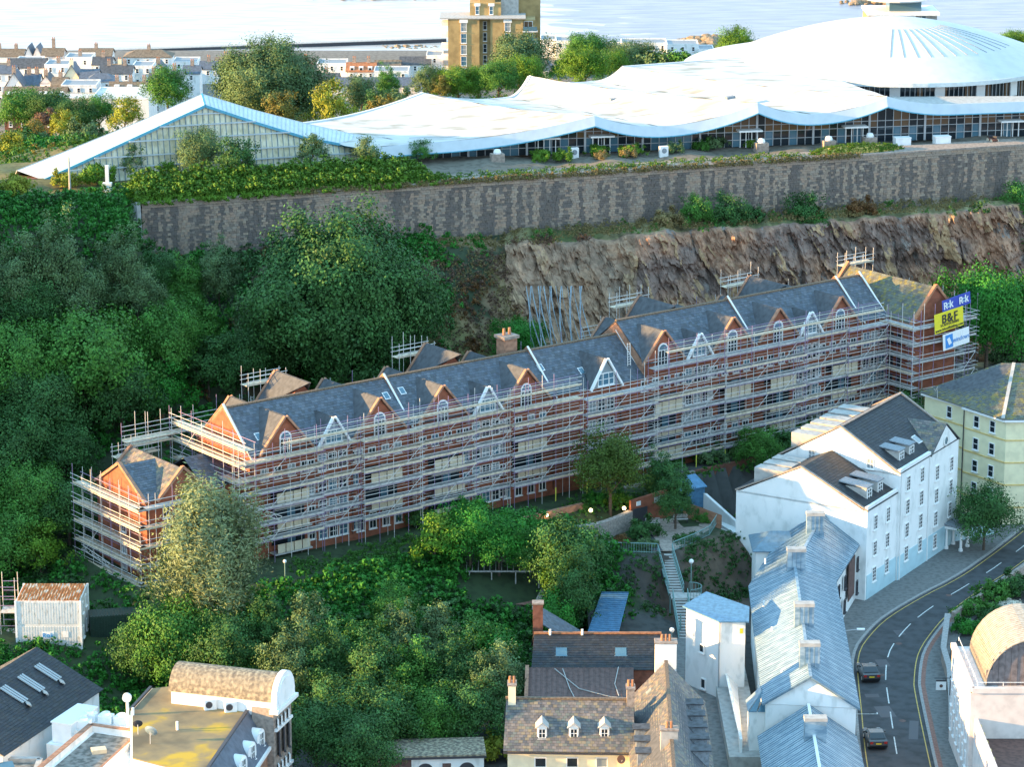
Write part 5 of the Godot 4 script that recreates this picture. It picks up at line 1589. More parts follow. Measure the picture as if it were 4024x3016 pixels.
# ------------------------------------------------------------------ white terrace houses by the road
func white_houses() -> void:
	var o := v3(38.9, 0, -319.7)
	var h := thing("terrace_house", "lower white rendered terrace house with two roof dormers beside the road", "house", o, 59.4)
	part("wall", boxm(0, 8.2, -0.5, 10.4, -16, 0), M["white_wall"], h)
	part("plinth", boxm(0.3, 8.2, -0.5, 2.9, 0, 0.06), M["blue_paint"], h)
	part("gable", slabm([v3(0, 10.2, 0), v3(0, 14.2, -8.1), v3(0, 10.2, -16)], v3(0.3, 0, 0)), M["white_wall"], h)
	roof(h, v3(0.15, 10.4, 0.1), v3(8.1, 10.4, 0.1), v3(8.1, 14.1, -8.1), v3(0.15, 14.1, -8.1), SLATE_BLACK)
	roof(h, v3(8.1, 10.4, -16.1), v3(0.15, 10.4, -16.1), v3(0.15, 14.1, -8.1), v3(8.1, 14.1, -8.1), SLATE_BLACK)
	var vg := st()
	bar(vg, v3(0.05, 10.45, 0.1), v3(0.05, 14.35, -8.1), 0.35, 0.16)
	bar(vg, v3(0.05, 10.45, -16.1), v3(0.05, 14.35, -8.1), 0.35, 0.16)
	part("verge", done(vg), M["granite"], h)
	part("parapet", boxm(0, 8.2, 10.4, 10.9, -0.3, 0.02), M["white_wall"], h)
	for k in 3:
		for u in [2.2, 5.6]: window(h, v3(u, 8.6 - k * 3.0, 0.05), 1.0, 1.7, 0, 2, 4, "glass_dark")
	for u in [3.0, 5.9]: pdormer(h, u, -1.2, 10.9, 3.3)
	for i in 3: pbox("rear_dormer", h, v3(1.6 + i * 2.2, 12.3, -12.4), v3(1.6, 1.7, 3.6), M["concrete"])
	var b := thing("terrace_house", "taller white rendered house with round window gable and columned porch", "house", o, 59.4)
	part("wall", boxm(8.2, 25.0, -0.5, 12.6, -14.8, 0.25), M["white_wall"], b)
	part("plinth", boxm(8.2, 25.0, -0.5, 2.9, 0.25, 0.31), M["blue_paint"], b)
	part("gable", slabm([v3(8.2, 12.4, 0.25), v3(8.2, 17.0, -7.2), v3(8.2, 12.4, -14.8)], v3(0.3, 0, 0)), M["white_wall"], b)
	part("gable", slabm([v3(24.7, 12.4, 0.25), v3(24.7, 17.0, -7.2), v3(24.7, 12.4, -14.8)], v3(0.3, 0, 0)), M["white_wall"], b)
	roof(b, v3(8.35, 12.6, 0.3), v3(24.9, 12.6, 0.3), v3(24.9, 16.9, -7.2), v3(8.35, 16.9, -7.2), SLATE_BLACK)
	roof(b, v3(24.9, 12.6, -14.9), v3(8.35, 12.6, -14.9), v3(8.35, 16.9, -7.2), v3(24.9, 16.9, -7.2), SLATE_BLACK)
	vg = st()
	for u in [8.25, 24.95]:
		bar(vg, v3(u, 12.65, 0.3), v3(u, 17.15, -7.2), 0.35, 0.16)
		bar(vg, v3(u, 12.65, -14.9), v3(u, 17.15, -7.2), 0.35, 0.16)
	bar(vg, v3(8.25, 17.1, -7.2), v3(24.95, 17.1, -7.2), 0.35, 0.12)
	part("verge", done(vg), M["granite"], b)
	part("parapet", boxm(8.2, 16.8, 12.6, 13.1, -0.1, 0.27), M["white_wall"], b)
	# street gable with the round window
	part("street_gable", slabm([v3(16.8, 12.3, 0.27), v3(20.9, 15.3, 0.27), v3(25.0, 12.3, 0.27)], v3(0, 0, -0.3)), M["white_wall"], b)
	roof(b, v3(16.7, 12.5, -2.0), v3(16.7, 12.5, 0.4), v3(20.9, 15.4, 0.4), v3(20.9, 15.4, -5.2), SLATE_OLD)
	roof(b, v3(25.1, 12.5, 0.4), v3(25.1, 12.5, -2.0), v3(20.9, 15.4, -5.2), v3(20.9, 15.4, 0.4), SLATE_OLD)
	var rw := part("round_window", lathe([Vector2(0.45, 0), Vector2(0.62, 0), Vector2(0.62, 0.1), Vector2(0.45, 0.1)], 18), M["white_trim"], b)
	rw.transform = Transform3D(Basis(Vector3.RIGHT, PI / 2), v3(20.9, 13.4, 0.3))
	part("pane", cylm(0.46, 0.46, 0.04, 18), M["glass_blue"], rw)
	for k in 4:
		for u in [10.4, 14.3, 18.7, 22.9]:
			if k == 3 and u > 20: continue
			var y: float = 11.0 - k * 2.75 - (0.9 if u > 16 else 0.0)
			if y > 1.0: window(b, v3(u, y, 0.31), 1.05, 1.75, 0, 2, 4, "glass_dark")
	for u in [11.2, 14.0]: pdormer(b, u, -1.0, 13.1, 3.5)
	var sk := pbox("rooflight", b, v3(17.6, 14.0, -1.9), v3(1.0, 0.2, 1.2), M["white_trim"], v3(0.55, 0, 0))
	pbox("pane", sk, v3(0, 0.55, 0), v3(0.8, 0.3, 0.8), M["glass_pale"])
	for i in 6: pbox("rear_dormer", b, v3(9.4 + i * 2.5, 14.6, -11.6), v3(1.7, 1.7, 3.6), M["concrete"])
	window(b, v3(8.17, 13.3, -3.4), 0.9, 1.2, -90, 2, 2, "glass_pale")
	window(b, v3(8.17, 13.3, -10.6), 0.9, 1.2, -90, 2, 2, "glass_pale")
	for u in [16.4, 8.5]: pbox("downpipe", b, v3(u, 6.3, 0.36), v3(0.12, 12.4, 0.12), M["white_trim"])
	# porch
	var pr := pbox("porch_roof", b, v3(22.8, 3.0, 1.3), v3(2.5, 0.2, 2.3), M["lead"], v3(0.12, 0, 0))
	pbox("porch_beam", b, v3(22.8, 2.75, 1.3), v3(2.4, 0.3, 2.2), M["white_trim"])
	for u in [21.8, 23.8]: for z in [0.5, 2.3]: part("porch_column", lathe([Vector2(0.26, 0), Vector2(0.26, 0.3), Vector2(0.16, 0.35), Vector2(0.13, 2.4), Vector2(0.22, 2.6)], 10), M["white_trim"], b).position = v3(u, 0.1, z)
	# low wall sweeping down beside the porch
	var w := thing("garden_wall", "pale blue garden wall curving down beside the columned porch", "wall", o, 59.4)
	part("wall", slabm([v3(25.1, -0.2, 0.1), v3(25.1, 3.0, 0.1), v3(26.6, 2.6, 0.9), v3(27.3, 1.3, 1.3), v3(30.0, 1.1, 2.9), v3(30.0, -0.2, 2.9)], v3(-0.15, 0, 0.25)), M["blue_paint"], w)

func pdormer(parent: Node, u: float, z: float, y: float, dep: float) -> void:
	var d := part("dormer", boxm(u - 0.75, u + 0.75, y - 0.6, y + 1.35, z - dep, z), M["concrete"], parent)
	part("dormer_roof", slabm([v3(u - 0.9, y + 1.36, z + 0.15), v3(u + 0.9, y + 1.36, z + 0.15), v3(u + 0.9, y + 1.7, z - dep), v3(u - 0.9, y + 1.7, z - dep)], v3(0, 0.14, 0)), M["lead"], d)
	var f := part("window_frame", frame_mesh(1.2, 1.35, 2, 3), M["white_trim"], d)
	f.position = v3(u, y + 0.55, z + 0.04)
	part("pane", boxm(u - 0.52, u + 0.52, y - 0.05, y + 1.15, z + 0.01, z + 0.03), M["glass_dark"], d)

# ------------------------------------------------------------------ yellow flats
func yellow_flats() -> void:
	var c := v3(58.4, 0, -347.7)
	var d1 := Vector2(-0.585, -0.811)
	var f := thing("yellow_flats", "pale yellow rendered flats with mossy hipped slate roof at the right edge", "building", c)
	var d2 := Vector2(0.962, -0.02) * 14.0
	var s := st()
	extrude(s, [Vector2(0, 0), d1 * 7.0, d1 * 7.0 + d2, d2], -0.5, 13.0)
	part("wall", done(s), M["yellow_wall"], f)
	s = st()
	extrude(s, [d1 * 7.0 + Vector2(0.35, -0.25), d1 * 14.4 + Vector2(0.35, -0.25), d1 * 14.4 + d2, d1 * 7.0 + d2], -0.5, 13.0)
	part("wall", done(s), M["yellow_wall"], f)
	for y in [2.2, 5.0, 7.75, 10.5]:
		s = st()
		var nn := Vector2(-0.811, 0.585) * 0.04
		bar(s, v3(nn.x, y, nn.y), v3(d1.x * 7 + nn.x, y, d1.y * 7 + nn.y), 0.09, 0.16)
		bar(s, v3(0, y, 0.04), v3(d2.x, y, d2.y + 0.04), 0.09, 0.16)
		bar(s, v3(d1.x * 7 + 0.3, y, d1.y * 7 - 0.22), v3(d1.x * 14.4 + 0.3, y, d1.y * 14.4 - 0.22), 0.09, 0.16)
		part("string_course", done(s), M["yellow_band"], f)
	s = st()
	for e in [[Vector2(-0.25, 0.3), d1 * 7.0 + Vector2(-0.3, 0)], [d1 * 7.0 + Vector2(0.1, -0.3), d1 * 14.6 + Vector2(0.1, -0.3)], [Vector2(-0.25, 0.3), d2 + Vector2(0, 0.3)]]:
		bar(s, v3(e[0].x, 12.95, e[0].y), v3(e[1].x, 12.95, e[1].y), 0.35, 0.24)
	part("gutter", done(s), M["white_trim"], f)
	var r0 := v3(2.3, 17.2, -10.2)
	var r1 := v3(9.5, 17.2, -10.5)
	var e0 := v3(-0.5, 13.1, 0.35)
	var e1 := v3(d1.x * 14.6 - 0.2, 13.1, d1.y * 14.6 - 0.4)
	var e2 := v3(d2.x, 13.1, d2.y + 0.35)
	roof(f, e1, e0, r0, r0 + v3(-1.2, -0.3, -1.5), SLATE_MOSS)
	roof(f, e0, e2, r1, r0, SLATE_MOSS)
	roof(f, v3(d2.x + 2, 13.1, -13), e1, r0 + v3(-1.2, -0.3, -1.5), r1, SLATE_MOSS)
	var nearhip := v3(0.2, 15.2, -5.2)
	var hp := st()
	bar(hp, e0 + v3(0, 0.2, 0), r0 + v3(0, 0.15, 0), 0.4, 0.14)
	part("hip_tiles", done(hp), M["concrete"], f)
	var turn := rad_to_deg(atan2(-0.811, 0.585))
	for k in 4:
		for t in [2.2, 4.9]:
			window(f, v3(d1.x * t - 0.04, 11.7 - k * 2.75, d1.y * t + 0.03), 0.95, 1.5, turn, 1, 2, "glass_dark")
		window(f, v3(d1.x * 10.0 + 0.31, 11.7 - k * 2.75, d1.y * 10.0 - 0.23), 0.9, 1.5, turn, 1, 2, "glass_dark")
	for k in 4:
		for x in [3.2, 6.0]: window(f, v3(x, 11.7 - k * 2.75, 0.02), 1.0, 1.5, 0, 1, 2, "glass_dark")
	prod("downpipe", f, v3(d1.x * 7 - 0.1, 0, d1.y * 7 + 0.08), v3(d1.x * 7 - 0.1, 12.9, d1.y * 7 + 0.08), 0.07, M["dark_metal"])
	dish("satellite_dish", "grey satellite dish on a mast above the yellow flats' eave", c + v3(-7.0, 14.2, -9.4), 0.45, 250.0, M["concrete"])

func dish(called: String, label: String, at: Vector3, r: float, turn: float, m: Material) -> void:
	var d := thing(called, label, "dish", at, turn)
	var b := part("bowl", lathe([Vector2(0.01, 0), Vector2(r * 0.6, 0.06 * r), Vector2(r, 0.22 * r), Vector2(r, 0.26 * r), Vector2(r * 0.6, 0.1 * r), Vector2(0.01, 0.04 * r)], 16), m, d)
	b.transform = Transform3D(Basis(Vector3.RIGHT, 1.1), Vector3.ZERO)
	prod("feed_arm", d, v3(0, -r * 0.6, 0.05), v3(0, 0.1, r * 0.9), 0.02, M["galv"])
	prod("mast", d, v3(0, -r * 2.4, -0.1), v3(0, 0, -0.05), 0.035, M["galv"])

# ------------------------------------------------------------------ standing seam roofs
func seamed(parent: Node, a: Vector3, b: Vector3, c: Vector3, d: Vector3, step := 0.5, m := "zinc", flip := false) -> void:
	var n := (b - a).cross(d - a).normalized()
	if n.y < 0: n = -n
	var o := part("roof", slabm([a, d, c, b], n * 0.08), M[m], parent)
	var k := int((b - a).length() / step)
	for i in k + 1:
		var t := float(i) / k
		var s := st()
		bar(s, a.lerp(b, t) + n * 0.10, d.lerp(c, t) + n * 0.10, 0.05, 0.06)
		part("seam", done(s), M["zinc_dark" if i % 3 else m], o)

func zinc_house() -> void:
	var z := thing("zinc_roofed_terrace", "long white terrace bending with the road under a grey zinc roof", "building")
	var R := [v3(35.0, 9.2, -325.0), v3(29.6, 9.2, -304.2), v3(28.1, 9.2, -270.9)]
	var E := [v3(38.9, 6.4, -322.6), v3(34.3, 6.4, -307.5), v3(32.7, 6.4, -270.0)]
	var W := [v3(29.6, 6.4, -322.5), v3(25.0, 6.4, -306.0), v3(23.7, 6.4, -271.2)]
	for i in 2:
		seamed(z, E[i + 1], E[i], R[i], R[i + 1])
		seamed(z, W[i], W[i + 1], R[i + 1], R[i])
		var s := st()
		bar(s, R[i] + v3(0, 0.14, 0), R[i + 1] + v3(0, 0.14, 0), 0.3, 0.12)
		part("ridge_roll", done(s), M["zinc"], z)
	var s2 := st()
	extrude(s2, [Vector2(W[0].x + 0.3, W[0].z), Vector2(W[1].x + 0.3, W[1].z), Vector2(W[2].x + 0.3, W[2].z - 0.3), Vector2(E[2].x - 0.3, E[2].z - 0.3), Vector2(E[1].x - 0.3, E[1].z), Vector2(E[0].x - 0.3, E[0].z)], -0.5, 6.35)
	part("wall", done(s2), M["white_wall"], z)
	part("gable", slabm([W[2] + v3(0.3, 0, -0.25), R[2] + v3(0, 0, -0.25), E[2] + v3(-0.3, 0, -0.25)], v3(0, 0, -0.25)), M["white_wall"], z)
	var g := st()
	for p in [[W[2], R[2]], [R[2], E[2]]]: bar(g, p[0] + v3(0, 0.05, 0), p[1] + v3(0, 0.05, 0), 0.25, 0.2)
	for i in 2:
		bar(g, E[i] + v3(0, -0.02, 0), E[i + 1] + v3(0, -0.02, 0), 0.16, 0.16)
		bar(g, W[i] + v3(0, -0.02, 0), W[i + 1] + v3(0, -0.02, 0), 0.16, 0.16)
	part("gutter", done(g), M["zinc_dark"], z)
	# zinc clad ventilator stacks astride the ridge
	for p in [v3(32.9, 8.0, -316.6), v3(29.7, 8.0, -304.0), v3(28.9, 8.0, -286.5), v3(28.35, 8.0, -275.0)]:
		var v := part("vent_stack", boxm(p.x - 0.95, p.x + 0.95, p.y, p.y + 3.0, p.z - 0.45, p.z + 0.45), M["zinc"], z)
		part("stack_cap", boxm(p.x - 1.0, p.x + 1.0, p.y + 3.0, p.y + 3.35, p.z - 0.5, p.z + 0.5), M["concrete"], v)
		for dx in [-0.45, 0.0, 0.45]: part("seam", boxm(p.x + dx - 0.02, p.x + dx + 0.02, p.y, p.y + 3.0, p.z + 0.45, p.z + 0.49), M["zinc_dark"], v)
	for p in [v3(25.8, 7.3, -297), v3(26.0, 7.3, -289), v3(25.9, 7.3, -276.5), v3(27.0, 7.6, -310)]:
		part("vent_pipe", cylm(0.1, 0.1, 0.6, 8), M["white_trim"], z).position = p
	# street front of the far wing: brown panel and dark windows
	var a: Vector3 = E[1] + v3(0.02, 0, -0.3)
	var b: Vector3 = E[0] + v3(0.02, 0, 0.3)
	var turn := rad_to_deg(atan2((b - a).z, (b - a).x)) * -1.0
	for t in [0.12, 0.34, 0.78]:
		for y in [4.6, 1.9]:
			window(z, a.lerp(b, t) + v3(0.02, y - 6.4, 0.02), 0.8, 1.5, turn, 1, 2, "glass_dark", false, "dark_metal")
	var pn := pbox("brown_panel", z, a.lerp(b, 0.56) + v3(0.03, -2.4, 0.02), v3(3.2, 4.4, 0.1), M["maroon"], v3(0, deg_to_rad(turn), 0))
	for k in 3: window(z, E[1].lerp(E[2], 0.06 + k * 0.05) + v3(-0.25, -1.5 - k * 1.2, 0), 0.7, 1.2, 90, 1, 2, "glass_dark", false, "dark_metal")
	# hipped bay at the back
	var bay := part("bay_wall", boxm(26.6, 30.6, 0, 6.6, -322.6, -317.4), M["white_wall"], z)
	for f in [[v3(26.2, 6.6, -317.0), v3(31.0, 6.6, -317.0), v3(30.4, 8.0, -320), v3(28.4, 8.0, -320)], [v3(26.2, 6.6, -323), v3(26.2, 6.6, -317.0), v3(28.4, 8.0, -320)]]:
		part("bay_roof", slabm(f, v3(0, 0.1, 0)), M["zinc_dark"], z)
	# walled walkway along the back
	part("walkway", boxm(20.6, 23.9, -0.2, 1.2, -306, -271), M["concrete"], z)
	part("walkway_wall", slabm([v3(23.6, 0, -309), v3(23.6, 2.6, -309), v3(21.6, 2.6, -300), v3(21.9, 2.6, -272), v3(21.9, 0, -272), v3(21.6, 0, -300)], v3(-0.25, 0, 0)), M["white_wall"], z)
	# the lower house in front
	var l := thing("zinc_roofed_house", "low white house with zinc gable roof at the bottom edge beside the road", "house")
	seamed(l, v3(32.2, 3.5, -254), v3(32.5, 3.5, -270.2), v3(27.9, 6.7, -270.2), v3(27.4, 6.7, -254))
	seamed(l, v3(23.2, 3.5, -270.2), v3(22.8, 3.5, -254), v3(27.4, 6.7, -254), v3(27.9, 6.7, -270.2))
	var rr_ := st()
	bar(rr_, v3(27.9, 6.86, -270.2), v3(27.4, 6.86, -254), 0.28, 0.12)
	part("ridge_roll", done(rr_), M["white_trim"], l)
	part("wall", boxm(23.6, 32.0, -0.3, 3.4, -269.6, -254), M["white_wall"], l)
	var v := part("vent_stack", boxm(26.8, 28.8, 5.4, 8.2, -263.2, -262.2), M["zinc"], l)
	part("stack_cap", boxm(26.75, 28.85, 8.2, 8.5, -263.25, -262.15), M["concrete"], l)
	# glazed corner bay
	var gb := thing("glazed_bay", "small glass and zinc roofed bay on the corner of the white gable", "building", v3(22.6, 0, -272.6))
	part("wall", boxm(0, 3.2, -0.2, 5.2, -2.6, 0.0), M["white_wall"], gb)
	part("zinc_slope", slabm([v3(-0.2, 5.2, 0.2), v3(1.2, 6.6, -1.4), v3(1.2, 6.6, -2.8), v3(-0.2, 5.2, -2.8)], v3(0, 0.08, 0)), M["zinc"], gb)
	for i in 4:
		part("pane", slabm([v3(-0.1 + i * 0.8, 5.2, 0.2), v3(0.62 + i * 0.8, 5.2, 0.2), v3(1.3 + i * 0.55, 6.6, -1.4), v3(1.2 + i * 0.5, 6.6, -1.4)], v3(0, 0.05, 0)), M["glass_blue"], gb)

func lift_tower() -> void:
	var t := thing("stair_tower", "plain white stair tower with sloping zinc roof and two small windows", "building")
	var f := [Vector2(17.7, -294.0), Vector2(19.9, -296.6), Vector2(23.6, -292.6), Vector2(23.4, -289.8), Vector2(20.8, -289.8)]
	var s := st()
	extrude(s, f, -0.3, 8.2)
	part("wall", done(s), M["white_wall"], t)
	part("roof", slabm([v3(17.3, 8.2, -294.2), v3(19.9, 8.75, -297.1), v3(24.0, 8.6, -292.8), v3(23.7, 8.2, -289.4), v3(20.7, 8.2, -289.4)], v3(0, 0.14, 0)), M["blue_sheet"], t)
	var turn := rad_to_deg(atan2(-4.2, 3.1))
	window(t, v3(19.18, 4.6, -291.82), 0.75, 0.9, -53.0, 1, 1, "glass_dark")
	window(t, v3(19.38, 0.9, -291.61), 0.75, 1.1, -53.0, 1, 1, "glass_dark")
	prod("downpipe", t, v3(20.8, 0, -289.7), v3(20.8, 8.2, -289.7), 0.08, M["mullion"])
	pbox("alarm_box", t, v3(23.0, 7.2, -289.74), v3(0.3, 0.5, 0.1), M["plate_yellow"])

# ------------------------------------------------------------------ cream house and its neighbours, bottom centre
func chimney(parent: Node, c: Vector3, w: float, d: float, h: float, m: String, pots := 2) -> void:
	var k := part("chimney", boxm(c.x - w / 2, c.x + w / 2, c.y - 2.0, c.y + h, c.z - d / 2, c.z + d / 2), M[m], parent)
	part("chimney_cap", boxm(c.x - w / 2 - 0.08, c.x + w / 2 + 0.08, c.y + h, c.y + h + 0.15, c.z - d / 2 - 0.08, c.z + d / 2 + 0.08), M["granite"], k)
	for i in pots:
		part("chimney_pot", cylm(0.15, 0.12, 0.6, 8, c.y + h + 0.15), M["terracotta"], k).position = v3(c.x + (i - (pots - 1) / 2.0) * 0.36, 0, c.z)

func cream_house() -> void:
	var h := thing("cream_house", "cream rendered house with old slate roof, three small dormers and a cross wing", "house")
	part("wall", boxm(-0.4, 10.9, -0.3, 6.0, -268.6, -260.9), M["cream_wall"], h)
	roof(h, v3(-0.8, 5.9, -260.6), v3(11.2, 5.9, -260.2), v3(11.2, 9.4, -264.4), v3(-0.5, 9.4, -264.8), SLATE_OLD, 0.38, 0.28)
	roof(h, v3(11.2, 5.9, -269.0), v3(-0.8, 5.9, -269.0), v3(-0.5, 9.4, -264.8), v3(11.2, 9.4, -264.4), SLATE_OLD, 0.38, 0.28)
	part("gable", slabm([v3(-0.42, 5.9, -260.9), v3(-0.42, 9.3, -264.75), v3(-0.42, 5.9, -268.6)], v3(0.25, 0, 0)), M["cream_wall"], h)
	var rt := st()
	bar(rt, v3(-0.6, 9.55, -264.8), v3(11.0, 9.55, -264.4), 0.34, 0.18)
	part("ridge_tiles", done(rt), M["ridge_tile"], h)
	var gt := st()
	bar(gt, v3(-0.8, 5.82, -260.5), v3(10.8, 5.82, -260.1), 0.16, 0.14)
	part("gutter", done(gt), M["dark_metal"], h)
	for x in [2.75, 5.65, 8.45]:
		var d := part("dormer", boxm(x - 0.45, x + 0.45, 6.6, 7.9, -263.6, -261.6), M["white_paint"], h)
		part("dormer_gable", slabm([v3(x - 0.5, 7.9, -261.55), v3(x, 8.3, -261.55), v3(x + 0.5, 7.9, -261.55)], v3(0, 0, -0.1)), M["white_trim"], d)
		for s in [-1.0, 1.0]:
			part("dormer_roof", slabm([v3(x + s * 0.62, 7.82, -261.35), v3(x, 8.34, -261.35), v3(x, 8.34, -263.8), v3(x + s * 0.62, 7.82, -263.6)], v3(0, 0.06, 0)), M["concrete"], d)
		var f := part("window_frame", frame_mesh(0.72, 1.0, 2, 2), M["white_trim"], d)
		f.position = v3(x, 7.3, -261.55)
		part("pane", boxm(x - 0.3, x + 0.3, 6.85, 7.75, -261.58, -261.54), M["glass_dark"], d)
		part("sill", boxm(x - 0.55, x + 0.55, 6.55, 6.66, -261.75, -261.4), M["lead"], d)
	for x in [2.6, 5.5, 8.2]: window(h, v3(x, 4.3, -260.86), 1.1, 1.9, 0, 1, 2, "glass_dark" if x < 8 else "glass_pale")
	chimney(h, v3(0.0, 9.4, -264.8), 0.7, 1.2, 1.5, "cream_wall", 2)
	chimney(h, v3(10.9, 9.3, -264.4), 0.7, 1.2, 1.4, "granite", 2)
	# cross wing: ridge runs towards the road
	part("wall", boxm(10.9, 17.9, -0.3, 6.0, -273.0, -244.0), M["cream_wall"], h)
	roof(h, v3(10.9, 5.9, -273.2), v3(10.5, 5.9, -244), v3(13.9, 9.9, -244), v3(14.6, 9.9, -273.2), SLATE_OLD, 0.38, 0.28)
	roof(h, v3(17.9, 5.9, -244), v3(18.3, 5.9, -273.2), v3(14.6, 9.9, -273.2), v3(13.9, 9.9, -244), SLATE_OLD, 0.38, 0.28)
	part("gable", slabm([v3(10.9, 5.9, -273.0), v3(14.6, 9.8, -273.0), v3(17.9, 5.9, -273.0)], v3(0, 0, 0.25)), M["cream_wall"], h)
	rt = st()
	bar(rt, v3(14.6, 10.06, -273.2), v3(13.9, 10.06, -244), 0.34, 0.18)
	part("ridge_tiles", done(rt), M["ridge_tile"], h)
	for i in 5:
		var zz := -267.2 + i * 2.9
		var dm := part("shed_dormer", boxm(16.0, 17.6, 6.4, 8.15, zz - 0.6, zz + 0.6), M["lead"], h)
		part("dormer_roof", boxm(15.4, 17.8, 8.15, 8.28, zz - 0.75, zz + 0.75), M["slate_flat"], dm)
		if i > 1:
			var dl := part("shed_dormer", boxm(11.2, 12.7, 6.4, 8.0, zz - 0.4, zz + 0.7), M["lead"], h)
			part("dormer_roof", boxm(11.0, 13.2, 8.0, 8.13, zz - 0.55, zz + 0.85), M["slate_flat"], dl)
	var rl := pbox("rooflight", h, v3(12.9, 8.2, -270.0), v3(0.9, 0.1, 1.0), M["concrete"], v3(0, 0, 0.82))
	pbox("pane", rl, v3(0, 0.6, 0), v3(0.7, 0.4, 0.8), M["glass_pale"])
	chimney(h, v3(14.6, 9.8, -274.0), 2.0, 1.2, 1.9, "white_paint", 3)
	chimney(h, v3(13.9, 9.4, -253.4), 1.5, 1.0, 1.5, "concrete", 2)
	dish("satellite_dish", "dark round satellite dish at the eave of the cream house", v3(9.9, 5.4, -259.9), 0.4, 20.0, M["maroon"])
	# low maroon roof with trailing cables
	var m := thing("maroon_roofed_annexe", "low flat annexe with a ribbed maroon roof behind the cream house", "building")
	part("wall", boxm(1.6, 11.6, -0.3, 4.7, -284.4, -273.2), M["brick_dark"], m)
	part("roof", slabm([v3(1.4, 4.7, -273.4), v3(11.6, 4.7, -273.4), v3(12.0, 5.1, -284.6), v3(1.6, 5.1, -284.6)], v3(0, 0.1, 0)), M["maroon"], m)
	for i in 20:
		var rb := st()
		bar(rb, v3(1.7 + i * 0.52, 4.84, -273.5), v3(1.9 + i * 0.52, 5.24, -284.5), 0.06, 0.06)
		part("rib", done(rb), M["maroon"], m)
	var edge := st()
	bar(edge, v3(1.3, 4.9, -273.2), v3(1.5, 5.3, -284.6), 0.35, 0.35)
	part("verge", done(edge), M["brick_pale"], m)
	for cb in [[v3(4.2, 5.3, -284), v3(6.5, 5.1, -279), v3(9.5, 5.0, -277), v3(12.0, 5.0, -276.5)], [v3(5.0, 5.3, -284), v3(5.6, 5.1, -279), v3(6.4, 5.0, -274.5)], [v3(10.5, 5.4, -284.2), v3(10.0, 5.2, -280), v3(10.3, 5.1, -277)]]:
		var s := st()
		for i in cb.size() - 1: bar(s, cb[i], cb[i + 1], 0.07, 0.07)
		var cable := tag(top("roof_cable", done(s), M["concrete"]), "", "cable")
		cable.set_meta("label", ["pale cable snaking right across the maroon roof", "pale cable running straight down the maroon roof", "short pale cable looping at the right of the maroon roof"][taken["roof_cable"] - 1])
	# black slate roof with two rooflights
	var k := thing("black_slate_house", "house with black slate roof, lichened ridge and two blue rooflights", "house")
	part("wall", boxm(2.2, 14.6, -0.3, 5.0, -291.6, -284.8), M["brick_dark"], k)
	roof(k, v3(1.9, 4.9, -284.6), v3(14.7, 4.9, -284.6), v3(14.9, 7.4, -288.2), v3(2.2, 7.4, -288.2), SLATE_BLACK, 0.36, 0.28)
	roof(k, v3(14.7, 4.9, -291.8), v3(1.9, 4.9, -291.8), v3(2.2, 7.4, -288.2), v3(14.9, 7.4, -288.2), SLATE_BLACK, 0.36, 0.28)
	rt = st()
	bar(rt, v3(2.2, 7.55, -288.2), v3(14.9, 7.55, -288.2), 0.34, 0.16)
	part("ridge_tiles", done(rt), M["red_clay"], k)
	for x in [4.9, 10.8]:
		var w := pbox("rooflight", k, v3(x, 6.15, -286.35), v3(1.3, 0.12, 1.3), M["concrete"], v3(0.6, 0, 0))
		pbox("pane", w, v3(0, 0.6, 0), v3(0.85, 0.5, 0.8), M["glass_blue"])
	for x in [7.0, 3.8]: part("vent_pipe", cylm(0.12, 0.12, 0.6, 8, 7.4), M["white_trim"], k).position = v3(x, 0, -288.0)
	chimney(k, v3(2.6, 7.4, -290.2), 1.0, 0.9, 2.6, "brick_dark", 0)
	var sr := thing("lean_to", "small slate lean-to beside a brick chimney stack", "building")
	part("wall", boxm(3.2, 7.0, -0.3, 4.6, -297.0, -291.9), M["white_paint"], sr)
	roof(sr, v3(6.9, 4.6, -292.0), v3(6.9, 4.6, -297.2), v3(3.1, 7.0, -297.2), v3(3.1, 7.0, -292.0), SLATE, 0.4, 0.3)
	# blue corrugated sheet roof in the yard
	var bl := thing("blue_shed", "shed with a bright blue corrugated roof in the shady yard", "shed")
	part("roof", slabm([v3(7.4, 3.2, -297.2), v3(10.7, 3.2, -297.0), v3(12.5, 3.9, -311.0), v3(9.6, 3.9, -311.0)], v3(0, 0.1, 0)), M["blue_sheet"], bl)
	for i in 26:
		var rb := st()
		var t := i / 25.0
		bar(rb, v3(7.4, 3.36, -297.2).lerp(v3(9.6, 4.06, -311), t), v3(10.7, 3.36, -297).lerp(v3(12.5, 4.06, -311), t), 0.1, 0.06)
		part("corrugation", done(rb), M["blue_sheet"], bl)
	part("wall", boxm(8.0, 10.4, -0.2, 3.15, -308, -297.4), M["dark_metal"], bl)
	setting("yard", slabm([v3(6.5, 0.01, -313), v3(24, 0.01, -313), v3(24, 0.01, -270), v3(1.5, 0.01, -270), v3(1.5, 0.01, -297)], v3(0, 0.02, 0)), M["paving"])

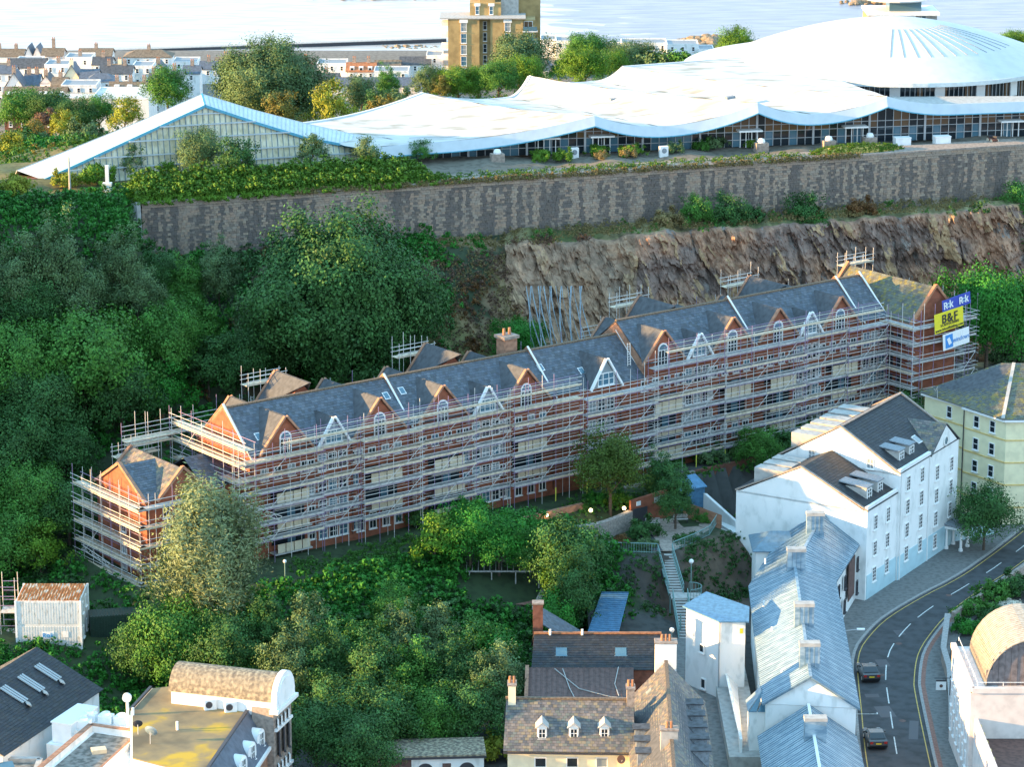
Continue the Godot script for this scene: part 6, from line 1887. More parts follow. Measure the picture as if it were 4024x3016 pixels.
# ------------------------------------------------------------------ bottom left roofs
func left_roofs() -> void:
	var w := thing("slate_warehouse", "warehouse with broad black slate roof and three strip skylights at the left", "building")
	var e0 := v3(-38.9, 7.0, -273.6)
	var e1 := v3(-45.6, 7.0, -256.6)
	var r0 := v3(-45.2, 10.9, -274.6)
	var r1 := v3(-51.9, 10.9, -257.6)
	roof(w, e1, e0, r0, r1, SLATE_BLACK, 0.42, 0.3)
	roof(w, r0 + v3(-6.5, -3.9, -1.0), r1 + v3(-6.5, -3.9, -1.0), r1, r0, SLATE_OLD, 0.42, 0.3)
	var s := st()
	extrude(s, [Vector2(-39.3, -273.4), Vector2(-45.8, -256.9), Vector2(-58, -258.4), Vector2(-51.4, -275.2)], -0.3, 6.9)
	part("wall", done(s), M["white_wall"], w)
	part("gable", slabm([v3(-39.3, 6.9, -273.45), v3(-45.3, 10.8, -274.4), v3(-51.3, 6.9, -275.2)], v3(-0.1, 0, 0.25)), M["brick_pale"], w)
	for i in 3:
		var a := r0.lerp(r1, 0.16 + i * 0.17).lerp(e0.lerp(e1, 0.16 + i * 0.17), 0.22) + v3(0.06, 0.2, 0)
		var b := r0.lerp(r1, 0.16 + i * 0.17).lerp(e0.lerp(e1, 0.16 + i * 0.17), 0.56) + v3(0.06, 0.2, 0)
		for k in 3:
			var g := st()
			var off := v3(-0.14, 0, 0.36) * (k - 1)
			bar(g, a + off, b + off, 0.3, 0.1)
			part("skylight_strip", done(g), M["glass_pale"], w)
		pbox("skylight_sill", w, b + v3(0.2, -0.15, 0), v3(0.5, 0.1, 1.3), M["concrete"], v3(0, 0.35, -0.55))
	# grey flat roofed block with parapets
	var f := thing("flat_roofed_block", "white block with grey flat roof and sunlit parapet at the bottom left", "building")
	s = st()
	extrude(s, [Vector2(-38.4, -261.4), Vector2(-33.4, -259.6), Vector2(-31.6, -256.4), Vector2(-36.5, -246), Vector2(-43, -246)], -0.3, 7.6)
	part("wall", done(s), M["white_wall"], f)
	s = st()
	extrude(s, [Vector2(-38.0, -260.8), Vector2(-34.4, -259.4), Vector2(-37.4, -246.2), Vector2(-42.4, -246.2)], 7.55, 7.66)
	part("roof", done(s), M["flat_roof"], f)
	for p in [[v3(-38.4, 7.9, -261.4), v3(-43, 7.9, -246)], [v3(-38.4, 7.9, -261.4), v3(-33.6, 7.9, -259.6)], [v3(-33.6, 7.9, -259.6), v3(-37.4, 7.9, -246)]]:
		s = st()
		bar(s, p[0], p[1], 0.4, 0.7)
		part("parapet", done(s), M["white_wall"], f)
		s = st()
		bar(s, p[0] + v3(0, 0.37, 0), p[1] + v3(0, 0.37, 0), 0.5, 0.08)
		part("coping", done(s), M["brick_pale"], f)
	part("pitched_end", slabm([v3(-33.2, 7.6, -259.4), v3(-31.4, 7.6, -256.2), v3(-36.0, 7.6, -246), v3(-37.2, 8.4, -246), v3(-33.4, 8.6, -258.6)], v3(0, 0.1, 0)), M["white_paint"], f)
	pbox("hatch", f, v3(-37.0, 7.85, -256.0), v3(1.3, 0.4, 0.9), M["balcony_cream"], v3(0, 0.3, 0))
	var g := thing("lower_flat_roof", "lower pale flat roofs with raised kerbs left of the parapet", "building")
	part("wall", boxm(-52, -42.6, -0.3, 5.9, -258.0, -244), M["white_wall"], g)
	part("roof", boxm(-51.7, -42.9, 5.9, 6.0, -257.6, -244), M["flat_roof"], g)
	for p in [[v3(-52, 6.1, -258), v3(-42.6, 6.1, -258)], [v3(-42.6, 6.1, -258), v3(-42.6, 6.1, -244)], [v3(-47.5, 6.1, -255.0), v3(-43, 6.1, -253.0)]]:
		s = st()
		bar(s, p[0], p[1], 0.5, 0.5)
		part("kerb", done(s), M["concrete"], g)
	pbox("sloped_skylight", g, v3(-45.5, 6.3, -255.8), v3(1.8, 0.2, 1.3), M["glass_blue"], v3(0.3, 0.4, 0))
	# plant on the roofs
	var pr := thing("plant_room", "white box shaped plant room on the roofs behind the parapet", "plant room", v3(-40.2, 6.4, -263.6), -22.0)
	part("box", boxm(-1.0, 1.0, 0, 1.9, -2.4, 2.4), M["white_paint"], pr)
	part("lid", boxm(-1.08, 1.08, 1.9, 2.02, -2.5, 2.5), M["white_trim"], pr)
	part("stand", boxm(-1.3, 1.6, -6.5, -0.02, -3.0, 3.0), M["white_wall"], pr)
	var ac0: Node3D
	var names := ["leftmost of the white roof fan units beside the plant room", "second white roof fan unit from the plant room", "third white roof fan unit, nearest the mast", "lower white roof fan unit in front of the others"]
	var spots := [v3(-38.9, 7.6, -264.0), v3(-37.3, 7.6, -263.6), v3(-35.8, 7.6, -263.2), v3(-39.2, 7.6, -262.3)]
	var base := thing("fan_platform", "flat ledge carrying the white roof fan units", "platform")
	part("slab", boxm(-40.2, -34.8, -0.3, 7.58, -265.2, -261.6), M["white_wall"], base)
	for i in 4:
		var a := thing("fan_unit", names[i], "fan unit", spots[i], -14.0, "white fan units on the roof")
		part("casing", boxm(-0.65, 0.65, 0, 0.75, -0.45, 0.45), M["white_paint"], a)
		part("fan_cowl", lathe([Vector2(0.42, 0.75), Vector2(0.38, 0.98), Vector2(0.28, 0.98), Vector2(0.24, 0.85), Vector2(0.01, 0.9)], 14), M["white_trim"], a)
	# lichen covered flat roof with vaulted stair
	var l := thing("lichen_roofed_block", "brick block with flat roof covered in yellow lichen and a mossy barrel vault", "building")
	s = st()
	extrude(s, [Vector2(-33.6, -267.6), Vector2(-31, -268.4), Vector2(-23.4, -263.8), Vector2(-24.0, -262.0), Vector2(-26.6, -246), Vector2(-33.4, -250), Vector2(-34.8, -261.8)], -0.3, 9.4)
	part("wall", done(s), M["white_wall"], l)
	s = st()
	extrude(s, [Vector2(-33.4, -267.4), Vector2(-31, -268.1), Vector2(-23.8, -263.7), Vector2(-24.2, -262.1), Vector2(-26.8, -246.1), Vector2(-33.2, -250.1), Vector2(-34.6, -261.7)], 9.38, 9.5)
	part("roof", done(s), M["lichen_roof"], l)
	s = st()
	bar(s, v3(-24.0, 9.6, -262.0), v3(-26.6, 9.6, -246), 0.3, 0.25)
	bar(s, v3(-33.6, 9.55, -267.6), v3(-34.8, 9.55, -261.8), 0.25, 0.2)
	part("roof_edge", done(s), M["dark_metal"], l)
	# mansard slope with round headed dormers
	part("mansard", slabm([v3(-23.95, 9.5, -262.0), v3(-26.55, 9.5, -246), v3(-24.6, 6.4, -246), v3(-21.9, 6.4, -262.2)], v3(0.1, 0.06, 0)), M["blue_slate"], l)
	part("front_wall", slabm([v3(-22.0, 6.4, -262.2), v3(-24.7, 6.4, -246), v3(-24.7, -0.3, -246), v3(-22.0, -0.3, -262.2)], v3(-0.3, 0, 0)), M["brick_pale"], l)
	s = st()
	bar(s, v3(-21.8, 6.35, -262.2), v3(-24.5, 6.35, -246), 0.4, 0.3)
	part("cornice", done(s), M["white_trim"], l)
	for i in 4:
		var t := 0.16 + i * 0.2
		var c := v3(-23.0, 0, -262.0).lerp(v3(-25.7, 0, -246), t)
		var d := part("round_dormer", Mesh.new() if false else arch_block(0.85, 1.0, 1.6), M["white_paint"], l)
		d.transform = Transform3D(Basis(Vector3.UP, deg_to_rad(70.0)), v3(c.x + 0.7, 6.7, c.z))
		part("window_frame", frame_mesh(0.9, 1.4, 2, 2), M["white_trim"], d).position = v3(0, 0.85, 0.04)
		part("pane", boxm(-0.38, 0.38, 0.2, 1.5, 0.0, 0.03), M["glass_dark"], d)
	# barrel vault with its white arched front
	var ax := v3(-0.955, 0, -0.297)
	var basis := Basis(Vector3.UP, atan2(ax.z, -ax.x))
	var bt := Transform3D(basis, v3(-21.1, 0, -262.4))
	var vm := st()
	var n := 14
	for i in n:
		var a := PI * i / n
		var b := PI * (i + 1) / n
		quad(vm, bt * v3(-0.1, 10.7 + sin(a) * 2.1, cos(a) * 2.1), bt * v3(-10.2, 10.7 + sin(a) * 2.1, cos(a) * 2.1), bt * v3(-10.2, 10.7 + sin(b) * 2.1, cos(b) * 2.1), bt * v3(-0.1, 10.7 + sin(b) * 2.1, cos(b) * 2.1))
		tri(vm, bt * v3(-10.2, 10.7 + sin(a) * 2.1, cos(a) * 2.1), bt * v3(-10.2, 10.7, 0), bt * v3(-10.2, 10.7 + sin(b) * 2.1, cos(b) * 2.1))
	part("vault", done(vm), M["mossy_vault"], l)
	s = st()
	bx(s, -10.0, 0, 9.3, 10.75, -2.0, 2.0, bt)
	part("vault_wall", done(s), M["white_paint"], l)
	var fr := part("arched_front", arch_block(2.35, 0.6, 0.5), M["white_paint"], l)
	fr.transform = bt * Transform3D(Basis(Vector3.UP, PI / 2), v3(0.45, 10.1, 0))
	var inr := part("arch_panel", arch_block(1.85, 0.5, 0.1), M["white_wall"], fr)
	inr.position = v3(0, 0.12, 0.08)
	part("arch_sill", boxm(-2.6, 2.6, -0.35, 0.0, -0.6, 0.25), M["white_trim"], fr)
	s = st()
	bx(s, -2.0, 0.1, -0.3, 10.1, -2.2, 2.2, bt)
	part("stair_wall", done(s), M["granite"], l)
	for y in [8.6, 4.2]:
		for k in 4:
			var wv := window(l, bt * v3(0.14, y, -1.35 + k * 0.9), 0.75, 0.75, 90.0 + 17.3, 1, 1, "glass_blue")
		var sl := st()
		bx(sl, 0.1, 0.35, y - 0.75, y - 0.5, -2.0, 2.0, bt)
		part("sill", done(sl), M["white_trim"], l)
		for k in 3: window(l, bt * v3(0.13, y - 2.0, -1.2 + k * 1.2), 1.1, 2.3, 90.0 + 17.3, 1, 2, "glass_warm" if k == 1 else "glass_dark", false, "dark_metal")
	for i in 2:
		var a := thing("heat_pump", ["left one of two heat pumps against the vault's white side wall", "right one of two heat pumps against the vault's white side wall"][i], "heat pump", bt * v3(-6.0 + i * 2.0, 9.5, 2.35), 17.3, "heat pumps beside the vault")
		part("casing", boxm(-0.55, 0.55, 0, 0.95, -0.2, 0.2), M["white_paint"], a)
		part("fan_grille", cylm(0.32, 0.32, 0.04, 14), M["dark_metal"], a).transform = Transform3D(Basis(Vector3.RIGHT, PI / 2), v3(-0.15, 0.5, 0.2))
	dish("satellite_dish", "blue grey satellite dish standing on the lichened roof", v3(-32.0, 10.6, -253.5), 0.6, 160.0, M["zinc"])
	dish("satellite_dish", "dark satellite dish on the white wall by the lichened roof", v3(-33.4, 10.4, -255.8), 0.45, 190.0, M["dark_metal"])
	var ms := thing("roof_mast", "pale drum topped mast at the corner of the lichened roof", "mast", v3(-34.9, 7.6, -260.6))
	part("post", cylm(0.14, 0.14, 3.4, 8), M["white_paint"], ms)
	part("post", cylm(0.12, 0.12, 2.6, 8), M["white_paint"], ms).position = v3(0.5, 0, 0.1)
	part("drum", cylm(0.42, 0.42, 0.3, 14), M["white_trim"], ms).transform = Transform3D(Basis(Vector3.RIGHT, PI / 2), v3(0, 3.6, 0))
	part("vent_pipe", cylm(0.12, 0.12, 0.8, 8, 9.5), M["white_trim"], l).position = v3(-30.0, 0, -256.8)

func arch_block(r: float, h: float, d: float) -> ArrayMesh:
	# round headed block: straight sides to height h, depth d behind z = 0
	var s := st()
	var pts := [v3(-r, 0, 0), v3(-r, h, 0)]
	for i in range(1, 14): pts.append(v3(-cos(PI * i / 14) * r, h + sin(PI * i / 14) * r, 0))
	pts.append(v3(r, h, 0)); pts.append(v3(r, 0, 0))
	slab(s, pts, v3(0, 0, -d))
	return done(s)

# ------------------------------------------------------------------ right bottom: vaulted building
func vault_building() -> void:
	var b := thing("vaulted_building", "pale pink rendered building with a ribbed copper barrel vault at the bottom right", "building", v3(42.4, 0, -265.6))
	var H := 9.8
	part("wall", boxm(0, 12, -0.3, H, -12.4, 0), M["pink_wall"], b)
	part("roof", boxm(0.3, 11.7, H - 0.3, H - 0.2, -12.1, -0.3), M["copper_dark"], b)
	for p in [[v3(0.1, H + 0.15, -12.4), v3(0.1, H + 0.15, 0)], [v3(0.1, H + 0.15, -0.1), v3(12, H + 0.15, -0.1)]]:
		var s := st()
		bar(s, p[0], p[1], 0.5, 0.5)
		part("parapet", done(s), M["pink_wall"], b)
		s = st()
		bar(s, p[0] + v3(0.5, 0.75, 0 if p[1].x > 1 else 0), p[1] + v3(0.5, 0.75, 0), 0.05, 0.05)
		for i in 6:
			var q: Vector3 = p[0].lerp(p[1], i / 5.0) + v3(0.5, 0.4, 0)
			bar(s, q, q + v3(0, 0.4, 0.001), 0.05, 0.05)
		part("railing", done(s), M["white_trim"], b)
	# vault, its axis running back
	var n := 18
	var R := 4.6
	for i in n:
		var a := PI - PI * i / n
		var c := PI - PI * (i + 1) / n
		var s := st()
		slab(s, [v3(6.2 + cos(a) * R, H + sin(a) * R, -1.4), v3(6.2 + cos(c) * R, H + sin(c) * R, -1.4), v3(6.2 + cos(c) * R, H + sin(c) * R, -11.6), v3(6.2 + cos(a) * R, H + sin(a) * R, -11.6)], v3(0, 0.06, 0))
		part("vault_sheet", done(s), M["copper_roof"], b)
	for k in 22:
		var s := st()
		for i in n:
			var a := PI - PI * i / n
			var c := PI - PI * (i + 1) / n
			bar(s, v3(6.2 + cos(a) * (R + 0.05), H + sin(a) * (R + 0.05), -1.5 - k * 0.47), v3(6.2 + cos(c) * (R + 0.05), H + sin(c) * (R + 0.05), -1.5 - k * 0.47), 0.07, 0.09)
		part("vault_rib", done(s), M["copper_roof"], b)
	for k in 16:
		var x := 6.2 - R + 0.3 + k * (2 * R - 0.6) / 15.0
		var hh := sqrt(maxf(0.05, R * R - (x - 6.2) * (x - 6.2)))
		pbox("front_flute", b, v3(x, H + hh / 2 - 0.1, -1.7 - 0.04 * (k % 2)), v3(0.56, hh, 0.16), M["copper_dark"])
	# windows of the street side
	for k in 3:
		for i in 6: window(b, v3(-0.02, 7.6 - k * 2.5, -1.6 - i * 1.9), 0.7, 1.5, -90, 1, 2, "glass_blue")
	# lower courtyard in front
	part("yard_wall", boxm(0.4, 0.75, -0.3, 7.2, 0.02, 12), M["pink_wall"], b)
	part("yard_roof", boxm(0.75, 12, 5.0, 5.2, 0.02, 12), M["maroon"], b)
	for i in 5: pbox("yard_pier", b, v3(0.86, 6.0, 1.0 + i * 2.0), v3(0.2, 1.8, 0.5), M["yellow_band"])
	# garden wall along the pavement
	var w := thing("boundary_wall", "granite boundary wall along the right pavement below the vaulted building", "wall")
	var pts := [v3(46.8, 0, -311.0), v3(44.9, 0, -300.4), v3(44.7, 0, -294.3), v3(43.6, 0, -284.9), v3(42.6, 0, -277.5)]
	for i in pts.size() - 1:
		var s := st()
		bar(s, pts[i] + v3(0, 0.7, 0), pts[i + 1] + v3(0, 0.7, 0), 0.4, 1.7)
		part("wall", done(s), M["granite"], w)
		s = st()
		bar(s, pts[i] + v3(0, 1.6, 0), pts[i + 1] + v3(0, 1.6, 0), 0.6, 0.16)
		part("coping", done(s), M["kerb"], w)
	var w2 := thing("boundary_wall", "long granite garden wall climbing beside the bend of the road", "wall")
	pts = [v3(47.6, 0, -312.4), v3(51.5, 0, -318.6), v3(56.8, 0, -327.0), v3(62, 0, -335.5)]
	for i in 3:
		var s := st()
		bar(s, pts[i] + v3(0, 0.55, 0), pts[i + 1] + v3(0, 0.55, 0), 0.4, 1.5)
		part("wall", done(s), M["granite"], w2)
	var sg := thing("hanging_sign", "small white hanging sign with a dark round emblem over the pavement", "sign", v3(43.0, 0, -286.2))
	prod("bracket", sg, v3(0.6, 3.5, 0), v3(-1.0, 3.5, 0), 0.04, M["dark_metal"])
	prod("post", sg, v3(0.6, 0, 0), v3(0.6, 3.7, 0), 0.06, M["dark_metal"])
	pbox("board", sg, v3(-0.3, 2.7, 0), v3(1.0, 0.9, 0.06), M["white_trim"])
	pbox("header", sg, v3(-0.3, 3.22, 0), v3(1.04, 0.16, 0.08), M["dark_metal"])
	part("emblem", cylm(0.17, 0.17, 0.03, 14), M["maroon"], sg).transform = Transform3D(Basis(Vector3.RIGHT, PI / 2), v3(-0.3, 2.68, 0.03))

# ------------------------------------------------------------------ containers, shed, steps, garden
func ribbed_box(parent: Node, called: String, sz: Vector3, m: String) -> MeshInstance3D:
	var s := st()
	bx(s, 0, sz.x, 0, sz.y, -sz.z, 0)
	var n := int(sz.x / 0.28)
	for i in n:
		bx(s, i * 0.28 + 0.06, i * 0.28 + 0.18, 0.15, sz.y - 0.15, 0, 0.04)
	return part(called, done(s), M[m], parent)

func containers() -> void:
	for i in 2:
		var c := thing("site_cabin", ["upper white site cabin with rust streaked roof, stacked on another", "lower white site cabin carrying blue lettered sign, under the rusty one"][i], "site cabin", v3(-50.6, 5.9 if i == 0 else 3.3, -295.2), 0.0, "stacked site cabins")
		ribbed_box(c, "shell", v3(6.6, 2.58, 5.6), "container_white")
		for x in [0.0, 6.6]: for z in [0.0, -5.6]: pbox("corner_post", c, v3(x, 1.29, z), v3(0.2, 2.59, 0.2), M["white_paint"])
		if i == 0:
			part("roof_sheet", boxm(0.1, 6.5, 2.585, 2.62, -5.5, -0.1), M["rust_sheet"], c)
			for k in 22: pbox("roof_rib", c, v3(0.25 + k * 0.29, 2.64, -2.8), v3(0.1, 0.05, 5.2), M["rust_sheet"])
		else:
			pbox("sign_board", c, v3(3.2, 1.5, 0.06), v3(1.2, 0.75, 0.04), M["white_trim"])
			lettering(c, "Rok", v3(3.2, 1.5, 0.09), 0.5, "print_blue")
			pbox("notice", c, v3(5.0, 1.6, 0.06), v3(0.6, 0.6, 0.04), M["white_trim"])
		for z in [-1.5, -3.8]: window(c, v3(6.62, 1.4, z), 0.7, 1.2, 90, 1, 1, "glass_dark")
	part("base", boxm(0, 6.6, -3.3, 0, -5.6, 0), M["brick_dark"], get_node("site_cabin_001"))
	var g := thing("shipping_container", "dark green shipping container beside the white site cabins", "container", v3(-43.4, 3.4, -297.6), 12.0)
	ribbed_box(g, "shell", v3(6.2, 2.5, 2.4), "dark_green")
	for k in 20: pbox("roof_rib", g, v3(0.3 + k * 0.3, 2.53, -1.2), v3(0.14, 0.06, 2.2), M["dark_green"])
	var cs := thing("cabin_scaffold", "small scaffold stair tower left of the white site cabins", "scaffold", v3(-52.6, 3, -297.5))
	for x in [0.0, 1.6]: for z in [0.0, -2.0]: prod("pole", cs, v3(x, -1, z), v3(x, 7.2, z), 0.036, M["galv"])
	for y in [2.0, 4.2, 5.2, 6.2]: for z in [0.0, -2.0]: prod("rail", cs, v3(0, y, z), v3(1.6, y, z), 0.034, M["purple_tube"])
	for y in [1.0, 3.4]: pbox("deck", cs, v3(0.8, y, -1.0), v3(1.6, 0.06, 2.0), M["timber_grey"])
	var sh := thing("garage_row", "low white garage with dark arched doors and a mossy roof at the bottom centre", "garage", v3(-12.2, 0, -267.0), 4.0)
	part("wall", boxm(0, 9.6, -0.3, 2.7, -4, 0), M["white_wall"], sh)
	part("dark_end", boxm(0.02, 2.8, -0.3, 2.68, 0, 0.05), M["maroon"], sh)
	part("stone_end", boxm(-0.7, 0, -0.3, 3.1, -4, 0.3), M["rubble"], sh)
	part("roof", boxm(-0.1, 9.8, 2.7, 2.9, -4.2, 0.25), M["mossy_vault"], sh)
	part("fascia", boxm(-0.1, 9.8, 2.55, 2.75, 0.25, 0.32), M["dark_metal"], sh)
	for x in [4.1, 8.0]:
		var d := part("arched_door", arch_block(0.75, 1.3, 0.1), M["dark_metal"], sh)
		d.position = v3(x, 0, 0.08)
	part("door", boxm(5.7, 6.5, 0, 2.0, 0.0, 0.06), M["maroon"], sh)
	pbox("notice", sh, v3(2.0, 1.6, 0.08), v3(0.4, 0.3, 0.03), M["white_trim"])

func fence_run(called: String, label: String, pts: Array, h := 1.1, step := 0.28, m := "rail_green") -> void:
	var f := thing(called, label, "railing")
	for i in pts.size() - 1:
		var a: Vector3 = pts[i]
		var b: Vector3 = pts[i + 1]
		prod("top_rail", f, a + v3(0, h, 0), b + v3(0, h, 0), 0.05, M[m])
		prod("bottom_rail", f, a + v3(0, 0.12, 0), b + v3(0, 0.12, 0), 0.035, M[m])
		var n := maxi(1, int((b - a).length() / step))
		for k in n:
			var p := a.lerp(b, float(k) / n)
			prod("baluster", f, p, p + v3(0, h, 0), 0.022 if k % 7 else 0.045, M[m])

func garden() -> void:
	# stair down from the court to the yard
	var s := thing("outdoor_staircase", "steep outdoor staircase with pale green railings climbing to the gravel court", "staircase")
	var a := v3(16.9, 4.95, -322.0)
	var b := v3(17.9, 2.4, -315.6)
	var c := v3(18.2, 2.4, -314.2)
	var d := v3(18.6, 0.05, -307.6)
	for seg in [[a, b, 15], [c, d, 14]]:
		for i in seg[2]:
			var p: Vector3 = seg[0].lerp(seg[1], (i + 0.5) / seg[2])
			pbox("step", s, p + v3(0, -0.12, 0), v3(1.5, 0.1, 0.42), M["concrete"])
		for sd in [-0.8, 0.8]:
			var bb := st()
			bar(bb, seg[0] + v3(sd, -0.2, 0), seg[1] + v3(sd, -0.2, 0), 0.08, 0.3)
			part("stringer", done(bb), M["rail_green"], s)
			prod("handrail", s, seg[0] + v3(sd, 1.0, 0), seg[1] + v3(sd, 1.0, 0), 0.05, M["rail_green"])
			prod("handrail", s, seg[0] + v3(sd, 0.5, 0), seg[1] + v3(sd, 0.5, 0), 0.035, M["rail_green"])
			for i in 14:
				var p: Vector3 = seg[0].lerp(seg[1], i / 13.0) + v3(sd, -0.1, 0)
				prod("baluster", s, p, p + v3(0, 1.1, 0), 0.022, M["rail_green"])
	pbox("landing", s, (b + c) / 2 + v3(0.9, -0.1, 0), v3(3.4, 0.14, 1.9), M["concrete"])
	for p in [v3(17.2, 0, -314.9), v3(20.2, 0, -314.9), v3(18.0, 0, -309)]: prod("support", s, p, p + v3(0, 2.3, 0), 0.08, M["rail_green"])
	for i in 12:
		var t := PI * i / 11.0 - PI / 2
		var p := v3(19.3 + cos(t) * 1.3, 2.35, -314.9 + sin(t) * 1.3)
		prod("baluster", s, p, p + v3(0, 1.1, 0), 0.025, M["rail_green"])
		if i < 11:
			var t2 := PI * (i + 1) / 11.0 - PI / 2
			prod("handrail", s, p + v3(0, 1.1, 0), v3(19.3 + cos(t2) * 1.3, 3.45, -314.9 + sin(t2) * 1.3), 0.045, M["rail_green"])
	fence_run("railing", "pale green railing along the edge of the court left of the stair", [v3(7.6, 5.0, -322.4), v3(16.0, 5.0, -321.6)])
	fence_run("railing", "pale green railing rising right from the stair head round the court", [v3(17.8, 5.0, -322.2), v3(20.3, 5.0, -325.2), v3(22.2, 5.0, -328.0), v3(23.2, 5.4, -331.0)])
	setting("court_paving", slabm([v3(15.6, 5.0, -322.3), v3(17.9, 5.0, -322.3), v3(22.9, 5.0, -331.0), v3(21.8, 5.0, -334.5), v3(14.6, 5.0, -334.0), v3(14.0, 5.0, -330.5)], v3(0, 0.06, 0)), M["gravel"])
	setting("court_path", slabm([v3(15.2, 5.07, -322.3), v3(16.7, 5.07, -322.3), v3(15.2, 5.07, -331.5), v3(13.9, 5.07, -331.5)], v3(0, 0.02, 0)), M["asphalt"])
	# rubble wall curving below the pine
	var rw := thing("rubble_wall", "curved pale rubble retaining wall below the pine tree", "wall")
	var pts := []
	for i in 9:
		var t := i / 8.0
		pts.append(v3(lerpf(5.8, 13.4, t), 0, -325.0 - 6.0 * t + 1.6 * sin(t * PI)))
	for i in 8:
		var bb := st()
		bar(bb, pts[i] + v3(0, 4.9, 0), pts[i + 1] + v3(0, 4.9, 0), 0.7, 4.2)
		part("wall", done(bb), M["rubble"], rw)
	var bw := thing("brick_wall", "red brick garden wall with dark doorway facing the gravel court", "wall")
	part("wall", slabm([v3(13.5, 4.5, -331.5), v3(13.5, 8.0, -331.5), v3(18.8, 8.4, -335.6), v3(18.8, 4.5, -335.6)], v3(-0.2, 0, -0.3)), M["brick"], bw)
	part("doorway", slabm([v3(13.7, 4.6, -331.5), v3(13.7, 7.0, -331.5), v3(15.4, 7.0, -332.8), v3(15.4, 4.6, -332.8)], v3(0.03, 0, 0.04)), M["dark_metal"], bw)
	part("sign_board", slabm([v3(14.1, 7.3, -331.8), v3(14.1, 7.8, -331.8), v3(14.6, 7.8, -332.2), v3(14.6, 7.3, -332.2)], v3(0.04, 0, 0.05)), M["white_trim"], bw)
	part("stone_panel", slabm([v3(16.2, 7.2, -333.4), v3(16.2, 7.8, -333.4), v3(18.0, 7.9, -334.8), v3(18.0, 7.3, -334.8)], v3(0.04, 0, 0.05)), M["concrete"], bw)
	var fb := thing("brick_wall", "long red brick terrace wall in front of the scaffolded flats", "wall")
	for sg in [[v3(-27.5, 0, -303.5), v3(-22.8, 0, -306.5), 6.0], [v3(0.4, 0, -327.2), v3(8.0, 0, -333.2), 7.2], [v3(-9.5, 0, -320.2), v3(0.4, 0, -327.2), 7.0]]:
		var bb := st()
		bar(bb, v3(sg[0].x, sg[2] - 1.4, sg[0].z), v3(sg[1].x, sg[2] - 1.4, sg[1].z), 0.4, 2.9)
		part("wall", done(bb), M["brick_pale"], fb)
	pbox("stone_panel", fb, v3(-24.6, 4.6, -305.1), v3(2.6, 0.5, 0.12), M["concrete"], v3(0, 0.57, 0))
	var rt := thing("brick_wall", "long brown retaining wall behind the white houses", "wall")
	for k in 4:
		var p0 := v3(13.0 + k * 8.6, 3.6, -341.0 - k * 6.6)
		var bb := st()
		bar(bb, p0, p0 + v3(8.6, 0.0, -6.6), 0.5, 6.4)
		part("wall", done(bb), M["brick_dark" if k % 2 else "rubble"], rt)
	var ow := thing("brick_wall", "old orange brick wall at the right end of the gravel court", "wall")
	part("wall", slabm([v3(19.6, 4.6, -334.8), v3(19.6, 7.0, -334.8), v3(23.6, 6.4, -331.5), v3(23.6, 4.6, -331.5)], v3(0.2, 0, 0.3)), M["brick_pale"], ow)
	var ws := thing("white_ramp_wall", "white walled ramp stepping up behind the white terrace house", "wall")
	part("wall", slabm([v3(22.6, 4.0, -339), v3(22.6, 6.6, -339), v3(27.2, 3.8, -333), v3(28.4, 3.2, -329), v3(28.4, 0, -329), v3(27.2, 0, -333)], v3(-0.4, 0, -0.2)), M["white_wall"], ws)
	part("wall", slabm([v3(24.0, 2.0, -330.5), v3(24.0, 5.0, -330.5), v3(27.6, 3.9, -327.6), v3(27.6, 0.0, -327.6)], v3(-0.3, 0, -0.25)), M["white_wall"], ws)
	var hut := thing("blue_hut", "small dark blue hut behind the court's tree", "shed", v3(19.4, 4.9, -337.6), 30.0)
	part("wall", boxm(0, 3.4, 0, 2.4, -2.6, 0), M["blue_sheet"], hut)
	part("roof", slabm([v3(-0.2, 2.4, 0.2), v3(3.6, 2.4, 0.2), v3(3.0, 3.6, -1.4), v3(0.4, 3.6, -1.4)], v3(0, 0.1, 0)), M["blue_sheet"], hut)
	part("roof", slabm([v3(-0.2, 2.4, -2.8), v3(-0.2, 2.4, 0.2), v3(0.4, 3.6, -1.4)], v3(0, 0.1, 0)), M["blue_sheet"], hut)
	# benches
	var bn := [["grey bench left of the court's tree", v3(16.0, 5.06, -331.2), 12.0], ["grey bench right behind the court's tree", v3(19.2, 5.06, -332.6), 4.0]]
	for e in bn:
		var t := thing("bench", e[0], "bench", e[1], e[2], "benches in the gravel court")
		pbox("seat", t, v3(0, 0.45, 0), v3(1.7, 0.06, 0.45), M["timber_grey"])
		for k in 3: pbox("back_slat", t, v3(0, 0.62 + k * 0.14, -0.24), v3(1.7, 0.09, 0.04), M["timber_grey"])
		for x in [-0.75, 0.75]: pbox("leg", t, v3(x, 0.22, 0), v3(0.08, 0.45, 0.42), M["dark_metal"])
	# globe lamp posts
	for e in [["globe lamp post beside the stair landing", v3(19.5, 2.35, -316.2), 3.2, 0.28], ["globe lamp post at the foot of the stair", v3(16.4, 0, -296.6), 4.6, 0.28], ["dark lamp post in front of the flats by the willow", v3(-24.0, 5.2, -307.2), 3.4, 0.2]]:
		var t := thing("lamp_post", e[0], "lamp post", e[1])
		prod("post", t, Vector3.ZERO, v3(0, e[2], 0), 0.05, M["rail_green"])
		part("globe", lathe([Vector2(0.01, -e[3]), Vector2(e[3] * 0.7, -e[3] * 0.7), Vector2(e[3], 0), Vector2(e[3] * 0.7, e[3] * 0.7), Vector2(0.01, e[3])], 12), M["white_trim"], t).position = v3(0, e[2] + e[3], 0)
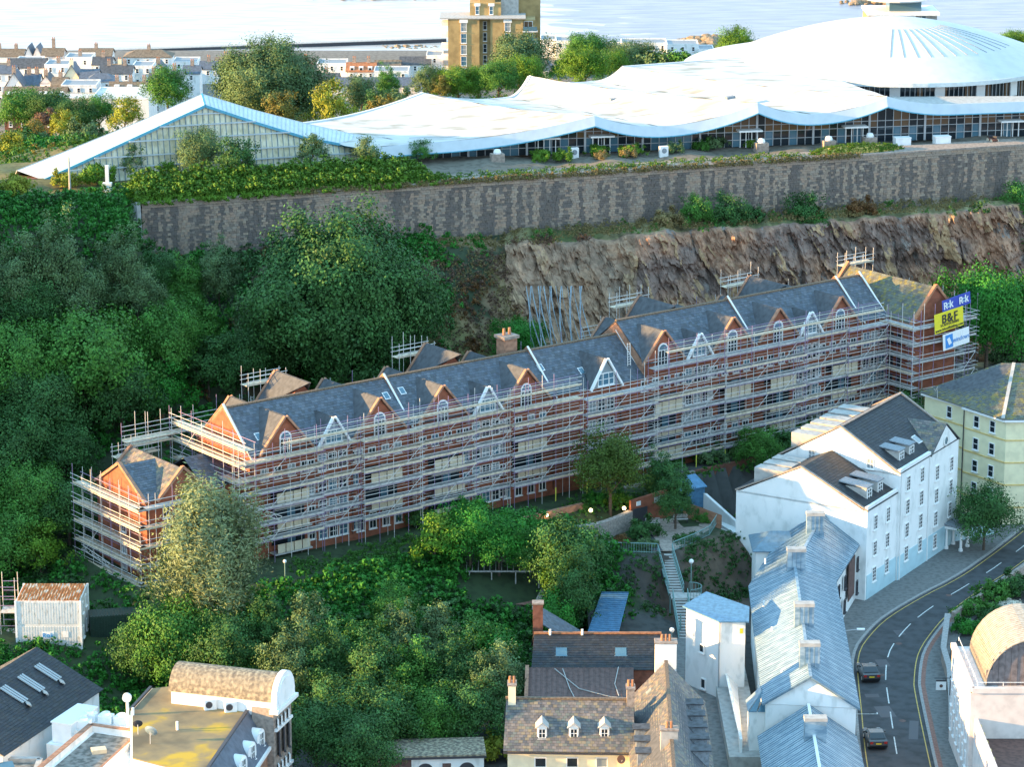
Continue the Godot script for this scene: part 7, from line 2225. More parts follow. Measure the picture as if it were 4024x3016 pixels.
	# small lit wall lamps
	for e in [["lit wall lamp at the left end of the terrace wall", v3(-9.9, 6.4, -321.2)], ["lit wall lamp on the terrace wall left of the curved rubble wall", v3(3.9, 6.9, -329.6)], ["lit wall lamp at the left corner of the rubble wall", v3(8.9, 7.3, -330.2)], ["lit wall lamp at the right corner of the rubble wall", v3(12.7, 7.3, -331.0)]]:
		var t := thing("wall_lamp", e[0], "lamp", e[1], 0.0, "lit lamps along the garden walls")
		part("globe", lathe([Vector2(0.01, -0.22), Vector2(0.16, -0.16), Vector2(0.22, 0), Vector2(0.16, 0.16), Vector2(0.01, 0.22)], 10), M["glow"], t)
		prod("stem", t, v3(0, -0.6, 0), v3(0, -0.2, 0), 0.03, M["dark_metal"])
		var li := OmniLight3D.new()
		li.name = "bulb"
		li.light_color = Color(1.0, 0.82, 0.55)
		li.light_energy = 0.5
		li.light_size = 0.2
		li.omni_range = 15.0
		li.omni_attenuation = 2.0
		li.shadow_enabled = true
		t.add_child(li)
	# pergola terrace among the trees
	setting("pergola_floor", slabm([v3(-5.6, 3.2, -310.5), v3(4.0, 3.2, -308.8), v3(4.0, 3.2, -317.5), v3(-5.6, 3.2, -318.5)], v3(0, 0.06, 0)), M["red_paving"])
	var pg := thing("pergola", "open timber pergola over a paved terrace among the trees", "pergola")
	for x in [-4.6, -2.2, 0.4, 2.9]: for z in [-313.0, -316.6]: prod("post", pg, v3(x, 3.2, z), v3(x, 5.7, z), 0.08, M["timber_grey"])
	for z in [-313.0, -316.6]: pbox("beam", pg, v3(-0.8, 5.75, z), v3(8.6, 0.16, 0.12), M["timber_grey"])
	for i in 14: pbox("slat", pg, v3(-4.9 + i * 0.63, 5.9, -314.8), v3(0.08, 0.12, 4.8), M["timber_grey"])
	var tw := thing("terrace_wall", "stone wall with ivy at the right edge of the pergola terrace", "wall")
	var tb := st()
	bar(tb, v3(4.6, 3.4, -318), v3(2.4, 3.0, -306), 0.6, 2.2)
	part("wall", done(tb), M["rubble"], tw)
	# traffic cone
	var cone := thing("traffic_cone", "small red traffic cone by the brick wall below the willow", "cone", v3(-28.8, 5.4, -304.6))
	part("body", cylm(0.2, 0.04, 0.75, 10), M["red_paint"], cone)
	part("base", boxm(-0.25, 0.25, 0, 0.05, -0.25, 0.25), M["red_paint"], cone)
	# street light arm over the first car
	var sl := thing("street_light", "white street light head reaching over the upper parked car", "street light", v3(33.4, 0, -292.5))
	prod("post", sl, v3(0, 0, 0), v3(0, 6.2, 0), 0.06, M["mullion"])
	prod("arm", sl, v3(0, 6.2, 0), v3(1.6, 6.4, 0), 0.04, M["mullion"])
	pbox("head", sl, v3(1.9, 6.42, 0), v3(0.8, 0.14, 0.3), M["white_trim"])

# ------------------------------------------------------------------ trees and ground cover
func woods() -> void:
	tree_kinds()
	var rows := [
		["giant", "leaf_dark", -21.0, 13.6, -359.6, 1.12, 1.00, "tree", "huge dense evergreen tree in front of the rampart wall"],
		["broad", "leaf_dark", -13.3, 15.2, -367.8, 0.95, 1.10, "tree", "dark tree leaning against the right of the huge evergreen"],
		["round", "leaf_dark", -16.0, 13.5, -362.9, 0.75, 1.00, "tree", "dark tree at the lower right foot of the huge evergreen"],
		["round", "leaf_dark", -27.2, 14.1, -358.1, 0.80, 1.10, "tree", "dark tree at the lower left foot of the huge evergreen"],
		["thin", "leaf_dark", -22.6, 13.4, -358.5, 1.20, 1.00, "tree", "small dark tree directly below the huge evergreen"],
		["tall", "leaf_olive", -30.9, 16.2, -359.8, 0.80, 1.00, "tree", "thin olive tree with bare stems left of the huge evergreen"],
		["tall", "leaf_olive", -58.6, 22.6, -351.1, 0.95, 1.00, "tree", "grey green oak at the left edge of the slope"],
		["tall", "leaf_olive", -54.2, 22.6, -353.0, 1.00, 1.15, "tree", "tallest grey green oak on the left slope"],
		["round", "leaf_olive", -51.8, 22.1, -353.4, 0.80, 1.00, "tree", "grey green oak in front of the tallest one"],
		["round", "leaf_dark", -56.7, 21.6, -349.6, 0.80, 1.00, "tree", "dark oak low between the grey green oaks"],
		["tall", "leaf_olive", -46.8, 23.6, -357.7, 0.85, 1.00, "tree", "grey green oak left of the rampart corner"],
		["round", "leaf_olive", -44.9, 22.3, -356.7, 0.70, 1.00, "tree", "grey green oak below the rampart corner"],
		["round", "leaf_dark", -43.0, 22.7, -366.6, 0.65, 1.00, "tree", "dark oak just below the rampart wall end"],
		["tall", "leaf_mid", -40.0, 21.0, -364.7, 0.65, 1.00, "tree", "light green young tree below the rampart wall"],
		["tall", "leaf_olive", -36.1, 21.2, -366.7, 0.75, 1.00, "tree", "lone grey oak standing in scrub below the rampart"],
		["round", "leaf_mid", -40.3, 18.6, -358.6, 0.70, 1.00, "tree", "mid green tree in the middle of the left slope"],
		["broad", "leaf_mid", -49.5, 14.2, -341.8, 1.30, 1.00, "tree", "large yellowish green tree on the lower left slope"],
		["broad", "leaf_mid", -57.5, 15.6, -338.5, 1.00, 1.10, "tree", "yellowish green tree cut by the left edge"],
		["broad", "leaf_dark", -53.9, 12.3, -335.1, 1.00, 1.00, "tree", "dark tree below the large yellowish one"],
		["round", "leaf_dark", -45.1, 12.4, -340.7, 0.95, 1.00, "tree", "dark tree right below the large yellowish one"],
		["round", "leaf_mid", -41.0, 16.6, -350.6, 0.85, 1.10, "tree", "mid green tree right of the large yellowish one"],
		["thin", "leaf_ivy", -40.8, 13.5, -345.1, 1.20, 1.00, "tree", "low green tree behind the left wing scaffold"],
		["thin", "leaf_mid", -37.3, 17.3, -358.2, 1.20, 1.00, "tree", "small green tree between the slope trees and the huge evergreen"],
		["thin", "leaf_dark", -36.2, 14.1, -352.5, 1.30, 1.00, "tree", "small dark tree above the main gable"],
		["round", "leaf_dark", -32.1, 14.2, -354.1, 0.80, 1.00, "tree", "round dark tree above the roof ridge on the left"],
		["round", "leaf_dark", -55.6, 9.6, -328.1, 1.00, 1.00, "tree", "dark tree at the left edge below the slope"],
		["round", "leaf_dark", -50.5, 9.3, -330.4, 0.80, 1.00, "tree", "small dark tree left of the lower wing"],
		["broad", "leaf_mid", -52.9, 6.6, -321.0, 0.85, 1.00, "tree", "bright green leafy tree left of the lower wing"],
		["round", "leaf_dark", -48.5, 6.4, -319.4, 0.75, 1.00, "tree", "dark green tree against the left scaffold"],
		["round", "leaf_mid", -54.3, 3.9, -314.7, 0.80, 1.00, "tree", "green tree at the left edge above the site cabins"],
		["thin", "leaf_bright", -50.9, 4.4, -314.1, 1.10, 1.00, "tree", "light green bush tree above the site cabins"],
		["willow", "leaf_silver", -30.7, 5.6, -295.5, 1.15, 1.1, "tree", "tall pale silver green willow in front of the lower wing"],
		["broad", "leaf_mid", -33.6, 0.3, -290.7, 0.85, 1.10, "tree", "leafy green tree in front of the willow"],
		["round", "leaf_dark", -37.4, 0.5, -291.9, 0.70, 1.00, "tree", "dark green tree right of the site cabins"],
		["round", "leaf_dark", -28.2, 1.7, -287.2, 0.80, 1.00, "tree", "dark tree right of the leafy green one"],
		["spire", "leaf_dark", -24.3, 2.7, -289.2, 0.80, 1.00, "tree", "narrow dark tree on the left of the wooded bank"],
		["spire", "leaf_olive", -20.7, 1.6, -288.6, 0.95, 1.00, "tree", "narrow pale tipped tree on the wooded bank"],
		["tall", "leaf_olive", -22.0, 0.3, -282.3, 0.80, 1.00, "tree", "olive tree behind the white arch"],
		["tall", "leaf_dark", -18.1, 0.0, -283.1, 0.85, 1.00, "tree", "dark tree in the centre left of the wooded bank"],
		["spire", "leaf_mid", -15.6, 0.6, -288.4, 0.80, 1.00, "tree", "slim green tree in the centre of the wooded bank"],
		["tall", "leaf_mid", -11.8, 1.6, -295.3, 0.75, 1.00, "tree", "light tipped tree rising over the ivy hedge"],
		["spire", "leaf_olive", -11.0, 0.1, -289.5, 0.95, 1.00, "tree", "grey olive tree below the light tipped one"],
		["spire", "leaf_olive", -7.6, -0.1, -290.2, 0.95, 1.00, "tree", "right hand grey olive tree of the pair"],
		["tall", "leaf_dark", -13.2, -0.3, -280.3, 0.90, 1.00, "tree", "dark green tree low in the wooded bank"],
		["tall", "leaf_mid", -9.7, -0.3, -280.4, 0.80, 1.00, "tree", "mid green tree low in the wooded bank"],
		["tall", "leaf_dark", -5.5, -0.3, -281.0, 0.85, 1.00, "tree", "dark tree right of centre in the wooded bank"],
		["thin", "leaf_mid", -3.4, 0.2, -295.9, 1.10, 1.00, "tree", "yellow flecked small tree near the pergola terrace"],
		["thin", "leaf_ivy", -1.3, -0.3, -291.9, 1.10, 1.00, "tree", "fresh green small tree left of the brick chimney"],
		["tall", "leaf_olive", -2.0, -0.3, -279.1, 0.80, 1.00, "tree", "olive tree left of the maroon roof"],
		["thin", "leaf_olive", -0.1, -0.3, -287.5, 1.10, 1.00, "tree", "grey olive tree touching the black slate house"],
		["round", "leaf_dark", -4.0, -0.3, -275.2, 0.75, 1.00, "tree", "dark bushy tree above the garage roof"],
		["round", "leaf_mid", -8.1, -0.3, -274.6, 0.70, 1.00, "tree", "green bushy tree above the garage roof on the left"],
		["round", "leaf_dark", -12.4, -0.3, -272.4, 0.80, 1.00, "tree", "dark bushy tree at the foot of the wooded bank"],
		["round", "leaf_dark", -16.7, -0.3, -275.3, 0.80, 1.00, "tree", "dark tree right of the arched tower"],
		["round", "leaf_dark", -18.4, -0.3, -268.6, 0.80, 1.00, "tree", "dark tree at the bottom beside the arched tower"],
		["round", "leaf_dark", -14.0, -0.3, -265.4, 0.80, 1.00, "tree", "dark tree at the bottom edge left of the garage"],
		["bush", "leaf_lime", -1.3, -0.3, -273.5, 1.30, 1.00, "shrub", "yellow green shrub at the bottom beside the cream house"],
		["thin", "leaf_bright", -8.3, 5.8, -313.5, 1.10, 1.00, "tree", "bright yellow green tree in front of the scaffold"],
		["round", "leaf_ivy", -4.5, 5.4, -314.5, 0.75, 1.00, "tree", "leafy green tree in front of the scaffold centre"],
		["round", "leaf_ivy", -1.4, 4.6, -314.0, 0.70, 1.00, "tree", "green tree above the pergola on the right"],
		["thin", "leaf_ivy", 0.5, 5.1, -317.2, 1.10, 1.00, "tree", "green tree hugging the brick terrace wall"],
		["bush", "leaf_dark", -10.6, 6.1, -327.2, 1.20, 1.00, "shrub", "dark shrub at the foot of the scaffold"],
		["bush", "leaf_ivy", -4.8, 6.0, -329.2, 1.30, 1.00, "shrub", "domed green shrub at the foot of the scaffold"],
		["round", "leaf_mid", 2.0, 4.2, -314.5, 0.60, 1.00, "tree", "pale flecked tree right of the pergola"],
		["round", "leaf_dark", 5.9, 2.4, -311.4, 0.95, 1.00, "tree", "large dark tree left of the green railing"],
		["tall", "leaf_dark", 6.4, 0.7, -306.0, 0.80, 1.00, "tree", "dark conifer above the blue shed"],
		["spire", "leaf_bright", 4.2, 2.6, -310.7, 0.55, 1.20, "hedge", "bright ivy clad column beside the pergola terrace"],
		["thin", "leaf_ivy", 4.8, 0.5, -303.7, 1.00, 1.00, "tree", "bright green wispy tree beside the slate lean-to"],
		["pine", "leaf_pine", 11.2, 6.1, -333.3, 0.95, 1.00, "pine_tree", "broad topped pine tree in front of the scaffold"],
		["bush", "leaf_ivy", 9.7, 6.3, -335.1, 0.70, 1.00, "shrub", "fern like shrub under the pine"],
		["bush_b", "leaf_bright", 12.3, 6.1, -335.0, 0.80, 1.00, "shrub", "variegated shrub on the rubble wall under the pine"],
		["tall", "leaf_dark", 18.5, 4.7, -330.3, 0.62, 1.00, "tree", "dark conical tree on a bare trunk in the gravel court"],
		["tall", "leaf_dark", 17.2, 4.8, -336.8, 0.62, 1.00, "tree", "dark ivy green tree behind the court wall"],
		["bush", "leaf_dark", 14.8, 4.5, -327.7, 1.10, 1.00, "shrub", "dark round shrub left of the court path"],
		["bush_b", "leaf_olive", 14.9, 4.6, -323.8, 0.70, 1.00, "shrub", "spiky grey shrub at the stair head"],
		["bush", "leaf_rust", 12.1, 4.8, -324.6, 0.60, 1.00, "shrub", "rust coloured shrub behind the green railing"],
		["bush", "leaf_mid", 21.9, 4.7, -333.1, 0.70, 1.00, "shrub", "green shrub at the back of the court"],
		["bush", "leaf_gold", 24.2, 0.6, -344.7, 0.55, 1.00, "shrub", "yellow flowering shrub at the back of the court"],
		["bush_b", "leaf_dark", 19.6, 4.8, -325.9, 0.80, 0.70, "shrub", "low dark hedge inside the court railing"],
		["round", "leaf_mid", 29.6, 4.8, -352.0, 0.60, 1.00, "tree", "green tree on the retaining wall behind the white houses"],
		["bush_b", "leaf_olive", 27.4, 6.1, -355.3, 1.20, 1.00, "shrub", "grey shrub on the terrace behind the white houses"],
		["bush", "leaf_olive", 23.8, 6.1, -352.0, 1.10, 1.00, "shrub", "grey green palm like shrub on the terrace"],
		["bush", "leaf_mid", 19.5, 6.0, -351.4, 1.00, 1.00, "shrub", "green shrub on the terrace right of the pine"],
		["bush_b", "leaf_dark", 32.5, 6.1, -358.0, 1.40, 1.00, "shrub", "dark hedge along the terrace by the right scaffold"],
		["bush_b", "leaf_mid", 36.4, 6.1, -362.6, 1.40, 1.00, "shrub", "green hedge below the loading platform"],
		["round", "leaf_dark", 49.5, 6.1, -367.5, 0.55, 1.00, "tree", "dark tree between loading platform and yellow flats"],
		["round", "leaf_dark", 54.7, -0.3, -337.7, 0.82, 1.00, "tree", "rounded dark tree on the pavement before the yellow flats"],
		["bush", "leaf_mid", 53.1, -0.3, -319.5, 1.20, 1.00, "shrub", "green shrub over the garden wall at the bend"],
		["bush", "leaf_dark", 55.9, -0.3, -322.1, 1.20, 1.00, "shrub", "dark shrub at the right edge above the vault"],
		["bush_b", "leaf_mid", 50.3, -0.3, -314.8, 1.10, 1.00, "shrub", "green shrub beside the boundary wall coping"],
		["bush", "leaf_ivy", 48.5, -0.3, -309.3, 0.90, 1.00, "shrub", "low green shrub behind the boundary wall"],
		["bush", "leaf_dark", 51.8, -0.3, -311.4, 1.10, 1.00, "shrub", "dark shrub directly behind the copper vault"],
		["bush_b", "sail_cream", 54.5, -0.3, -318.0, 0.80, 0.70, "shrub", "shrub covered in white flowers above the vault"],
		["broad", "leaf_ivy", 61.5, 8.5, -384.0, 1.05, 1.35, "tree", "bright green tree right of the banners"],
		["broad", "leaf_dark", 68.6, 6.0, -398.2, 0.95, 1.30, "tree", "very dark tree at the right edge behind the banners"],
		["round", "leaf_ivy", 68.9, 16.3, -415.2, 0.70, 1.00, "tree", "green tree on the right end of the quarry top"],
		["round", "leaf_mid", 70.7, 19.9, -416.4, 0.80, 1.00, "tree", "olive green tree against the rampart at the right edge"],
		["bush_b", "leaf_mid", 64.8, 4.8, -407.8, 1.50, 1.00, "shrub", "low green scrub right of the banners scaffold"],
		["bush_b", "leaf_olive", 67.4, 6.0, -398.4, 1.70, 1.00, "shrub", "scrub at the right edge above the yellow flats"],
		["thin", "leaf_dark", 39.6, 22.1, -406.1, 1.10, 1.00, "tree", "dark bushy tree on the quarry ledge, right of centre"],
		["thin", "leaf_mid", 41.5, 19.8, -406.5, 1.00, 1.00, "tree", "green bush tree hanging over the quarry edge"],
		["thin", "leaf_mid", 24.8, 24.0, -401.3, 0.90, 1.00, "tree", "light green bush at the foot of the rampart"],
		["thin", "leaf_dark", 29.0, 22.5, -402.5, 1.15, 1.00, "tree", "dark green bush on the quarry edge above the rock"],
		["bush", "leaf_dark", 32.3, 24.2, -405.2, 1.20, 1.00, "shrub", "round dark bush at the rampart foot"],
		["bush", "leaf_rust", 47.6, 24.4, -409.3, 1.20, 1.00, "shrub", "rust red bush at the rampart foot on the right"],
		["bush", "leaf_straw", 20.7, 24.8, -400.0, 1.20, 1.00, "shrub", "dry brown bush at the rampart foot"],
		["bush", "leaf_mid", 3.9, 23.7, -392.3, 1.10, 1.00, "shrub", "green bush on the dry grass ledge"],
		["broad", "leaf_ivy", 1.2, 13.3, -371.8, 0.60, 1.00, "tree", "bright green tree behind the brick chimney"],
		["thin", "leaf_ivy", 9.3, 8.7, -389.9, 1.00, 1.00, "tree", "green bush tree in the foot of the quarry"],
		["thin", "leaf_dark", 28.8, 14.3, -401.8, 0.80, 1.00, "tree", "dark bush below the rock face"],
		["thin", "leaf_olive", -50.8, 31.5, -400.0, 0.85, 1.00, "tree", "small round olive tree before the pool hall glass"],
		["round", "leaf_olive", -41.1, 31.7, -397.8, 0.72, 1.00, "tree", "broad olive tree before the pool hall glass"],
		["thin", "leaf_dark", -36.2, 32.0, -393.7, 1.10, 1.00, "tree", "darker tree right of the broad olive tree"],
		["thin", "leaf_olive", -26.9, 32.3, -402.3, 0.85, 1.00, "tree", "small olive tree before the right slope of the pool roof"],
		["thin", "leaf_olive", -19.0, 32.2, -400.2, 0.85, 1.00, "tree", "small olive tree where pool hall meets the white roof"],
		["bush", "leaf_dark", -21.8, 31.6, -411.5, 1.00, 1.00, "shrub", "dark shrub left of the last olive tree"],
		["thin", "leaf_mid", -12.2, 31.9, -408.5, 0.60, 1.00, "tree", "wispy young tree on the hedge in front of the white fascia"],
		["bush", "leaf_lime", -58.5, 31.7, -392.7, 1.10, 1.00, "shrub", "bright yellow green clipped shrub at the pool hall corner"],
		["bush_b", "leaf_lime", -62.8, 33.6, -379.5, 1.30, 1.00, "shrub", "yellow green hedge at the left edge of the fort bank"],
		["bush_b", "leaf_bright", -54.6, 31.7, -395.3, 1.40, 1.00, "shrub", "bright green hedge below the pool hall glass"],
		["bush_b", "leaf_bright", -46.3, 31.9, -401.8, 1.20, 1.00, "shrub", "bright green hedge between the olive trees"],
		["bush_b", "leaf_bright", 4.1, 31.9, -410.8, 0.90, 1.00, "hedge", "clipped hedge left of the first entrance canopy"],
		["bush", "leaf_bright", 7.0, 31.9, -410.5, 0.85, 1.00, "hedge", "square clipped hedge between the entrance canopies"],
		["bush_b", "leaf_bright", 11.8, 31.9, -414.1, 0.90, 1.00, "hedge", "clipped hedge under the first scallop peak"],
		["bush_b", "leaf_bright", 16.4, 32.1, -413.6, 0.90, 1.00, "hedge", "long clipped hedge right of the first scallop peak"],
		["bush", "leaf_straw", 12.1, 32.2, -410.5, 0.60, 1.00, "shrub", "dry pale shrub in front of the clipped hedge"],
		["bush", "leaf_straw", 16.0, 32.1, -412.6, 0.70, 1.00, "shrub", "large dry pale shrub in front of the clipped hedge"],
		["bush", "leaf_olive", 22.4, 32.2, -415.0, 0.80, 1.00, "shrub", "grey green shrub beside the fort kiosk"],
		["bush", "leaf_straw", 24.5, 31.8, -421.3, 0.80, 1.00, "shrub", "brownish shrub beside the fort kiosk"],
		["bush", "leaf_olive", 28.2, 32.1, -419.1, 0.90, 1.00, "shrub", "tall grey shrub below the second scallop"],
		["bush", "leaf_bright", 33.4, 31.9, -421.1, 0.75, 1.00, "hedge", "round clipped bush below the second scallop peak"],
		["bush", "leaf_mid", 26.4, 31.9, -418.5, 0.80, 1.00, "shrub", "dark green shrub below the second scallop"],
		["giant", "leaf_olive", -43.6, 11.5, -545.0, 0.98, 0.90, "tree", "big round dark green tree behind the pool hall"],
		["round", "leaf_mid", -63.7, 12.0, -560.0, 0.95, 1.00, "tree", "round green tree above the pool hall apex on the left"],
		["broad", "leaf_mid", -84.0, 15.2, -520.0, 0.85, 1.00, "tree", "broad dark green tree at the far left behind the fort"],
		["broad", "leaf_dark", -78.4, 16.7, -515.0, 0.75, 1.00, "tree", "dark tree right of the broad one at the far left"],
		["round", "leaf_dark", -72.5, 17.8, -505.0, 0.70, 1.00, "tree", "dark round tree left of the pool roof"],
		["round", "leaf_mid", -69.7, 17.7, -510.0, 0.70, 1.00, "tree", "mid green tree left of the pool roof"],
		["thin", "leaf_lime", -64.1, 18.9, -500.0, 1.20, 1.00, "tree", "yellow green tree touching the pool roof slope"],
		["thin", "leaf_gold", -76.3, 19.7, -480.0, 1.00, 1.00, "tree", "yellowish bush left of the pool roof"],
		["bush", "leaf_heather", -75.5, 22.3, -490.0, 1.40, 1.00, "shrub", "reddish bush among the yellow green ones"],
		["thin", "leaf_lime", -72.1, 20.4, -485.0, 1.00, 1.00, "tree", "bright yellow bush tree left of the pool roof"],
		["bush", "leaf_olive", -66.7, 23.0, -470.0, 1.80, 1.00, "shrub", "olive bush in front of the yellow one"],
		["thin", "leaf_lime", -73.0, 24.4, -440.0, 1.10, 1.00, "tree", "lime green bush tree at the left edge"],
		["bush_b", "leaf_ivy", -68.9, 25.6, -445.0, 1.90, 1.00, "shrub", "green scrub beside the footpath fence"],
		["bush_b", "leaf_dark", -73.1, 25.4, -450.0, 2.00, 1.00, "shrub", "dark scrub at the left edge behind the pool"],
		["thin", "leaf_gold", -36.5, 23.5, -480.0, 1.10, 1.00, "tree", "golden bush in front of the big round tree"],
		["thin", "leaf_lime", -28.4, 22.2, -480.0, 1.35, 1.20, "tree", "bright lime green young tree right of the big round tree"],
		["round", "leaf_olive", -27.9, 11.8, -560.0, 0.80, 1.00, "tree", "olive tree below the orange roofed house"],
		["tall", "leaf_mid", -24.2, 8.5, -590.0, 0.70, 1.00, "tree", "tall green tree before the blue slate roofs"],
		["thin", "leaf_dark", -22.8, 19.1, -510.0, 1.10, 1.00, "tree", "dark small tree beside the white roof edge"],
		["bush", "leaf_olive", -19.0, 23.2, -500.0, 1.70, 1.00, "shrub", "olive shrub beside the white roof edge"],
		["bush", "leaf_gold", -21.1, 24.7, -490.0, 1.30, 1.00, "shrub", "golden shrub beside the white roof edge"],
		["round", "leaf_olive", -16.2, 7.9, -600.0, 0.75, 1.00, "tree", "olive tree left below the brown tower"],
		["thin", "leaf_gold", -14.0, 9.8, -590.0, 0.90, 1.00, "tree", "orange tinged bush below the brown tower"],
		["broad", "leaf_bright", -10.6, 7.9, -595.0, 0.80, 1.00, "tree", "bright green tree right below the brown tower"],
		["round", "leaf_mid", -6.7, 8.2, -600.0, 0.70, 1.00, "tree", "green tree at the foot of the brown tower"],
		["broad", "leaf_olive", 1.5, 4.0, -640.0, 1.15, 1.00, "tree", "large olive tree hiding the right foot of the tower"],
		["broad", "leaf_bright", 2.4, 9.3, -600.0, 0.80, 1.00, "tree", "bright green tree in front of the large olive tree"],
		["round", "leaf_mid", -2.6, 9.8, -590.0, 0.80, 1.00, "tree", "green tree left of the bright one below the tower"],
		["broad", "leaf_mid", 17.0, 4.7, -660.0, 1.00, 0.80, "tree", "flat topped tree above the white roof"],
		["broad", "leaf_bright", 15.0, 6.4, -620.0, 0.95, 1.00, "tree", "broad green tree below the flat topped one"],
		["thin", "leaf_ivy", 9.8, 5.2, -640.0, 1.10, 0.80, "tree", "small umbrella shaped tree left of the flat topped one"],
		["broad", "leaf_olive", 25.5, 3.6, -650.0, 1.00, 0.90, "tree", "olive tree before the white seaside flats"],
		["round", "leaf_bright", 21.6, 7.0, -630.0, 0.70, 1.00, "tree", "yellow green tree left of the seaside flats"],
		["bush_b", "leaf_olive", 31.6, 6.1, -640.0, 3.00, 1.00, "shrub", "long olive hedge before the seaside flats"],
		["bush_b", "leaf_mid", 37.7, 6.6, -635.0, 3.00, 1.00, "shrub", "green hedge reaching towards the dome"],
		["round", "leaf_bright", 48.6, 4.9, -660.0, 0.95, 1.00, "tree", "green tree on the headland left of the dome"],
		["broad", "leaf_bright", 93.3, 22.5, -560.0, 0.80, 0.70, "tree", "green tree at the right edge behind the dome"]
	]
	for r in rows:
		plant(r[0], r[1], v3(r[2], r[3], r[4]), r[5], r[8], r[7], "hedge" if r[7] == "hedge" else ("shrub" if r[7] == "shrub" else "tree"), "", r[6])

func scatter(n: int, x0: float, x1: float, z0: float, z1: float, s0: float, s1: float, keep: Callable) -> Array:
	var out := []
	for i in n:
		var x := rr(x0, x1)
		var z := rr(z0, z1)
		if keep.call(x, z):
			var q := rampart(x, z).y
			var lift := 0.75 if x > 0 and x < 66 and q > 0.5 and q < 9.5 and flats(x, z).y < -14.0 else 0.05
			out.append([v3(x, maxf(ground(x, z), 24.8 if lift > 0.5 else -50.0) + lift, z), rr(s0, s1)])
	return out

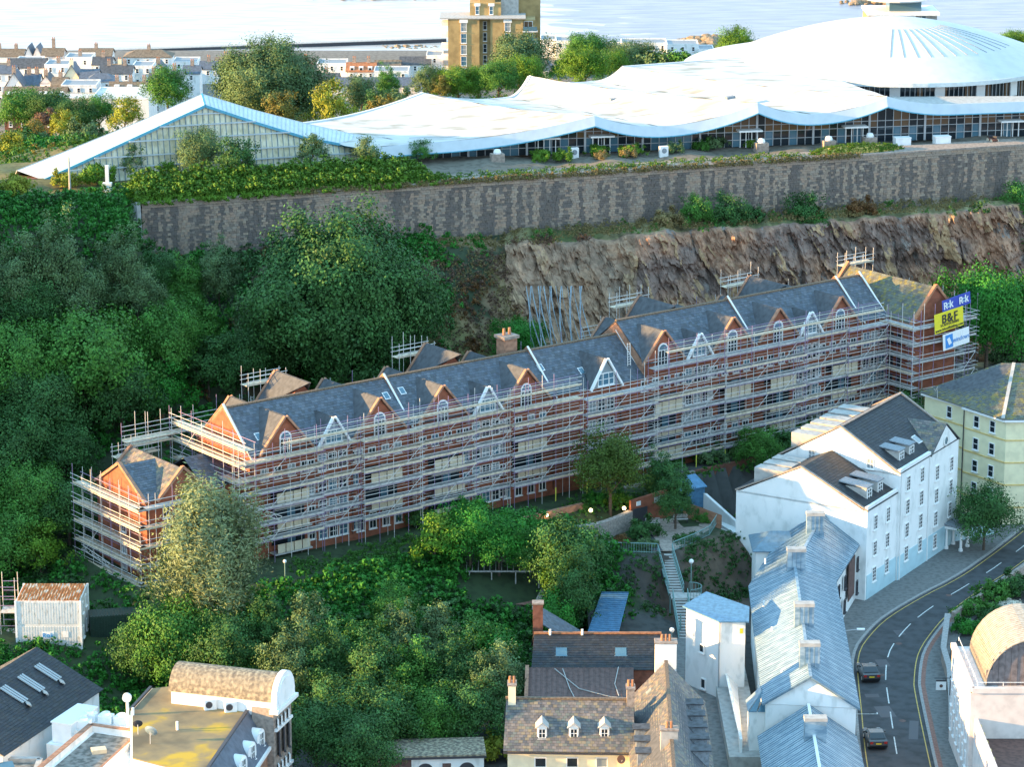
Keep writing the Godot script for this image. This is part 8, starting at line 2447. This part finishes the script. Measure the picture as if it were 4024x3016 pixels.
func cover() -> void:
	var slope := func(x, z): return flats(x, z).y < -14.5 and rampart(x, z).y > 0.6
	var patch := func(x, z, a, b):
		var n := noise_b.get_noise_2d(x * 1.4 + 300, z * 1.4)
		return n > a and n <= b
	strew("ivy_cover", "leaf_ivy", scatter(5200, -92, 8, -392, -300, 1.2, 2.4, func(x, z): return (slope.call(x, z) and x < -9 - noise_b.get_noise_2d(x * 3, z * 3) * 14 or flats(x, z).x < -15) and patch.call(x, z, -0.5, 0.08)), "bright green ivy and scrub covering the left slope", "ivy")
	strew("scrub_cover", "leaf_dark", scatter(4200, -92, -9, -390, -300, 1.2, 2.4, func(x, z): return (slope.call(x, z) or flats(x, z).x < -15) and patch.call(x, z, 0.0, 0.9)), "dark scrub covering the left slope", "scrub")
	strew("bramble_cover", "leaf_rust", scatter(3400, -50, 16, -386, -318, 0.9, 1.7, func(x, z): return slope.call(x, z) and (flats(x, z).y > -24 and x > -26 and x < 1 or noise_b.get_noise_2d(x * 2.5 + 80, z * 2.5) > 0.2)), "rust brown bramble behind the scaffolded roofs", "bramble")
	strew("dry_grass", "leaf_straw", scatter(6500, -12, 74, -426, -366, 0.35, 0.85, func(x, z): return slope.call(x, z) and rampart(x, z).y < 7.2 + (18.0 if x < 6 else 0.0)), "dry straw coloured grass on the quarry ledge", "grass")
	strew("heather_cover", "leaf_heather", scatter(900, -14, 10, -392, -360, 0.5, 1.1, func(x, z): return slope.call(x, z) and rampart(x, z).y > 7.5), "brownish heather on the slope left of the rock face", "heather")
	strew("ledge_scrub", "leaf_mid", scatter(620, -8, 76, -426, -366, 0.5, 1.2, func(x, z): return slope.call(x, z) and rampart(x, z).y < 9.0 and noise_b.get_noise_2d(x * 2 + 40, z * 2) > 0.05), "green scrub dotted on the quarry ledge", "scrub")
	strew("cliff_foot_scrub", "leaf_dark", scatter(1500, 2, 92, -412, -345, 0.9, 1.9, func(x, z): return flats(x, z).y < -14 and flats(x, z).y > -21 or x > 66 and flats(x, z).y < -6 and rampart(x, z).y > 1), "dark scrub at the foot of the rock face", "scrub")
	# wooded bank below the flats
	var bank := func(x, z): return flats(x, z).y > 9.5 and flats(x, z).y < 37 and flats(x, z).x < 37 and flats(x, z).x > -16 and z < -268 and not (x > -6 and x < 5 and z > -319 and z < -307) and not (x > 1.2 and z > -299)
	strew("bank_ivy", "leaf_ivy", scatter(3600, -46, 12, -328, -266, 1.2, 2.6, func(x, z): return bank.call(x, z) and flats(x, z).y < 27), "bright green ivy hedge over the bank below the flats", "ivy")
	strew("bank_scrub", "leaf_dark", scatter(3200, -46, 10, -322, -266, 1.2, 2.6, func(x, z): return bank.call(x, z) and flats(x, z).y > 18), "dark undergrowth on the wooded bank", "scrub")
	strew("terrace_planting", "leaf_mid", scatter(9000, -40, 70, -372, -292, 0.5, 1.4, func(x, z): return flats(x, z).y > 3.4 and flats(x, z).y < (13.0 if flats(x, z).x < 33 else 9.4) and flats(x, z).x > 2 and flats(x, z).x < 96 and noise_b.get_noise_2d(x * 3, z * 3) > -0.12 and not (x > 13 and x < 24 and z > -336)), "planting along the terrace in front of the flats", "shrubs")
	strew("rock_ivy", "leaf_dark", scatter(1600, 6, 30, -336, -300, 0.6, 1.3, func(x, z): return flats(x, z).y > 21.5 and flats(x, z).y < 28 and flats(x, z).x > 33 and flats(x, z).x < 56 and absf(x - 17.6) > 1.4), "dark creeper on the rock below the gravel court", "ivy")
	strew("lane_scrub", "leaf_mid", scatter(700, 20, 56, -368, -322, 0.7, 1.5, func(x, z): return flats(x, z).y > 6.0 and flats(x, z).y < 15 and flats(x, z).x > 52), "green scrub in the strip behind the white houses", "scrub")
	strew("cabin_scrub", "leaf_ivy", scatter(900, -60, -33, -300, -272, 0.9, 1.8, func(x, z): return flats(x, z).x < -8 and z > -294.5 and not (x > -52 and z > -276)), "green creeper around the site cabins", "ivy")
	strew("fort_corner_ivy", "leaf_ivy", scatter(1300, -84, -46, -400, -368, 0.9, 1.8, func(x, z): return rampart(x, z).x < 0.5 and rampart(x, z).y > -9), "green ivy on the bank below the pool hall's left end", "ivy")
	# bank on top of the rampart
	var top_bank := []
	for i in 4200:
		var u := rr(0, 1)
		var along := u * 92.0
		var q := rr(-7.5, -0.2)
		var x := -47.0 + along * 0.9458 + q * 0.3251
		var z := -381.0 - along * 0.3251 + q * 0.9458
		var lush := 1.0 - sm(34, 44, along)
		if rng.randf() > 0.35 + lush: continue
		if lush < 0.5 and q < -3.6: continue
		top_bank.append([v3(x, 32.4 + lush * (-q / 7.5) * rr(0.6, 2.2), z), rr(0.7, 1.3) * (0.75 + lush * 0.7)])
	strew("rampart_hedge", "leaf_bright", top_bank, "long green hedge bank along the top of the rampart", "hedge")
	var thatch := []
	for i in 900:
		var along := rr(20, 100)
		var x := -47.0 + along * 0.9458
		var z := -381.0 - along * 0.3251 + 0.1
		thatch.append([v3(x + rr(-0.2, 0.2), 32.35 + rr(-0.2, 0.2), z), rr(0.35, 0.7)])
	strew("coping_grass", "leaf_straw", thatch, "dry grass hanging over the rampart coping", "grass")
	strew("hill_scrub", "leaf_mid", scatter(1700, -100, -14, -500, -398, 1.0, 2.4, func(x, z): return rampart(x, z).y < -36 and noise_b.get_noise_2d(x * 2, z * 2) > -0.2), "green scrub on the hillside behind the pool hall", "scrub")
	strew("hill_gold", "leaf_gold", scatter(700, -90, 6, -520, -420, 0.8, 1.7, func(x, z): return rampart(x, z).y < -38), "golden brown scrub on the hillside behind the pool hall", "scrub")
	strew("far_scrub", "leaf_mid", scatter(1500, -60, 70, -680, -470, 1.2, 2.6, func(x, z): return z < -480 and noise_b.get_noise_2d(x * 1.5, z * 1.5) > -0.05), "green scrub between the fort and the seafront", "scrub")

# ------------------------------------------------------------------ things on the fort terrace
func terrace() -> void:
	var spots := [[-2.0, -409.0, "stone vent block with white cap at the left end of the terrace"], [8.5, -412.4, "white condenser unit between the clipped hedges"], [20.8, -413.5, "white condenser unit right of the first scallop"], [34.5, -417.2, "stone vent block below the second scallop"], [44.0, -419.0, "stone vent block left of the grass mound"], [50.0, -421.5, "stone vent block behind the grass mound"]]
	for s in spots:
		var cond: bool = s[2].begins_with("white")
		var t := thing("condenser_unit" if cond else "vent_block", s[2], "vent", v3(s[0], 32.2, s[1]), 15.0)
		if cond:
			part("casing", boxm(-0.6, 0.6, 0, 1.5, -0.3, 0.3), M["white_paint"], t)
			part("fan_grille", cylm(0.36, 0.36, 0.05, 12), M["lead"], t).transform = Transform3D(Basis(Vector3.RIGHT, PI / 2), v3(0, 0.9, 0.3))
		else:
			part("block", boxm(-0.9, 0.9, 0, 1.3, -0.6, 0.6), M["granite"], t)
			part("cap", lathe([Vector2(0.5, 1.3), Vector2(0.55, 1.5), Vector2(0.4, 1.85), Vector2(0.01, 1.95)], 12), M["white_trim"], t)
	for s in [[54.5, -421.6, "first white crate on the fort terrace, nearest the grass"], [60.2, -422.6, "second white crate on the fort terrace"]]:
		var t := thing("crate", s[2], "crate", v3(s[0], 32.3, s[1]), 12.0)
		part("box", boxm(-1.1, 1.1, 0, 1.1, -0.7, 0.7), M["white_paint"], t)
		part("lid", boxm(-1.15, 1.15, 1.1, 1.2, -0.75, 0.75), M["white_trim"], t)
	for s in [[67.5, -424.0, "left cannon on a wooden carriage on the fort terrace"], [73.6, -425.6, "right cannon on a wooden carriage on the fort terrace"]]:
		var t := thing("cannon", s[2], "cannon", v3(s[0], 32.3, s[1]), 20.0, "cannons on the fort terrace")
		part("barrel", cylm(0.22, 0.14, 2.2, 10), M["dark_metal"], t).transform = Transform3D(Basis(Vector3.RIGHT, PI / 2 - 0.1), v3(0, 0.75, -0.7))
		part("carriage", boxm(-0.4, 0.4, 0.3, 0.6, -0.8, 0.8), M["brick_dark"], t)
		for x in [-0.5, 0.5]: for z in [-0.5, 0.5]: part("wheel", cylm(0.28, 0.28, 0.12, 12), M["timber"], t).transform = Transform3D(Basis(Vector3.FORWARD, PI / 2), v3(x, 0.28, z))
	var mound := thing("grass_mound", "bright green grassed mound on the rampart edge at the right", "mound", v3(47.5, 32.2, -416.0), 19.0)
	part("turf", lathe([Vector2(1.0, -0.4), Vector2(0.95, 0.5), Vector2(0.6, 1.0), Vector2(0.01, 1.15)], 20), M["line_yellow"], mound).scale = v3(7.0, 1.0, 1.6)
	var mg := []
	for i in 320:
		var a := rr(0, TAU)
		var k := sqrt(rng.randf())
		var p := v3(cos(a) * k * 7.0, 1.1 - k * k * 0.8, sin(a) * k * 1.7)
		mg.append([mound.transform * p, rr(0.4, 0.7)])
	strew("mound_grass", "leaf_bright", mg, "bright grass growing on the rampart mound", "grass")
	setting("terrace_paving", slabm([v3(50, 32.22, -420.5), v3(90, 32.22, -431), v3(90, 32.22, -427.5), v3(50, 32.22, -414.8)], v3(0, 0.03, 0)), M["concrete"])
	# flag mast and small lighthouse marker by the pool hall
	var m := thing("flag_mast", "tall thin wooden mast standing before the left end of the pool hall", "mast", v3(-56.8, 30.0, -386.0))
	part("pole", cylm(0.2, 0.1, 7.4, 8), M["concrete"], m)
	for dx in [-1.2, 1.2]: prod("stay", m, v3(dx, 0, 0.4), v3(0, 1.6, 0), 0.06, M["timber_grey"])
	var k := thing("white_marker", "small white stepped marker tower beside the pool hall", "tower", v3(-52.4, 31.5, -389.0))
	part("base", boxm(-0.6, 0.6, 0, 1.9, -0.5, 0.5), M["white_paint"], k)
	part("shaft", boxm(-0.2, 0.25, 1.9, 4.2, -0.2, 0.2), M["white_paint"], k)
	var fp := thing("path_fence", "dark post and rail fence climbing beside the pool hall's left end", "fence", v3(-66.5, 31.0, -398.0), 60.0)
	for i in 9: prod("post", fp, v3(i * 1.3, -1, 0), v3(i * 1.3, 1.2 + i * 0.12, 0), 0.06, M["dark_metal"])
	for y in [0.5, 1.0]: prod("rail", fp, v3(0, y, 0), v3(10.4, y + 1.0, 0), 0.05, M["dark_metal"])
	var cot := thing("white_cottage", "corner of a white rendered cottage at the left edge by the fort", "house", v3(-68.4, 29.0, -391.0), 25.0)
	part("wall", boxm(-4, 1.6, 0, 4.2, -4, 0), M["white_wall"], cot)
	part("roof", slabm([v3(-4, 4.2, 0.2), v3(1.8, 4.2, 0.2), v3(1.8, 5.8, -2), v3(-4, 5.8, -2)], v3(0, 0.12, 0)), M["slate_flat"], cot)

func _ready() -> void:
	rng.seed = 11
	tube.top_radius = 1.0
	tube.bottom_radius = 1.0
	tube.height = 1.0
	tube.radial_segments = 6
	tube.rings = 0
	view()
	materials()
	land()
	coast()
	rampart_wall()
	cliff()
	brick_flats()
	scaffold()
	leisure_centre()
	pool_hall()
	tower()
	town()
	road()
	white_houses()
	yellow_flats()
	zinc_house()
	lift_tower()
	cream_house()
	left_roofs()
	vault_building()
	containers()
	garden()
	car("black hatchback parked higher up the road under the street light", v3(36.6, 0.02, -296.0), 4.0)
	car("black saloon parked lower down the road beside the zinc gable", v3(35.2, 0.02, -277.6), 3.0)
	terrace()
	woods()
	cover()
